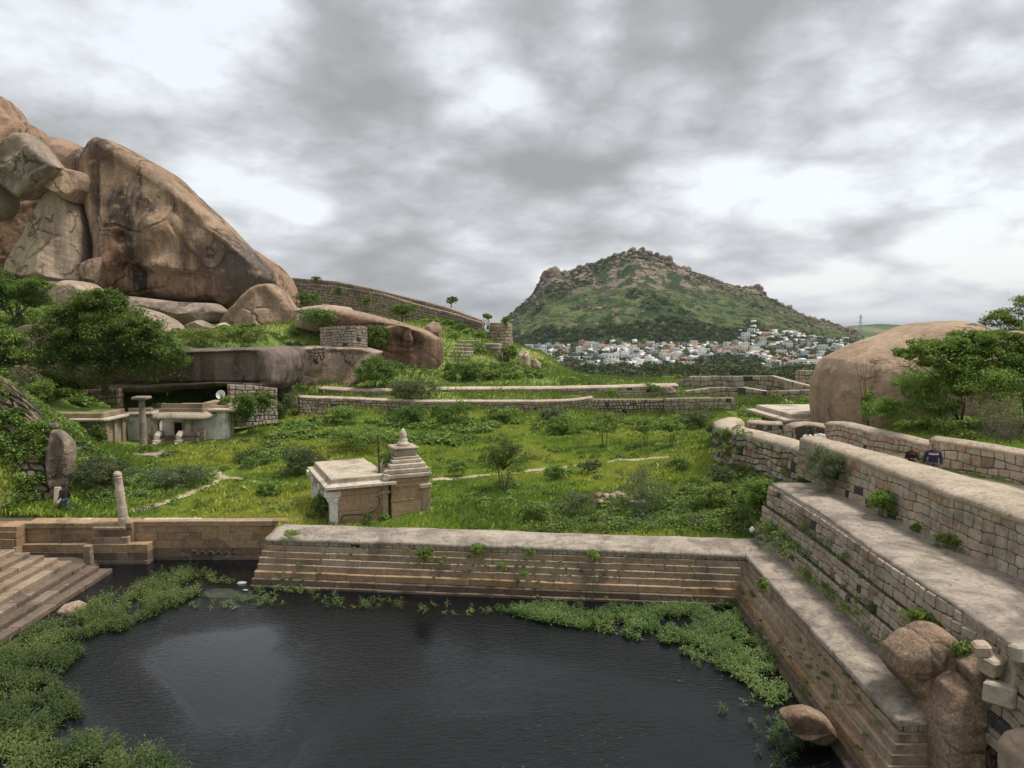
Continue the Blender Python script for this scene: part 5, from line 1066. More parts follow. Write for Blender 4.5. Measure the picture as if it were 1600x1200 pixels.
for i, (x, f, s, h) in enumerate(items):
    X, Y, Z = on_hill(x, min(f, .985)); o = bpy.data.objects.new('hill_boulder', rock_me[i % 6]); C.objects.link(o)
    h = h or s*rr.uniform(.7, 1.3); o.location = (X, Y, Z+h*.25); o.scale = (s, s*.9, h); o.rotation_euler = (rr.uniform(-.4, .4), rr.uniform(-.4, .4), rr.uniform(0, 6.28))
    size = 'very large' if s > 12 else 'large' if s > 8 else 'medium' if s > 5.5 else 'small'
    tag(o, f'{size} brown boulder {hbin(x, f)} of the far hill', 'boulder', f'{size} boulders {hbin(x, f)} of the far hill')
# the scatter of smaller stones, scrub and the woods at the hill foot
def merge(parts):
    Vs, Fs, Rs, n = [], [], [], 0
    for V, F, r in parts: Vs.append(V); Fs.append(F+n); Rs.append(r); n += len(V)
    return np.concatenate(Vs), np.concatenate(Fs), np.concatenate(Rs)
parts = []
SM = [ico(s+20, 1) for s in range(4)]
for i in range(2600):
    x = rr.uniform(790, 1345); f = rr.beta(1.7, 1.25)
    if rr.uniform() > .35+.65*(f > .6)+.3*(x > 1180): continue
    X, Y, Z = on_hill(x, min(f, .99)); V, F = SM[i % 4]; s = rr.uniform(1.0, 3.2); parts.append((V*s*np.array([1, 1, rr.uniform(.6, 1.2)])+np.array([X, Y, Z+s*.2]), F, np.zeros(len(F))))
V, F, r_ = merge(parts); tag(link('hill_rubble', npmesh('hill_rubble', V, F, r_), 'rock_far', None), 'countless small rocks scattered over the slopes of the far hill', 'rocks', kind='stuff')
def clump_leaves(P, rad, n, leaf, r, squash=.8):
    """n leaves round each of the points P"""
    m = len(P); d = r.normal(size=(m, n, 3)); d /= np.linalg.norm(d, axis=2, keepdims=True); d[:, :, 2] = np.abs(d[:, :, 2])*1.1-.15
    q = (P[:, None, :]+d*(rad[:, None, None]*r.uniform(.6, 1.05, (m, n, 1)))*np.array([1, 1, squash])).reshape(-1, 3)
    t = np.repeat(r.uniform(0, .6, m), n)+r.uniform(0, .4, m*n)
    lf = np.repeat(rad, n)*leaf; return q, lf, t
def leaf_var(Q, size, r, t, long=1.3, up=.5):
    n = len(Q); a = r.normal(size=(n, 3)); a[:, 2] *= .6; a /= np.linalg.norm(a, axis=1, keepdims=True); nn = r.normal(size=(n, 3)); nn[:, 2] += up*3; b = np.cross(nn, a); b /= np.linalg.norm(b, axis=1, keepdims=True)
    s = (size*r.uniform(.6, 1.3, n))[:, None]; V = np.stack([Q-a*s*long*.5, Q+b*s*.5, Q+a*s*long*.5, Q-b*s*.5], 1).reshape(-1, 3); return V, np.arange(4*n).reshape(n, 4), t
P = []; rad = []
for i in range(9000):
    x = rr.uniform(785, 1350); f = rr.uniform(0, 1)
    nzv = float(fbm(np.array([[x/38., f*7, 3.]]), 1, 3, 4)[0]); keep = nzv > .12+.30*(.25 < f < .62)-.15*(f > .8)
    if f < .13+.05*math.sin(x/40): keep = True
    if not keep: continue
    X, Y, Z = on_hill(x, min(f, .985)); s = rr.uniform(2.5, 6.5)*(1.15 if f < .2 else .9); P.append((X, Y, Z-.2)); rad.append(s)
P = np.array(P); rad = np.array(rad); q, lf, t = clump_leaves(P, rad, 34, .42, rr); V, F, t = leaf_var(q, lf, rr, t)
tag(link('hill_woods', npmesh('hill_woods', V, F, t), 'leaf_wood', None), 'dark scrub and woods over the far hill and along its foot', 'woods', kind='stuff')

# ------------------------------------------------------------------ the town
TC = [('white', (.72, .72, .70)), ('cream', (.68, .62, .48)), ('grey', (.36, .36, .36)), ('pale blue', (.42, .5, .6)), ('terracotta', (.46, .29, .2)), ('pink', (.58, .42, .40)), ('yellow', (.58, .47, .2)), ('turquoise', (.35, .5, .52))]
for nme, c in TC: plain('paint_'+nme.replace(' ', '_'), c)
plain('pane_dark', (.03, .035, .04), .3); plain('roof_grey', (.4, .39, .37)); plain('roof_tile', (.36, .16, .1))
def house_mesh(w, d, h, mat, kind, seed):
    r = random.Random(seed); mb = MB(); mb.box((0, 0, -6), (w, d, h+6)); mats = [0]*len(mb.f)
    def a(m, *k, **kk): n0 = len(mb.f); mb.box(*k, **kk); mats.extend([m]*(len(mb.f)-n0))
    if kind == 1:               # tiled or sheeted roof
        n0 = len(mb.f); z = h; mb.add([(-w/2-.4, -d/2-.4, z), (w/2+.4, -d/2-.4, z), (w/2+.4, d/2+.4, z), (-w/2-.4, d/2+.4, z), (-w/2-.4, 0, z+1.8), (w/2+.4, 0, z+1.8)], [(0, 1, 5, 4), (2, 3, 4, 5), (0, 4, 3), (1, 2, 5), (3, 2, 1, 0)]); mats.extend([3]*(len(mb.f)-n0))
    else:
        for (cx, cy, sx, sy) in ((0, -d/2+.1, w+.3, .25), (0, d/2-.1, w+.3, .25), (-w/2+.1, 0, .25, d-.3), (w/2-.1, 0, .25, d-.3)): a(0, (cx, cy, h-.02), (sx, sy, .9))
        a(2, (0, 0, h+.05), (w-.5, d-.5, .1))
        if r.random() < .6: a(0, (r.uniform(-.3, .3)*w, .2*d, h), (w*.35, d*.35, 2.4))
        if r.random() < .4: a(1, (r.uniform(-.3, .3)*w, 0, h), (1.2, 1.2, 1.6))
    fl = max(1, round(h/3.1))
    for f in range(fl):
        z = f*3.1+.9; n = max(2, int(w/3))
        for i in range(n): a(1, ((i+.5)/n*w-w/2, -d/2-.03, z), (1.1, .16, 1.3))
        for s in (-1, 1): a(1, (s*(w/2+.03), -d*.15, z), (.16, 1.1, 1.3))
        if f: a(2, (0, -d/2-.35, f*3.1), (w*1.02, .8, .22))
    me = bpy.data.meshes.new('house'); me.from_pydata(mb.v, [], mb.f)
    for m in (MATS['paint_'+mat.replace(' ', '_')], MATS['pane_dark'], MATS['roof_grey'], MATS['roof_tile']): me.materials.append(m)
    me.polygons.foreach_set('material_index', np.array(mats, dtype=np.int32)); me.attributes.new('rnd', 'FLOAT', 'FACE'); return me
HM = []
for i, (cn, c) in enumerate(TC):
    for v, (w, d, h, k) in enumerate(((9, 8, 6.4, 0), (12, 9, 3.6, 0), (8, 8, 9.4, 0), (11, 8, 3.2, 1))): HM.append((cn, ['two-storey', 'low wide', 'three-storey', 'pitched-roof'][v], house_mesh(w, d, h, cn, k, i*4+v)))
pal = [0]*18+[1]*7+[2]*3+[3]+[4]+[5]*2+[6]+[7]
def hx_ground(x, Y): X = (x-800)/FP*Y; return X, Y, float(np.maximum(farg(np.array([X]), np.array([Y])), hillz(np.array([X]), np.array([Y]))-1 if Y > 1215 else -99)[0])
cells = {}
def add_house(x, Y, idx=None, sc=1):
    X, Y, Z = hx_ground(x, Y); i = idx if idx is not None else rr.choice(pal)*4+rr.choice([0, 0, 1, 1, 2, 3]); cn, kd, me = HM[int(i)]
    o = bpy.data.objects.new('house', me); C.objects.link(o); o.location = (X, Y, Z); o.rotation_euler = (0, 0, rr.uniform(-.5, .5)); o.scale = (sc, sc, sc)
    zone_ = 'front edge' if Y < 930 else 'middle rows' if Y < 1090 else 'back rows'
    part_ = 'left third' if x < 980 else 'centre' if x < 1150 else 'right third'
    tag(o, f'{cn} {kd} house in the {zone_}, {part_} of town', 'house', f'{cn} {kd} houses in the {zone_}, {part_} of the town')
for (x, Y, i, s) in [(910, 860, 1, 1.5), (932, 850, 5, 1.3), (940, 880, 4, 1.2), (1041, 900, 20, 1.4), (1072, 850, 5, 1.7), (1098, 845, 5, 1.9), (1122, 850, 1, 2.0), (1150, 830, 1, 1.7), (1268, 760, 13, 1.5), (1295, 860, 29, 1.3), (1252, 950, 0, 1.4), (1230, 1150, 0, 1.4), (955, 990, 0, 1.8), (940, 1010, 1, 1.8), (1160, 1080, 6, 1.3), (1186, 1000, 12, 1.2), (1000, 1130, 16, 1.3), (1120, 1120, 17, 1.3)]: add_house(x, Y, i, s)
n = len([1 for o in bpy.data.objects if o.name.startswith('house')])
extra = []
while n < 298:
    x = rr.uniform(825, 1350); Y = rr.uniform(850, 1290)
    if (x < 905 and Y > 1180) or (1085 < x < 1200 and Y < 1000 and rr.uniform() < .75) or (1005 < x < 1060 and Y < 960 and rr.uniform() < .8): continue
    if Y > 1215 and x < 1150: continue
    add_house(x, Y, None, rr.uniform(.9, 1.4)); n += 1
pts_ = []; tmpl = MB(); tmpl.box((0, 0, -4), (9, 8, 9)); tv = np.array(tmpl.v); tf = np.array([f for f in tmpl.f]); parts = []
for i in range(650):
    x = rr.uniform(835, 1350); Y = rr.uniform(900, 1330 if x > 1150 else 1230)
    if 1085 < x < 1190 and Y < 1010: continue
    X, Y, Z = hx_ground(x, Y); parts.append((tv*np.array([rr.uniform(.6, 1.2), 1, rr.uniform(.7, 1.1)])+np.array([X, Y, Z]), tf, np.full(len(tf), rr.uniform())))
V, F, t = merge(parts)
m, nt, b = newmat('far_roofs'); nt.links.new(ramp(nt, attr(nt), [(0, (.68, .68, .66)), (.35, (.6, .55, .46)), (.5, (.4, .4, .39)), (.6, (.7, .7, .7)), (.86, (.45, .3, .22)), (.93, (.42, .5, .58)), (1, (.55, .48, .4))], 'CONSTANT'), b.inputs['Base Color'])
tag(link('distant_houses', npmesh('distant_houses', V, F, t), 'far_roofs'), 'dense mass of smaller distant houses packed between the others in the town', 'houses', kind='stuff')
# town trees: a few single crowns and the wooded masses
P = []; rad = []
def tt(x, Y, s): X, Y, Z = hx_ground(x, Y); P.append((X, Y, Z+s*.5)); rad.append(s)
for i in range(800): tt(rr.uniform(825, 1345), rr.uniform(840, 1290), rr.uniform(2.5, 6))
for i in range(110): tt(rr.normal(1150, 22), rr.uniform(840, 1010), rr.uniform(5, 9))
for i in range(60): tt(rr.normal(1030, 18), rr.uniform(840, 960), rr.uniform(5, 8))
for i in range(60): tt(rr.uniform(840, 920), rr.uniform(900, 1060), rr.uniform(4, 7))
for i in range(60): tt(rr.uniform(1200, 1330), rr.uniform(1000, 1200), rr.uniform(4, 7))
P = np.array(P); rad = np.array(rad); q, lf, t = clump_leaves(P, rad, 60, .36, rr, 1.0); V, F, t = leaf_var(q, lf, rr, t)
tag(link('town_trees', npmesh('town_trees', V, F, t), 'leaf_wood', None), 'dark trees growing between the houses of the town', 'trees', kind='stuff')
P = []; rad = []
for i in range(520):
    x = rr.uniform(840, 1310); Y = rr.uniform(330, 640); X = (x-800)/FP*Y
    if x > 1110 and rr.uniform() < .5: continue
    zt = atY(x, 592 if x < 905 or x > 1120 else 583, Y)[2]; g = float(farg(np.array([X]), np.array([Y]))[0]); s = rr.uniform(5, 9); z = max(g+3, min(g+16, zt-s)); P.append((X, Y, z)); rad.append(s)
P = np.array(P); rad = np.array(rad); q, lf, t = clump_leaves(P, rad, 260, .17, rr, .95); V, F, t = leaf_var(q, lf, rr, t)
tag(link('valley_woods', npmesh('valley_woods', V, F, t), 'leaf_wood', None), 'dark woods in the valley between the ruins and the town', 'woods', kind='stuff')
# coconut palms among the houses
def palm_mesh(seed):
    r = random.Random(seed); vs_, fs = [], []; h = 9; mb = MB(); mb.tube([(0, 0, -1), (.3, 0, h*.5), (.2, 0, h)], [.4, .3, .22], 5)
    for i in range(16):
        a = i*2.4; u = r.uniform(-.1, .9); ca, sa = math.cos(a), math.sin(a); L = r.uniform(2.8, 3.8)
        pr = [(0, 0), (L*.4, u*1.0), (L*.8, u*.6-.5), (L, u*.2-1.6)]
        for j in range(3):
            (r0, z0), (r1, z1) = pr[j], pr[j+1]; w0, w1 = (.15, .75, .6, .1)[j], (.15, .75, .6, .1)[j+1]
            mb.add([(ca*r0-sa*w0, sa*r0+ca*w0, h+z0-.2), (ca*r0+sa*w0, sa*r0-ca*w0, h+z0-.2), (ca*r1+sa*w1, sa*r1-ca*w1, h+z1-.2), (ca*r1-sa*w1, sa*r1+ca*w1, h+z1-.2)], [(0, 1, 2, 3)])
    me = bpy.data.meshes.new('palm_tree'); me.from_pydata(mb.v, [], mb.f); a = me.attributes.new('rnd', 'FLOAT', 'FACE'); a.data.foreach_set('value', np.array(mb.r, dtype=np.float32)); me.materials.append(MATS['leaf_wood']); return me
PM = [palm_mesh(i) for i in range(4)]
for i in range(90):
    x, Y = [(rr.uniform(855, 960), rr.uniform(870, 1050)), (rr.uniform(855, 960), rr.uniform(870, 1050)), (rr.uniform(1090, 1180), rr.uniform(850, 1000)), (rr.uniform(960, 1340), rr.uniform(900, 1200))][i % 4]
    X, Y, Z = hx_ground(x, Y); o = bpy.data.objects.new('palm_tree', PM[i % 4]); C.objects.link(o); s = rr.uniform(1.0, 1.5); o.location = (X, Y, Z); o.scale = (s, s, s); o.rotation_euler = (0, 0, rr.uniform(0, 6))
    w_ = ('at the left end of the town', 'in the middle of the town', 'at the right end of the town')[0 if x < 965 else 1 if x < 1185 else 2]; hh = 'tall' if s > 1.25 else 'short'; nf = 'nearer' if Y < 960 else 'farther'; tag(o, f'{hh} coconut palm over the {nf} houses {w_}', 'palm tree', f'{hh} palms over the {nf} houses {w_}')
# lattice pylon at the end of the hill
mb = MB(); p = atY(1343, 545, 900); hgt = 42
for sx, sy in ((-1, -1), (1, -1), (1, 1), (-1, 1)): mb.tube([(p[0]+sx*3, 900+sy*3, p[2]-10), (p[0]+sx*.5, 900+sy*.5, p[2]+hgt)], .22, 4)
for k in range(9):
    z0 = p[2]-10+k*5.8; w0 = 3-2.5*k/9; w1 = 3-2.5*(k+1)/9
    for s in (-1, 1): mb.tube([(p[0]-w0*s, 897+.3*k, z0), (p[0]+w1*s, 897.3+.3*k, z0+5.8)], .14, 4)
for z in (hgt-3, hgt-9, hgt-15): mb.tube([(p[0]-6, 900, p[2]+z), (p[0]+6, 900, p[2]+z)], .2, 4)
tag(mb.build('power_pylon', 'steel'), 'tall lattice power pylon at the right end of the town, below the hill spur', 'pylon')
# ------------------------------------------------------------------ paths
def pathstrip(label, pts, w, seed):
    P = np.array([hit(x, y) for x, y in pts]); pp = Path(P); n = max(8, int(pp.L/.7)); V = []
    for i in range(n):
        f = i/(n-1); a = pp.atf(f); d = pp.atf(min(1, f+.05))-pp.atf(max(0, f-.05)); nn = np.array([d[1], -d[0]]); nn /= np.linalg.norm(nn)+1e-9; j = vnoise(np.array([[f*pp.L*.6, seed, 0]]))[0]*.3
        for k in (-1, -.5, 0, .5, 1): V.append((a[0]+nn[0]*(w*.5*k*(1+j*.6)+j), a[1]+nn[1]*(w*.5*k*(1+j*.6)+j)))
    V = np.array(V); Z = H(V[:, 0], V[:, 1])+.05-.0*V[:, 0]; F = [(i*5+j, i*5+j+1, i*5+j+6, i*5+j+5) for i in range(n-1) for j in range(4)]
    o = link('path', npmesh('path', np.column_stack([V, Z]), np.array(F)), 'trodden', None, True); tag(o, kind='structure'); return o
PATHS = [[(232, 797), (262, 788), (300, 772), (330, 760), (350, 748), (340, 740), (318, 731)], [(355, 748), (385, 752), (412, 757)], [(262, 712), (290, 705), (300, 700)], [(676, 751), (740, 745), (790, 742), (860, 734), (930, 725), (980, 719), (1045, 716)], [(150, 806), (190, 803), (232, 797)]]
for i, p in enumerate(PATHS): pathstrip('', p, .95 if i < 2 or i == 4 else .6, i)
tag(link('rubble_heap', (lambda b: (lambda me: me)(b))(npmesh('rubble_heap', *(lambda c: (np.concatenate([ico(70+j, 2)[0]*rr.uniform(.2, .45)+c+np.array([rr.normal()*1.0, rr.normal()*.7, rr.uniform(0, .45)]) for j in range(26)]), np.concatenate([ico(70+j, 2)[1]+j*42 for j in range(26)])))(hit(965, 788)))), 'rock_pale'), 'low heap of pale broken rocks showing through the dry bush behind the pond wall', 'rocks', kind='stuff')

def lane():
    ys = np.linspace(22, 47, 60); us = np.linspace(0, 1, 12); xl = np.interp(ys, [22, 33, 37, 47], [18.6, 17.0, 16.3, 15.9]); xr = np.interp(ys, [22, 26.5, 30.6, 34.4, 38, 43.4, 47], [26, 24.1, 22.2, 20.45, 19.85, 19.0, 18.6])
    X = xl[:, None]*(1-us)+xr[:, None]*us; Y = np.repeat(ys[:, None], 12, 1); V = np.stack([X.ravel(), Y.ravel(), H(X, Y).ravel()+.03], 1); i = np.arange(59*11); r, c = i//11, i % 11; a = r*12+c
    tag(link('lane', npmesh('lane', V, np.stack([a, a+1, a+13, a+12], 1)), 'trodden', None, True), kind='structure')
lane()
# ------------------------------------------------------------------ ground cover
def proj(P):
    c, s = math.cos(PITCH), math.sin(PITCH); x = P[:, 0]; y = P[:, 1]; z = P[:, 2]-CZ; f = y*c-z*s; u = y*s+z*c
    return 800+FP*x/f, 600-FP*u/f
g = np.random.default_rng(11)
def scatter(n, x0, x1, y0, y1, power=1.):
    Y = y0+(y1-y0)*g.uniform(0, 1, n)**power; X = g.uniform(x0, x1, n); Z = H(X, Y); P = np.column_stack([X, Y, Z]); px, py = proj(P); ok = (px > -120) & (px < 1720) & (py > 380) & (py < 1260); return P[ok], px[ok], py[ok]
bare = np.zeros(1)
def near_path(P):
    m = np.ones(len(P), bool)
    for p in PATHS:
        q = Path([hit(x, y) for x, y in p])
        for f in np.linspace(0, 1, 50):
            a = q.atf(f); m &= (P[:, 0]-a[0])**2+(P[:, 1]-a[1])**2 > .46**2
    return m
BLD = [((-15, -3), (37, 47)), ]
def free(P):
    X, Y = P[:, 0], P[:, 1]; yb = np.where(X < -12.2, 38.3, 37.5+(X+12)*-.113)
    ok = (Y > yb) | (X > 20.5); ok &= ~((X > 14.2) & (X < 20.2) & (Y < 44.5)) & ~((X > 12.2) & (X < 15.3) & (Y < 35.4))
    lx = (X+9.25)*math.cos(R(24))+(Y-37.75)*math.sin(R(24)); ly = -(X+9.25)*math.sin(R(24))+(Y-37.75)*math.cos(R(24))
    ok &= ~((lx > -.2) & (lx < 5.7) & (ly > -.1) & (ly < 2.4)) & ~((lx > -.2) & (lx < 3.5) & (ly > -.1) & (ly < 7.6))
    ok &= ~((X > -45) & (X < -24) & (Y > 61.8) & (Y < 72) & (X < -35.5)) & ~((X > -37) & (X < -25.2) & (Y > 64.3) & (Y < 74)) ; return ok
def blades(P, size, long, mat, name, label, patch=.12, lean=.3, per=1, spread=.2):
    P = np.repeat(P, per, 0)+np.column_stack([g.normal(0, spread, len(P)*per), g.normal(0, spread, len(P)*per), np.zeros(len(P)*per)])
    n = len(P); t = .5+.9*fbm(np.column_stack([P[:, 0], P[:, 1]*.7, P[:, 0]*0]), patch, 4, 6); t = np.clip((t-.5)*1.25+.42+g.uniform(-.12, .25, n), 0, 1)
    d = np.column_stack([g.normal(.15, lean, n), g.normal(0, lean, n), np.ones(n)]); d /= np.linalg.norm(d, axis=1, keepdims=True)
    s = size*g.uniform(.6, 1.4, n)*(1+.6*fbm(P*np.array([1, 1, 0]), .25, 2, 16)); L = (s*long)[:, None]; w = (s*.5)[:, None]
    a = g.uniform(0, 6.28, n); side = np.column_stack([np.cos(a), np.sin(a), a*0]); mid = P+d*L*.5; tip = P+d*L*.95+np.column_stack([g.normal(.3, .3, n), g.normal(0, .3, n), a*0-.15])*L*.35
    base = P-np.array([0, 0, .05]); V = np.stack([base, mid+side*w, tip, mid-side*w], 1).reshape(-1, 3)
    return tag(link(name, npmesh(name, V, np.arange(4*n).reshape(n, 4), t), mat), label, 'grass', kind='stuff')
P, px, py = scatter(110000, -32, 24, 35, 84, 1.1); k = free(P) & near_path(P); P = P[k]; px = px[k]; py = py[k]
short = fbm(P*np.array([1, 1, 0]), .15, 3, 44)
blades(P[short > -.7], .062, 3.2, 'grass', 'meadow_grass', 'green and yellow grass of the meadow', per=6, patch=.17)
Pt, pxt, pyt = scatter(9000, -32, 18, 36, 84, 1.2); Pt = Pt[free(Pt) & near_path(Pt) & (fbm(Pt*np.array([1, 1, 0]), .5, 3, 71) > .0)]
kk_ = g.uniform(size=len(Pt)) < .55
blades(Pt[kk_], .10, 3.6, 'grass', 'tussocks', 'taller pale tussocks scattered through the meadow grass', per=16, spread=.16, lean=.45); blades(Pt[~kk_], .11, 3.4, 'grass_dark', 'tussocks', 'taller dark green tussocks scattered through the meadow grass', per=18, spread=.2, lean=.45)
P2, px2, py2 = scatter(50000, -90, 60, 82, 170, 1.5); k = (px2 > -20) & (px2 < 1300); blades(P2[k], .17, 3.0, 'grass_dark', 'slope_grass', 'rough grass on the slopes and banks beyond the meadow', per=2, spread=.5)
P3, a_, b_ = scatter(26000, 20, 44, 27, 60); P3 = P3[(a_ > 1290) & (P3[:, 0] > 20.9+np.maximum(0, 34.4-P3[:, 1])*.5)]; px3 = proj(P3)[0]; blades(P3, .09, 2.6, 'grass', 'bank_grass', 'low green grass on the bank behind the lane wall', per=2)
Pm, a_, b_ = scatter(30000, -50, -22, 37.5, 62); Pm = Pm[free(Pm)]; blades(Pm, .11, 2.6, 'grass', 'hillside_grass', 'grass on the left bank around the leaning boulder', per=2)

UND = {'leaf_mid': [], 'leaf_dark': [], 'leaf_light': [], 'leaf_grey': [], 'leaf_bright': []}
def cover(poly, n, rad, mats, x0, x1, y0, y1, thr=-.2, ps=.25):
    P, px, py = scatter(n, x0, x1, y0, y1); k = inpoly(px, py, poly) & free(P) & (fbm(P*np.array([1, 1, 0]), ps, 3, 77) > thr); P = P[k]
    which = fbm(P*np.array([1, 1, 0]), .18, 2, 5)+g.normal(0, .25, len(P)); idx = np.clip(((which+.6)/1.2*len(mats)).astype(int), 0, len(mats)-1)
    for i, m in enumerate(mats): q = P[idx == i]; UND[m].append((q, g.uniform(*rad, len(q))))
cover([(362, 640), (470, 662), (560, 656), (700, 658), (900, 658), (1160, 658), (1150, 672), (960, 676), (900, 682), (760, 690), (690, 705), (640, 770), (500, 745), (430, 745), (390, 735), (372, 700)], 7000, (.25, .7), ['leaf_mid', 'leaf_dark', 'leaf_light', 'leaf_mid'], -32, 26, 44, 83, .0)
cover([(815, 806), (900, 785), (990, 788), (1050, 780), (1100, 745), (1150, 728), (1250, 757), (1215, 835), (820, 835)], 3600, (.22, .5), ['leaf_mid', 'leaf_grey', 'leaf_bright', 'leaf_dark', 'leaf_light'], 0, 16, 35.5, 48, -.2)
cover([(118, 690), (200, 735), (335, 735), (322, 775), (260, 785), (130, 790), (112, 760)], 2600, (.25, .6), ['leaf_mid', 'leaf_grey', 'leaf_dark'], -32, -16, 38.5, 58, -.2)
cover([(0, 560), (60, 570), (180, 600), (180, 640), (100, 700), (60, 700), (0, 640)], 3000, (.3, .8), ['leaf_mid', 'leaf_light', 'leaf_dark'], -55, -28, 45, 76, -.25)
cover([(455, 430), (800, 515), (835, 540), (860, 590), (700, 600), (690, 515), (560, 480), (460, 480)], 1700, (.4, 1.0), ['leaf_mid', 'leaf_dark', 'leaf_light'], -50, 10, 96, 160, .08, .12)
cover([(270, 500), (500, 480), (560, 530), (500, 548), (270, 548)], 500, (.3, .8), ['leaf_mid', 'leaf_light'], -45, -18, 84, 115, .05)
cover([(1315, 625), (1450, 600), (1640, 560), (1640, 705), (1490, 690), (1330, 660)], 2600, (.25, .6), ['leaf_bright', 'leaf_mid', 'leaf_light'], 17, 45, 30, 58, -.25)
cover([(860, 596), (1290, 590), (1290, 640), (1210, 660), (1150, 650), (1060, 612), (860, 622)], 900, (.3, .8), ['leaf_mid', 'leaf_light'], 5, 45, 80, 112, .1)
cover([(660, 720), (1100, 690), (1120, 760), (800, 810), (680, 810)], 1500, (.15, .4), ['leaf_mid', 'leaf_grey', 'leaf_light', 'leaf_bright'], -10, 15, 38, 80, .12, .5)
cover([(120, 700), (500, 690), (500, 800), (0, 810), (0, 790)], 900, (.15, .4), ['leaf_mid', 'leaf_grey', 'leaf_light', 'leaf_bright'], -34, -8, 38, 66, .12, .5)
# creepers and tufts rooted in the walls
def wallweeds(pts, n, rad, mats, jit=.15):
    pp = Path(pts); q = np.array([pp.atf(f) for f in g.uniform(0, 1, n)]); q += g.normal(0, jit, q.shape); q = q[fbm(q, .5, 2, 3) > -.1]
    idx = g.integers(0, len(mats), len(q))
    for i, m in enumerate(mats): UND[m].append((q[idx == i], g.uniform(*rad, int((idx == i).sum()))))
for i in (1, 2):
    lo = lerp(bot, top, lev[i]); wallweeds([(x-.02, y, z) for x, y, z in lo if y > 17], 110, (.07, .24), ['leaf_mid', 'leaf_bright', 'leaf_light'], .1)
wallweeds([(12.1, y, z) for y, z in ((34.5, .9), (31, .8), (28, .5))], 80, (.15, .4), ['leaf_mid', 'leaf_bright', 'leaf_grey'], .3)
wallweeds([(11.9, y, .4) for y in (29, 25, 21.6)], 60, (.1, .32), ['leaf_mid', 'leaf_bright'], .16)
wallweeds([(15.3, y, 2.85) for y in (33, 29, 25, 20)], 26, (.08, .2), ['leaf_mid', 'leaf_light'], .08)
wallweeds([(14.7, 37.2, 2.3), (14.9, 36.2, 2.6)], 14, (.2, .45), ['leaf_mid', 'leaf_dark'], .1)
wallweeds([(x-.15, y, 3.0) for x, y in FC[2:]], 60, (.15, .4), ['leaf_mid', 'leaf_dark', 'leaf_bright'], .45)
for c in range(2, 9): wallweeds([(-11, 34.7-OF[c], LV[c+1]), (10, 32.3-OF[c], LV[c+1])], 18, (.04, .11), ['leaf_mid', 'leaf_light'], .03)
for c in range(1, 9): wallweeds([(10.8-OF[c]*.9, 32, LV[c+1]), (10.3-OF[c]*.9, 19, LV[c+1])], 16, (.04, .12), ['leaf_mid', 'leaf_bright'], .03)
bq, tq = Path(bt), Path(tp)                                   # the overgrown left slope
for i in range(520):
    f, v = g.uniform(.3, 1), g.uniform(0, 1); q = bq.atf(f)*(1-v)+tq.atf(f)*v+np.array([g.uniform(-.1, .1), -.12, 0])
    if vnoise(q[None]*.9, 5)[0] > -.2: m = ('leaf_mid', 'leaf_dark', 'leaf_bright')[i % 3]; UND[m].append((q[None], g.uniform(.15, .5, 1)))
nm = {'leaf_mid': 'mid green', 'leaf_dark': 'dark green', 'leaf_light': 'pale green', 'leaf_grey': 'grey-green', 'leaf_bright': 'bright green'}
for m, L in UND.items():
    if not L: continue
    P = np.concatenate([a for a, b in L]); rad = np.concatenate([b for a, b in L]); P = P+np.array([0, 0, 1])*(rad*.35)[:, None]
    dist = P[:, 1]; n0 = 70; q, lf, t = clump_leaves(P, rad, n0, 1, g, .85); size = np.repeat(np.clip(.0021*dist, .05, .3)*np.clip(rad/.35, .6, 1.5), n0); V, F, t = leaf_var(q, size, g, t, 1.7, .4)
    tag(link('undergrowth', npmesh('undergrowth', V, F, t), m), f'{nm[m]} weeds and low undergrowth over the meadow edges, banks and wall joints', 'undergrowth', kind='stuff')

# ------------------------------------------------------------------ pond plants
LEFT = [(-60, 1020), (0, 1008), (60, 985), (100, 968), (130, 955), (185, 925), (235, 905), (300, 897), (335, 905), (325, 922), (265, 950), (205, 980), (150, 1005), (110, 1040), (82, 1070), (110, 1092), (135, 1120), (150, 1150), (235, 1175), (320, 1215), (320, 1260), (-60, 1260)]
RIGHT = [(775, 955), (860, 948), (950, 955), (1100, 950), (1150, 945), (1165, 985), (1200, 1025), (1222, 1060), (1232, 1095), (1210, 1105), (1160, 1065), (1100, 1035), (1040, 1010), (960, 990), (900, 982), (830, 970)]
THIN = [([(330, 905), (600, 938), (780, 955), (780, 965), (500, 950), (420, 945), (330, 940)], .35), ([(1060, 1030), (1150, 1060), (1225, 1100), (1300, 1190), (1200, 1200), (1120, 1110)], .10), ([(240, 930), (430, 930), (430, 950), (240, 955)], .3), ([(1210, 1100), (1250, 1150), (1290, 1200), (1200, 1190)], .3)]
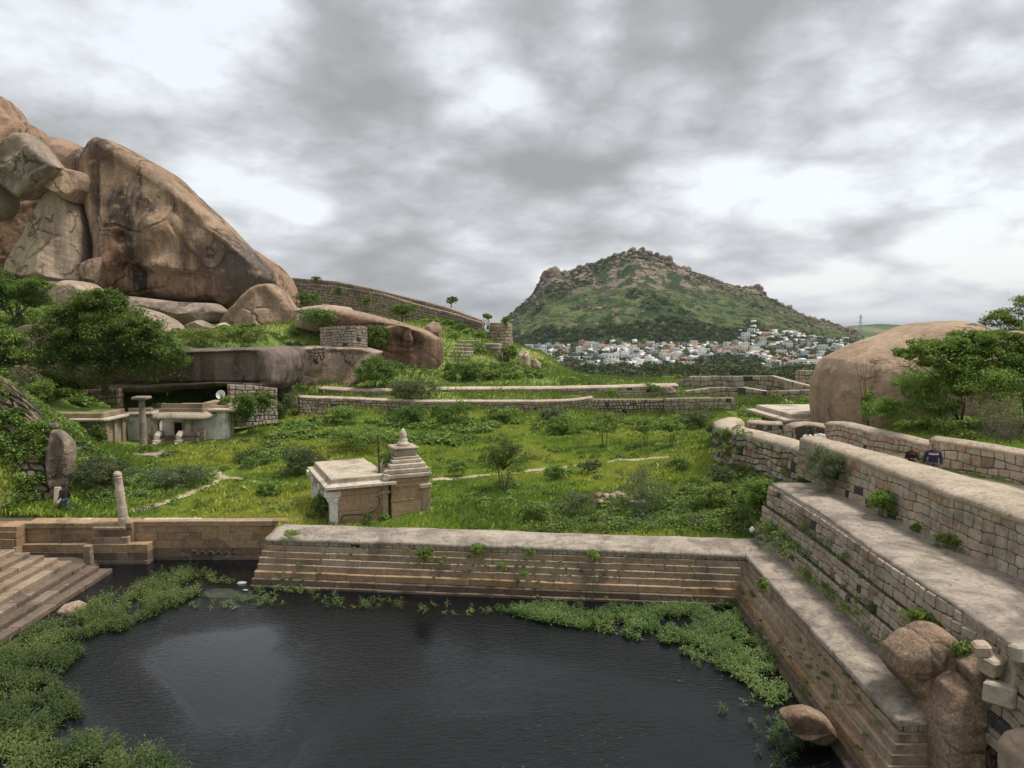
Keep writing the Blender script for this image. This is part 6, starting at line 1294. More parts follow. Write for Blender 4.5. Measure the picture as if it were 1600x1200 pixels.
def reeds(n, polys, name, label, seed, hgt=(.15, .42)):
    r = np.random.default_rng(seed); X = r.uniform(-24, 12, n); Y = r.uniform(16, 37.5, n); P = np.column_stack([X, Y, np.full(n, -2.0)]); px, py = proj(P); keep = np.zeros(n, bool)
    nzv = fbm(P, 1.1, 4, 9)
    for poly, dn in polys: keep |= inpoly(px, py, poly) & (r.uniform(size=n) < dn) & (nzv > (-.10 if dn > .9 else -.05))
    P = P[keep]; m = len(P); h = r.uniform(*hgt, m)*(1+.5*nzv[keep]); K = 11
    lean = r.normal(0, .35, (m, 2)); j = np.tile(np.arange(K), (m, 1))/K; az = r.uniform(0, 6.28, (m, 1))+np.arange(K)*2.4+r.normal(0, .3, (m, K))
    node = P[:, None, :]+np.stack([lean[:, :1]*h[:, None]*j, lean[:, 1:]*h[:, None]*j, h[:, None]*j], -1)
    L = r.uniform(.12, .30, (m, K))*(1.1-.4*j); el = r.uniform(.15, .95, (m, K)); w = L*.075+.005
    d = np.stack([np.cos(az)*np.cos(el), np.sin(az)*np.cos(el), np.sin(el)], -1); s = np.stack([-np.sin(az), np.cos(az), az*0], -1)
    mid = node+d*(L*.5)[..., None]; tip = node+d*(L*.95)[..., None]-np.array([0, 0, 1])*(L*.30)[..., None]
    V = np.stack([node, mid+s*w[..., None], tip, mid-s*w[..., None]], 2).reshape(-1, 3); N_ = m*K; t = np.clip(np.repeat(np.clip(.35+.9*fbm(P, .55, 4, 31), 0, .75)+r.uniform(-.15, .15, m), K)+r.uniform(0, .35, N_), 0, 1)
    Fq = np.arange(4*N_).reshape(N_, 4)
    # stems
    b0 = P; b1 = P+np.column_stack([lean*h[:, None], h]); sd_ = np.array([.008, 0, 0]); V2 = np.stack([b0-sd_, b0+sd_, b1+sd_*.5, b1-sd_*.5], 1).reshape(-1, 3); F2 = np.arange(4*m).reshape(m, 4)+4*N_
    o = link(name, npmesh(name, np.concatenate([V, V2]), np.concatenate([Fq, F2]), np.concatenate([t, np.full(m, .9)])), 'leaf_reed'); return tag(o, label, 'water plants', kind='stuff')
reeds(52000, [(LEFT, 1.)], 'water_plants', 'mat of leafy water plants along the left and near side of the pond', 3, (.2, .55))
reeds(70000, [(RIGHT, 1.)], 'water_plants', 'narrow-leaved water plants along the foot of the right half of the stepped walls', 4)
reeds(22000, THIN, 'water_plants', 'thin scattered sprigs of water plants on the open edges of the pond', 5, (.1, .3))
def sheet(name, poly, z, mat, amp=0):
    pts = [atz(x, y, z) for x, y in poly]; c = np.mean(pts, 0); V = []; n = 60; pp = Path([*pts, pts[0]])
    for k in (1., .75, .4):
        for i in range(n): a = pp.atf(i/n); j = 1+.10*vnoise(np.array([[i*.7, 3, k]]))[0]; V.append(c+(a-c)*k*j+np.array([0, 0, (1-k)*amp]))
    V.append(c+np.array([0, 0, amp])); F = [(k*n+i, k*n+(i+1) % n, k*n+n+(i+1) % n, k*n+n+i) for k in (0, 1) for i in range(n)]+[(2*n+i, 2*n+(i+1) % n, 3*n) for i in range(n)]
    me = bpy.data.meshes.new(name); me.from_pydata([tuple(map(float, v)) for v in V], [], F); return link(name, me, mat, None, True)
tag(sheet('mud', [(235, 915), (290, 902), (350, 900), (400, 925), (500, 937), (520, 945), (440, 946), (380, 950), (300, 944), (240, 945)], -2.03, 'mud', .045), kind='structure')

# ------------------------------------------------------------------ trees and shrubs
b = atY(165, 612, 69)
plant('tree', 'broad dense dark-green tree hanging in front of the cave ledge, left of the shrine', 'tree', b, [(-1.2, 0, 6.2, 3.8, 3.2, 3.0), (2.2, -.5, 4.8, 4.0, 3.2, 3.0), (-3.5, -.2, 5.2, 2.8, 2.6, 2.8), (4.8, -.6, 3.0, 2.8, 2.6, 2.4), (1.2, -1.6, 3.0, 4.2, 2.4, 2.6), (0, 0, 8.2, 2.4, 2.0, 1.6), (-2.9, -.8, 2.8, 3.0, 2.4, 2.3), (3.6, -1.6, 5.2, 2.4, 2, 2.0)], 95000, .14, 'leaf_dark', 901, 'trees of the left hill', clump=.26, trunk=(1.6, .3, 0), kcl=70, fill=.35, up=.7)
def tree2(label, x, y, Y, lobes, n, leaf, mat, seed, group=None, **kw):
    return plant('tree', label, 'tree', atY(x, y, Y), lobes, n, leaf, mat, seed, group, **kw)
TG = 'trees of the left hill'
tree2('dark leafy tree at the left picture edge, level with the foot of the rock pile', 25, 520, 86, [(-1, 0, 3, 3.6, 3, 2.6), (2, 0, 4.6, 2.6, 2.4, 2.0), (-3, 0, 5.6, 3, 2.6, 2.2)], 16000, .18, 'leaf_dark', 902, TG, trunk=(1.2, .25, 0), up=.6)
tree2('second leafy tree at the left picture edge, below the first', 12, 600, 72, [(-1, 0, 3.4, 3, 2.6, 2.6), (1.4, 0, 2.2, 2.2, 2, 1.8), (-2, 0, 5.4, 2.6, 2.4, 1.8)], 14000, .16, 'leaf_mid', 903, TG, trunk=(1.0, .2, 0))
B = lambda *a, **k: shrub(*a, **k)
B('dark bush spilling down over the middle of the cave side wall', 412, 652, 52, 46, 'leaf_dark', Y=68.2, nl=4); B('tall loose shrub in the weeds between the dry bush and the tiered wall', 1112, 800, 62, 54, 'leaf_mid', nl=4); B('leafy shrub in the corner below the curved parapet', 1185, 795, 64, 56, 'leaf_bright', nl=4); B('grey-green shrub on the bank under the curved parapet', 1130, 758, 46, 36, 'leaf_grey')
B('upright shrub in the meadow, left of the lone twiggy tree', 715, 745, 34, 30, 'leaf_mid'); B('low dark shrub in the meadow, right of the lone twiggy tree', 868, 752, 36, 26, 'leaf_dark'); B('spiky weed clump beside the meadow path, centre', 925, 742, 30, 26, 'leaf_grey'); B('large leafy bush against the back wall, left of the airy tree', 880, 680, 58, 38, 'leaf_mid'); B('round bush in the grass left of the shrine', 420, 778, 46, 34, 'leaf_mid')
B('dark bush on the slope above the left part of the dark overhanging rock', 225, 545, 60, 36, 'leaf_dark', Y=88, nl=4); B('small bush between the flat rock and the leaning boulder', 350, 528, 36, 22, 'leaf_mid', Y=98)
B('bush hanging over the upper edge of the dark overhanging rock', 262, 556, 70, 34, 'leaf_mid', Y=73, nl=4); B('small weed in the seam between the dark and pale ledge rocks', 462, 600, 26, 22, 'leaf_mid', Y=84); B('low spreading bush on top of the cave ledge, left of the rounder one', 322, 542, 92, 34, 'leaf_mid', Y=86); B('rounded bush on top of the cave ledge, right of the low one', 385, 543, 64, 36, 'leaf_mid', Y=86.5)
B('wide dark bush crowning the mound left of the stacked stones', 498, 512, 74, 32, 'leaf_dark', Y=99); B('dense bush filling the gap between the stacked stones and the red boulder', 590, 550, 38, 46, 'leaf_dark', Y=99)
B('big dark bush at the foot of the pale ledge rock, before the red boulder', 592, 607, 86, 56, 'leaf_dark', Y=90.5, nl=5); B('grey-green bush overhanging the second low wall, right of the dark one', 636, 627, 78, 38, 'leaf_grey', Y=84.5)
B('dark rounded tree above the middle of the red boulder', 628, 504, 48, 34, 'leaf_dark', Y=122, name='tree', cat='tree', trunk=(.2, .15)); B('bushy shrub between the leaning boulder and the fort wall', 482, 482, 40, 30, 'leaf_dark', Y=126)
B('slim young tree against the lower fort wall', 573, 486, 14, 22, 'leaf_dark', Y=128, name='tree', cat='tree', trunk=(.4, .12), nl=2); B('small shrub growing on the lower fort wall near its left end', 530, 466, 14, 22, 'leaf_dark', Y=144)
B('dark little tree standing alone against the sky on the fort wall', 705, 487, 18, 26, 'leaf_dark', Y=148, name='tree', cat='tree', trunk=(.35, .14), nl=3); B('small bush on the skyline wall near its left end', 494, 440, 18, 9, 'leaf_dark', Y=155, stems=2)
B('small umbrella-shaped tree above the first bastion', 762, 512, 16, 24, 'leaf_mid', Y=132, name='tree', cat='tree', trunk=(.45, .12), nl=2); B('shrub spilling over the upper bastion at its right edge', 792, 508, 14, 16, 'leaf_dark', Y=132)
B('round bush on the slope left of the lower bastion', 745, 562, 36, 34, 'leaf_mid', Y=115); B('large dark bush low on the slope below the grassy steps', 735, 607, 56, 44, 'leaf_dark', Y=97, nl=4); B('pale feathery bush low on the slope beside the dark one', 770, 603, 36, 30, 'leaf_light', Y=98)
B('bright bush right of the lower bastion', 796, 568, 32, 32, 'leaf_mid', Y=114); B('bush on top of the slope between the two bastions', 748, 535, 28, 22, 'leaf_mid', Y=124)
B('twiggy dark tree standing alone in the meadow right of the shrine', 787, 768, 76, 86, 'leaf_dark', name='tree', cat='tree', trunk=(.30, .10), nl=5, dens=.6, leafk=1.25, bark='bark', long=1.5, stems=6)
B('airy small tree in the meadow left of the pair of trees', 945, 700, 56, 62, 'leaf_mid', name='tree', cat='tree', trunk=(.42, .08), nl=4, dens=.4); B('slender thin-stemmed tree, left of the two paired meadow trees', 1008, 701, 32, 50, 'leaf_mid', name='tree', cat='tree', trunk=(.35, .05), nl=3, dens=.45)
B('umbrella-topped tree on two thin stems, right of the paired meadow trees', 1049, 703, 48, 54, 'leaf_mid', name='tree', cat='tree', trunk=(.45, .06), nl=4, dens=.6); B('round dark bush beside the meadow path, right', 1066, 738, 36, 26, 'leaf_dark')
B('brown twiggy dry bush behind the pond wall, right of centre', 1010, 806, 92, 76, 'leaf_grey', dens=.3, stems=40, bark='twig', nl=4); B('greenish dry bush left of the brown twiggy one', 905, 812, 60, 52, 'leaf_grey', dens=.5, stems=16, bark='twig'); B('low leafy bush close behind the pond wall, centre', 838, 825, 56, 48, 'leaf_mid', dens=.8)
B('bushy green growth against the shrine corner on its left side', 500, 812, 36, 45, 'leaf_dark', Y=38.4); B('small dark weed clump at the foot of the shrine side wall', 575, 816, 20, 18, 'leaf_dark', Y=37.9); B('small leafy clump at the shrine corner pilaster foot', 600, 818, 18, 20, 'leaf_mid', Y=38.6)
B('leafy sapling growing on the shrine roof beside the rusty pole', 602, 735, 20, 34, 'leaf_mid', Y=39.9, stems=3, nl=3); B('grey-green tangle of tall bushes left of the shrine', 470, 745, 80, 52, 'leaf_grey', nl=5); B('dense dark thicket right behind the shrine', 560, 705, 110, 42, 'leaf_mid', nl=6)
B('dark round bush on the grass below the cave shrine', 385, 722, 42, 22, 'leaf_dark'); B('bush with yellowish leaves beside the dish, at the cave mouth', 352, 640, 26, 26, 'leaf_light', Y=67.5); B('tall dark shrub covering the cave side wall', 382, 668, 46, 62, 'leaf_dark', Y=66.5, nl=4); B('grey scrub on the corner where the low walls begin', 438, 650, 56, 50, 'leaf_grey', Y=78, nl=4, dens=.7)
B('young dark-leaved tree beside the side building', 155, 712, 26, 52, 'leaf_dark', Y=56, name='tree', cat='tree', trunk=(.35, .08), nl=3); B('flowering shrub at the foot of the capped pillar', 229, 708, 24, 18, 'leaf_light', Y=57.5); B('broad grey-green bush behind the leaning pillar', 165, 770, 90, 66, 'leaf_grey', nl=5); B('tall reedy weeds in front of the stone platform', 275, 765, 95, 40, 'leaf_grey', nl=5, stems=30, bark='leaf_grey')
B('small bush on the roof edge of the cave shrine', 248, 640, 22, 14, 'leaf_dark', Y=70, stems=2); B('light bush on the left bank over the rubble slope', 62, 628, 46, 40, 'leaf_light', Y=58); B('dry grey bush at the top of the rubble slope', 35, 602, 50, 36, 'leaf_dry', Y=50, dens=.4, stems=26, bark='twig')
B('shrub against the back meadow wall, above the shrine spire', 640, 668, 60, 40, 'leaf_dark'); B('leafy bush at the back meadow wall, left of centre', 540, 665, 66, 36, 'leaf_mid'); B('dark shrub at the back meadow wall, centre', 705, 668, 62, 42, 'leaf_dark'); B('dark shrub at the back meadow wall, just right of centre', 785, 662, 56, 32, 'leaf_mid'); B('grey-leaved shrub at the back meadow wall, farther right', 862, 664, 46, 34, 'leaf_grey')
B('pale bushy growth in front of the squared rubble stretch', 1090, 668, 66, 30, 'leaf_grey'); B('bright green bush between the squared rubble and the orange hall', 1178, 660, 62, 30, 'leaf_bright', Y=62, nl=4); B('slim shrub clinging to the end of the curved parapet', 1138, 705, 24, 44, 'leaf_mid', Y=44.3); B('tangled grey shrub left of the curved parapet end', 1118, 690, 30, 34, 'leaf_grey', Y=50)
B('bush on the grass above the second low wall, right', 1018, 612, 34, 14, 'leaf_dark', Y=91, stems=2); B('small bush above the second low wall, centre', 955, 618, 24, 12, 'leaf_mid', Y=88, stems=2)
B('large feathery blue-green bush on the far end of the terrace', 1288, 772, 84, 84, 'leaf_grey', Y=33.2, nl=5, stems=10, dens=1.2, leafk=.8); B('leafy creeper climbing the parapet wall, next to the feathery bush', 1378, 808, 48, 52, 'leaf_bright', Y=28.6, nl=4); B('small bush against the parapet foot near the right edge', 1483, 856, 44, 30, 'leaf_bright', Y=24.6); B('tiny sprig at the parapet foot between the two creepers', 1432, 835, 18, 24, 'leaf_mid', Y=26.6, stems=2)
WG = 'plants rooted in the pond walls'
for x, y, w, h, Y, lb, m in [(666, 884, 32, 36, 33.0, 'biggest leafy plant rooted in the stepped wall, left of centre', 'leaf_bright'), (745, 872, 26, 26, 33.2, 'second leafy plant in the stepped wall, right of the biggest', 'leaf_mid'), (785, 890, 26, 12, 32.7, 'flat trailing plant low in the stepped wall', 'leaf_mid'), (828, 870, 18, 18, 32.8, 'compact plant high in the middle of the stepped wall', 'leaf_bright'), (818, 903, 16, 12, 32.3, 'small round plant lower in the middle of the stepped wall', 'leaf_light'), (928, 876, 26, 18, 32.7, 'straggly plant right of the middle of the stepped wall', 'leaf_mid'), (1192, 930, 20, 28, 27.2, 'leafy plant sprouting from the right stepped wall near the corner', 'leaf_bright'), (455, 838, 34, 9, 34.4, 'low strip of weeds at the left end of the stepped wall top', 'leaf_mid')]:
    B(lb, x, y, w, h, m, Y=Y, name='wall_plant', cat='plant', group=WG, stems=2, leafk=.8, sink=0)
B('grass tussock near the far top corner of the tiered wall', 1225, 797, 30, 26, 'leaf_light', Y=34.0, name='tussock', cat='plant', long=3.2, stems=0); B('bush growing over the brown boulders from the broken wall', 1225+220, 1000, 70, 60, 'leaf_bright', Y=20.6, nl=4); B('leafy weed beside the fallen blocks at the right edge', 1590, 1110, 50, 60, 'leaf_bright', Y=16.9, nl=3); B('pale-leaved weed between the brown boulder and the wall', 1505, 1025, 36, 30, 'leaf_light', Y=18.4, nl=3)
# right bank behind the lane
def rt(label, x, y, Y, lobes, n, leaf, mat, seed, **kw): return plant('tree', label, 'tree', atY(x, y, Y), lobes, n, leaf, mat, seed, 'trees behind the lane wall', **kw)
rt('leafy tree leaning over the right side of the giant tan boulder', 1500, 650, 38.5, [(-.8, 0, 2.9, 1.7, 1.5, 1.1), (.7, .2, 3.7, 1.6, 1.4, 1.0), (-2.1, 0, 3.2, 1.2, 1.1, .8), (1.7, 0, 2.6, 1.7, 1.4, 1.3), (0, 0, 2.0, 1.6, 1.3, 1.0), (1.0, -.4, 1.4, 1.6, 1.2, 1.0)], 48000, .095, 'leaf_bright', 911, trunk=(1.1, .09, -.2), clump=.3, up=.5)
rt('dense leafy tree at the right edge, beside the leaning one', 1605, 645, 38, [(0, 0, 2.9, 1.9, 1.6, 1.5), (1.4, 0, 3.8, 1.7, 1.5, 1.3), (-1.0, .3, 1.8, 1.6, 1.4, 1.1), (.6, -.3, 1.4, 1.8, 1.3, 1.1)], 42000, .10, 'leaf_mid', 912, trunk=(1.0, .1, .1))
rt('taller darker tree behind them, cut by the right picture edge', 1600, 580, 58, [(-1.4, 0, 4.0, 1.8, 1.6, 1.0), (1, 0, 5.0, 2.2, 2, 1.3), (0, 0, 3, 2.4, 2, 1.3)], 12000, .12, 'leaf_bright', 913, trunk=(1.6, .15, 0), up=.9)
B('large bare grey thorn bush behind the lane wall at the right edge', 1572, 702, 110, 88, 'leaf_dry', Y=35.5, nl=5, stems=150, bark='twig', dens=.12, leafk=.6); B('yellow-green creeper bush at the foot of the giant boulder', 1388, 668, 70, 50, 'leaf_bright', Y=42, nl=5); B('tall leafy sucker growing up the giant boulder', 1355, 665, 26, 70, 'leaf_bright', Y=43.2, nl=3, dens=.6); B('shadowy shrub between the giant boulder and the thorn bush', 1455, 668, 80, 56, 'leaf_mid', Y=39.5, nl=5)
B('dense mixed bush mass filling the bank under the trees at the right edge', 1560, 650, 150, 95, 'leaf_mid', Y=37.4, nl=8); B('bright vine-covered bush between the giant boulder and the trees', 1440, 645, 90, 80, 'leaf_bright', Y=41, nl=6)
mb = MB(); q = atY(1352, 660, 43.3)                         # bare stems up the boulder
for i in range(9):
    e = q+np.array([random.uniform(-.9, .9), random.uniform(-.2, .2), random.uniform(2.2, 4.2)]); mb.tube([q+np.array([random.uniform(-.2, .2), 0, -.2]), (q+e)/2+np.array([random.uniform(-.2, .2), 0, .2]), e], [.022, .016, .006], 4)
tag(mb.build('bare_sapling', 'bark'), 'bundle of bare thin stems standing against the giant boulder', 'sapling')

# ------------------------------------------------------------------ small things
b = atz(1175, 832, .32); mb = MB(); mb.lathe(b, [(.06, 0), (.12, .03), (.14, .12), (.12, .2), (.07, .24), (.075, .28)], 14); tag(mb.build('plastic_pot', 'white_plastic', None, True), 'small white plastic pot standing on the corner of the pond wall', 'pot')
def crumple(label, x, y, z, s, seed):
    V, F = ico(seed, 2); V = V*np.array([1, .6, .28])*s*(1+.35*fbm(V*3, 1, 3, seed))[:, None]; o = link('plastic_bag', npmesh('plastic_bag', V, F), 'litter'); o.location = [float(c) for c in atz(x, y, z)]; tag(o, label, 'litter', 'plastic litter by the pond')
crumple('crumpled white plastic bag floating at the left corner of the stepped wall', 378, 911, -1.97, .28, 61); crumple('small pale plastic scrap just right below the bag', 383, 922, -1.97, .14, 62); crumple('white scrap on the dark path before the cave shrine', 297, 716, .75, .14, 63)
for x, w, lb in [(270, 90, 'long thin pale slab lying in the grass above the ochre wall'), (135, 16, 'short pale slab in the grass left of the leaning pillar')]:
    p = atz(x, 811, .1); mb = MB(); mb.box((p[0], p[1], -.02), (w/29, .3, .16), .02, None, .03); tag(mb.build('stone_slab', 'cut_pale'), lb, 'slab')
mb = MB(); p = atY(89, 786, 40.2); mb.box((p[0], p[1], p[2]-.1), (.35, .3, 1.0), .2, .8, .05, -.25); tag(mb.build('stone_slab', 'cut_pale'), 'pale squared stone leaning by the feet of the walking man', 'slab')
# ------------------------------------------------------------------ people
def skinned(name, pts, edges, mat, parent, lv=2, h=None):
    """one continuous skin round a tapering skeleton: pts (x, y, z, radius), blended where limbs join"""
    P = np.array([p[:3] for p in pts], float); Rd = np.array([p[3] if hasattr(p[3], '__len__') else (p[3], p[3]) for p in pts], float)
    h = h or (.0085 if len(pts) > 12 else .012); lo = (P-Rd.max(1)[:, None]).min(0)-.04; hi = (P+Rd.max(1)[:, None]).max(0)+.04; n = np.ceil((hi-lo)/h).astype(int)+1
    D = np.full(n, .2); ax = [lo[i]+h*np.arange(n[i]) for i in range(3)]
    for (i, j) in edges:
        a, b, ra, rb = P[i], P[j], Rd[i], Rd[j]; m = max(ra.max(), rb.max())+.035
        s0 = np.maximum(((np.minimum(a, b)-m-lo)/h).astype(int), 0); s1 = np.minimum(((np.maximum(a, b)+m-lo)/h).astype(int)+2, n)
        G = np.stack(np.meshgrid(*[ax[k][s0[k]:s1[k]] for k in range(3)], indexing='ij'), -1); ab = b-a; t = np.clip(((G-a)@ab)/(ab@ab+1e-12), 0, 1)
        r = ra[0]+(rb[0]-ra[0])*t; ry = ra[1]+(rb[1]-ra[1])*t; q = G-(a+t[..., None]*ab); k_ = r/ry
        d = (np.sqrt(q[..., 0]**2+(q[..., 1]*k_)**2+q[..., 2]**2)-r)*np.minimum(1, 1/k_)
        S_ = D[s0[0]:s1[0], s0[1]:s1[1], s0[2]:s1[2]]; kk = min(.02, .35*min(ra.min(), rb.min())); e = np.maximum(kk-np.abs(S_-d), 0)/kk; S_[...] = np.minimum(S_, d)-e*e*kk*.25
    I = D < 0; c = [(x, y, z) for x in (0, 1) for y in (0, 1) for z in (0, 1)]; sl = lambda A, o: A[o[0]:A.shape[0]-1+o[0], o[1]:A.shape[1]-1+o[1], o[2]:A.shape[2]-1+o[2]]
    cnt = sum(sl(I, o).astype(int) for o in c); act = (cnt > 0) & (cnt < 8); idx = -np.ones(act.shape, int); ids = np.argwhere(act); idx[act] = np.arange(len(ids))
    acc = np.zeros((len(ids), 3)); w = np.zeros(len(ids))
    for o1 in c:
        for k in range(3):
            if o1[k]: continue
            o2 = list(o1); o2[k] = 1; d1 = D[tuple((ids+o1).T)]; d2 = D[tuple((ids+o2).T)]; cr = (d1 < 0) != (d2 < 0); t = np.where(cr, d1/np.where(cr, d1-d2, 1), 0)
            p = np.array(o1)+np.zeros((len(ids), 3)); p[:, k] += t; acc += p*cr[:, None]; w += cr
    V = lo+(ids+acc/w[:, None])*h; F = []
    for k in range(3):
        u, v = (k+1) % 3, (k+2) % 3; A = np.take(I, range(0, n[k]-1), k); B_ = np.take(I, range(1, n[k]), k); E = np.argwhere(A != B_); E = E[(E[:, u] > 0) & (E[:, v] > 0)]
        fl = A[tuple(E.T)]; du = np.zeros(3, int); dv = np.zeros(3, int); du[u] = 1; dv[v] = 1
        q = np.stack([idx[tuple((E-du-dv).T)], idx[tuple((E-dv).T)], idx[tuple(E.T)], idx[tuple((E-du).T)]], 1); q[~fl] = q[~fl][:, ::-1]; F.append(q)
    q = link(name, npmesh(name, V, np.concatenate(F)), mat, None, True); q.parent = parent; return q
def person(label, loc, rot, h, shirt, trousers, arms, legs, headtilt=(0, .02), long_hair=False, stripes=(), group=None, skirt=False, bulk=1.):
    """arms / legs: joint positions (elbow, wrist) and (knee, ankle) for the left then right side, in a body of 1.75 m facing +y"""
    root = empty('person', loc, label, 'person', group); k = h/1.75; root.rotation_euler = (0, 0, rot); root.scale = (k*bulk, k, k)
    hx_, hy_ = headtilt; P = [(0, 0, .95, (.13, .105)), (0, .01, 1.12, (.125, .09)), (0, .015, 1.3, (.15, .105)), (0, .0, 1.43, (.10, .075)), (hx_*.3, hy_*.5, 1.5, .052), (hx_*.7, hy_*.9+.01, 1.58, (.066, .075)), (hx_, hy_+.012, 1.655, (.074, .088)), (hx_, hy_, 1.72, (.05, .06))]
    E = [(i, i+1) for i in range(7)]; S = [(0, 0, .93, (.145, .115)), (0, .01, 1.12, (.15, .115)), (0, .015, 1.3, (.175, .125)), (0, 0, 1.43, (.12, .09))]; SE = [(0, 1), (1, 2), (2, 3)]; T = [(0, 0, .96, (.14, .115))]; TE = []
    for s, (el, wr), (kn, an) in ((-1, arms[0], legs[0]), (1, arms[1], legs[1])):
        n = len(P); sh_ = (s*.185, 0, 1.425); P += [(*sh_, .05), (*el, .04), (*wr, .027)]; E += [(3, n), (n, n+1), (n+1, n+2)]
        d = (Vector(wr)-Vector(el)).normalized(); sidev = d.cross(Vector((0, 1, .2))).normalized(); fw_ = sidev.cross(d).normalized(); palm = Vector(wr)+d*.06; m = len(P); P.append((*palm, (.032, .018))); E.append((n+2, m))
        for fi in range(4):                          # four fingers of different lengths, lightly curled
            o_ = sidev*(.027-.018*fi); L = (.07, .082, .076, .058)[fi]; a = palm+o_+d*.035; b_ = a+d*L*.55+fw_*.008; c_ = b_+d*L*.35+fw_*.025; q = len(P); P += [(*a, .0095), (*b_, .0085), (*c_, .007)]; E += [(m, q), (q, q+1), (q+1, q+2)]
        a = palm+sidev*.036-d*.02+fw_*.01; b_ = a+sidev*.018+d*.03+fw_*.02; q = len(P); P += [(*a, .011), (*b_, .0085)]; E += [(m, q), (q, q+1)]
        n2 = len(S); e = Vector(el); w_ = e.lerp(Vector(wr), .82); S += [(s*.19, 0, 1.42, .072), (*e, .06), (*w_, .046)]; SE += [(3, n2), (n2, n2+1), (n2+1, n2+2)]
        n = len(P); hp = (s*.085, 0, .9); P += [(*hp, .085), (*kn, .055), (*an, .036), (an[0], an[1]+.06, an[2]-.05, .03), (an[0], an[1]+.15, an[2]-.06, .026)]; E += [(0, n), (n, n+1), (n+1, n+2), (n+2, n+3), (n+3, n+4)]
        n3 = len(T); a2 = Vector(kn).lerp(Vector(an), .9); T += [(*hp, .1), (*kn, .073), (*a2, .058)]; TE += [(0, n3), (n3, n3+1), (n3+1, n3+2)]
        skinned('shoe', [(an[0], an[1]-.04, an[2]-.045, .04), (an[0], an[1]+.06, an[2]-.055, .042), (an[0], an[1]+.16, an[2]-.06, .034)], [(0, 1), (1, 2)], 'shoe', root, 1)
    n = len(P); P += [(hx_, hy_+.1, 1.635, .012), (hx_, hy_+.115, 1.615, .012)]; E += [(6, n), (n, n+1)]          # nose
    for s in (-1, 1): n = len(P); P.append((hx_+s*.082, hy_, 1.635, (.012, .022))); E.append((6, n))                  # ears
    skinned('body', P, E, 'skin', root)
    skinned('shirt', S, SE, shirt, root); skinned('trousers', T, TE, trousers, root)
    for i, (z0, z1, m) in enumerate(stripes):
        mb = MB(); pr = [(.183, z0), (.186, (z0+z1)/2), (.183, z1)]; vv = []
        for (r, z) in pr:
            for a in range(24): t = a/24*2*math.pi; vv.append((math.cos(t)*r, math.sin(t)*r*.745+.013, z))
        mb.add(vv, [(l*24+a, l*24+(a+1) % 24, l*24+24+(a+1) % 24, l*24+24+a) for l in range(2) for a in range(24)]); q = mb.build('chest_stripe', m, None, True); q.parent = root
    hr = [(hx_, hy_-.022, 1.70, (.078, .088)), (hx_, hy_-.03, 1.745, (.06, .07)), (hx_, hy_-.055, 1.64, (.07, .05))]; he = [(0, 1), (0, 2)]
    if long_hair: hr += [(hx_, hy_-.075, 1.56, (.06, .04)), (hx_, hy_-.085, 1.42, (.05, .03)), (hx_, hy_-.09, 1.3, (.03, .02))]; he += [(2, 3), (3, 4), (4, 5)]
    skinned('hair', hr, he, 'hair', root)
    for s in (-1, 1):
        mb = MB(); mb.lathe((0, 0, 0), [(.002, -.009), (.009, -.003), (.009, .003), (.002, .009)], 8); q = mb.build('eye', 'hair', None, True); q.parent = root; q.location = (hx_+s*.032, hy_+.088, 1.655)
    mb = MB(); mb.box((0, 0, 0), (.045, .01, .009), 0, None, .002); q = mb.build('mouth', 'cloth_red'); q.parent = root; q.location = (hx_, hy_+.089, 1.583)
    return root
st_ = [((-.12, .28, .52), (-.12, .3, .09)), ((.1, -.05, .5), (.1, -.36, .16))]     # mid stride
stand = [((-.1, .06, .5), (-.1, .02, .09)), ((.1, .02, .5), (.1, -.03, .09))]
p = atY(102, 807, 39.6); person('man in a black jacket and blue jeans walking left through the grass', (p[0], p[1], p[2]), R(78), 1.82, 'cloth_black', 'cloth_jeans', [((-.26, -.02, 1.15), (-.2, .16, 1.0)), ((.25, -.08, 1.14), (.24, .02, .92))], st_, (0, .05), bulk=1.1)
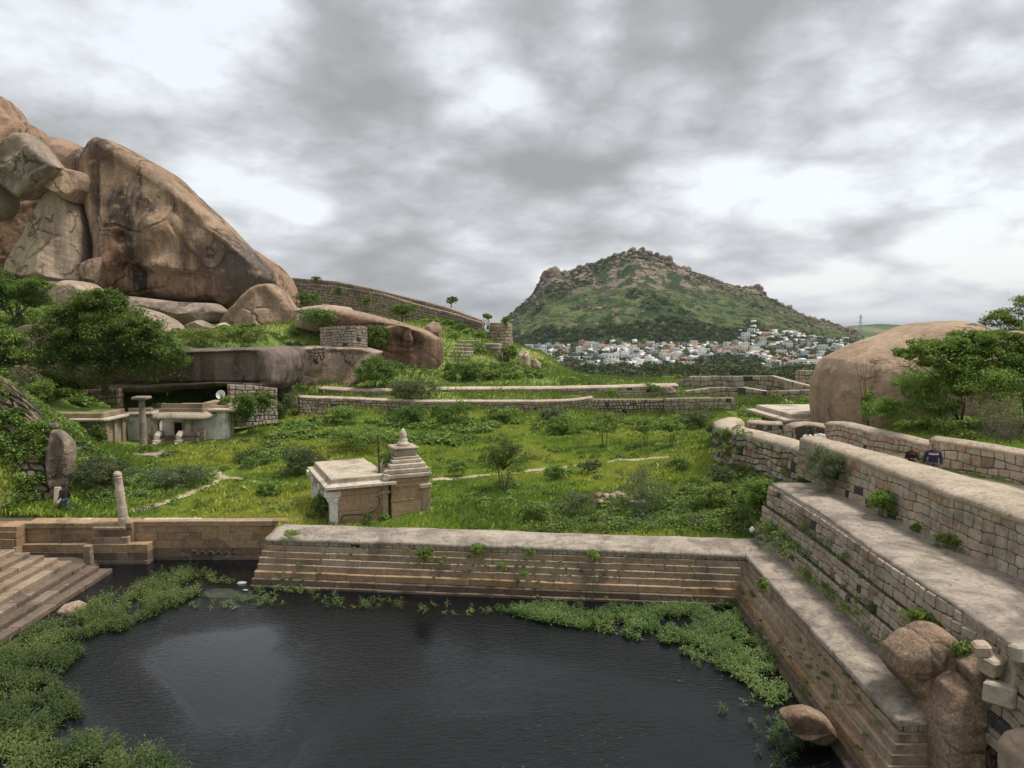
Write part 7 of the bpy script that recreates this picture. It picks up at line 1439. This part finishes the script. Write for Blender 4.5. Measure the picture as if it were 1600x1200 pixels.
p = atY(1459, 694, 31); person('man in a navy sweater with a white and red chest stripe, walking up the lane', (p[0], p[1], 3.68), R(165), (p[2]-3.68)*.985, 'cloth_navy', 'cloth_grey', [((-.27, 0, 1.14), (-.25, .1, .9)), ((.27, -.02, 1.14), (.3, .1, .92))], stand, (0, .07), stripes=[(1.335, 1.37, 'cloth_white'), (1.30, 1.335, 'cloth_red'), (1.40, 1.43, 'cloth_blue')], bulk=1.2)
p = atY(1425, 698, 32.0); person('woman in a black top with a red scarf, walking beside the man in navy', (p[0], p[1], 3.68), R(172), (p[2]-3.68)*1.0, 'cloth_black', 'cloth_grey', [((-.25, .02, 1.16), (-.1, .2, 1.12)), ((.25, .02, 1.16), (.1, .2, 1.14))], stand, (.0, .08), long_hair=True, stripes=[(1.38, 1.43, 'cloth_red')], bulk=1.15)
p = atY(1262, 673, 41); person('dark-haired woman in white, seen from behind in the lane, left of the two', (p[0], p[1], 2.95), R(10), p[2]-2.95, 'cloth_white', 'cloth_white', [((-.25, 0, 1.15), (-.24, .1, .93)), ((.25, 0, 1.15), (.24, .1, .93))], stand, (0, .02), long_hair=True, bulk=1.15)
p = atY(1281, 671.5, 40.6); person('man in a white shirt, seen from behind in the lane, right of the two', (p[0], p[1], 2.95), R(-5), p[2]-2.95, 'cloth_white', 'cloth_jeans', [((-.27, 0, 1.15), (-.2, .16, 1.05)), ((.27, 0, 1.15), (.24, .12, .96))], stand, (0, .04), bulk=1.2)
# ------------------------------------------------------------------ the air between here and the far hill
def haze():
    m = bpy.data.materials.new('haze'); m.use_nodes = True; nt = m.node_tree; nt.nodes.clear()
    v = nt.nodes.new('ShaderNodeVolumePrincipled'); v.inputs['Color'].default_value = (.78, .84, .92, 1); v.inputs['Density'].default_value = 4e-5; v.inputs['Anisotropy'].default_value = .2
    o_ = nt.nodes.new('ShaderNodeOutputMaterial'); nt.links.new(v.outputs[0], o_.inputs['Volume']); MATS['haze'] = m
    mb = MB(); mb.box((0, 29800, -72), (81000, 60600, 300)); tag(mb.build('haze', 'haze'), 'thin pale haze in the air', 'haze', kind='stuff')
haze()
print('OBJECTS', len(bpy.data.objects))
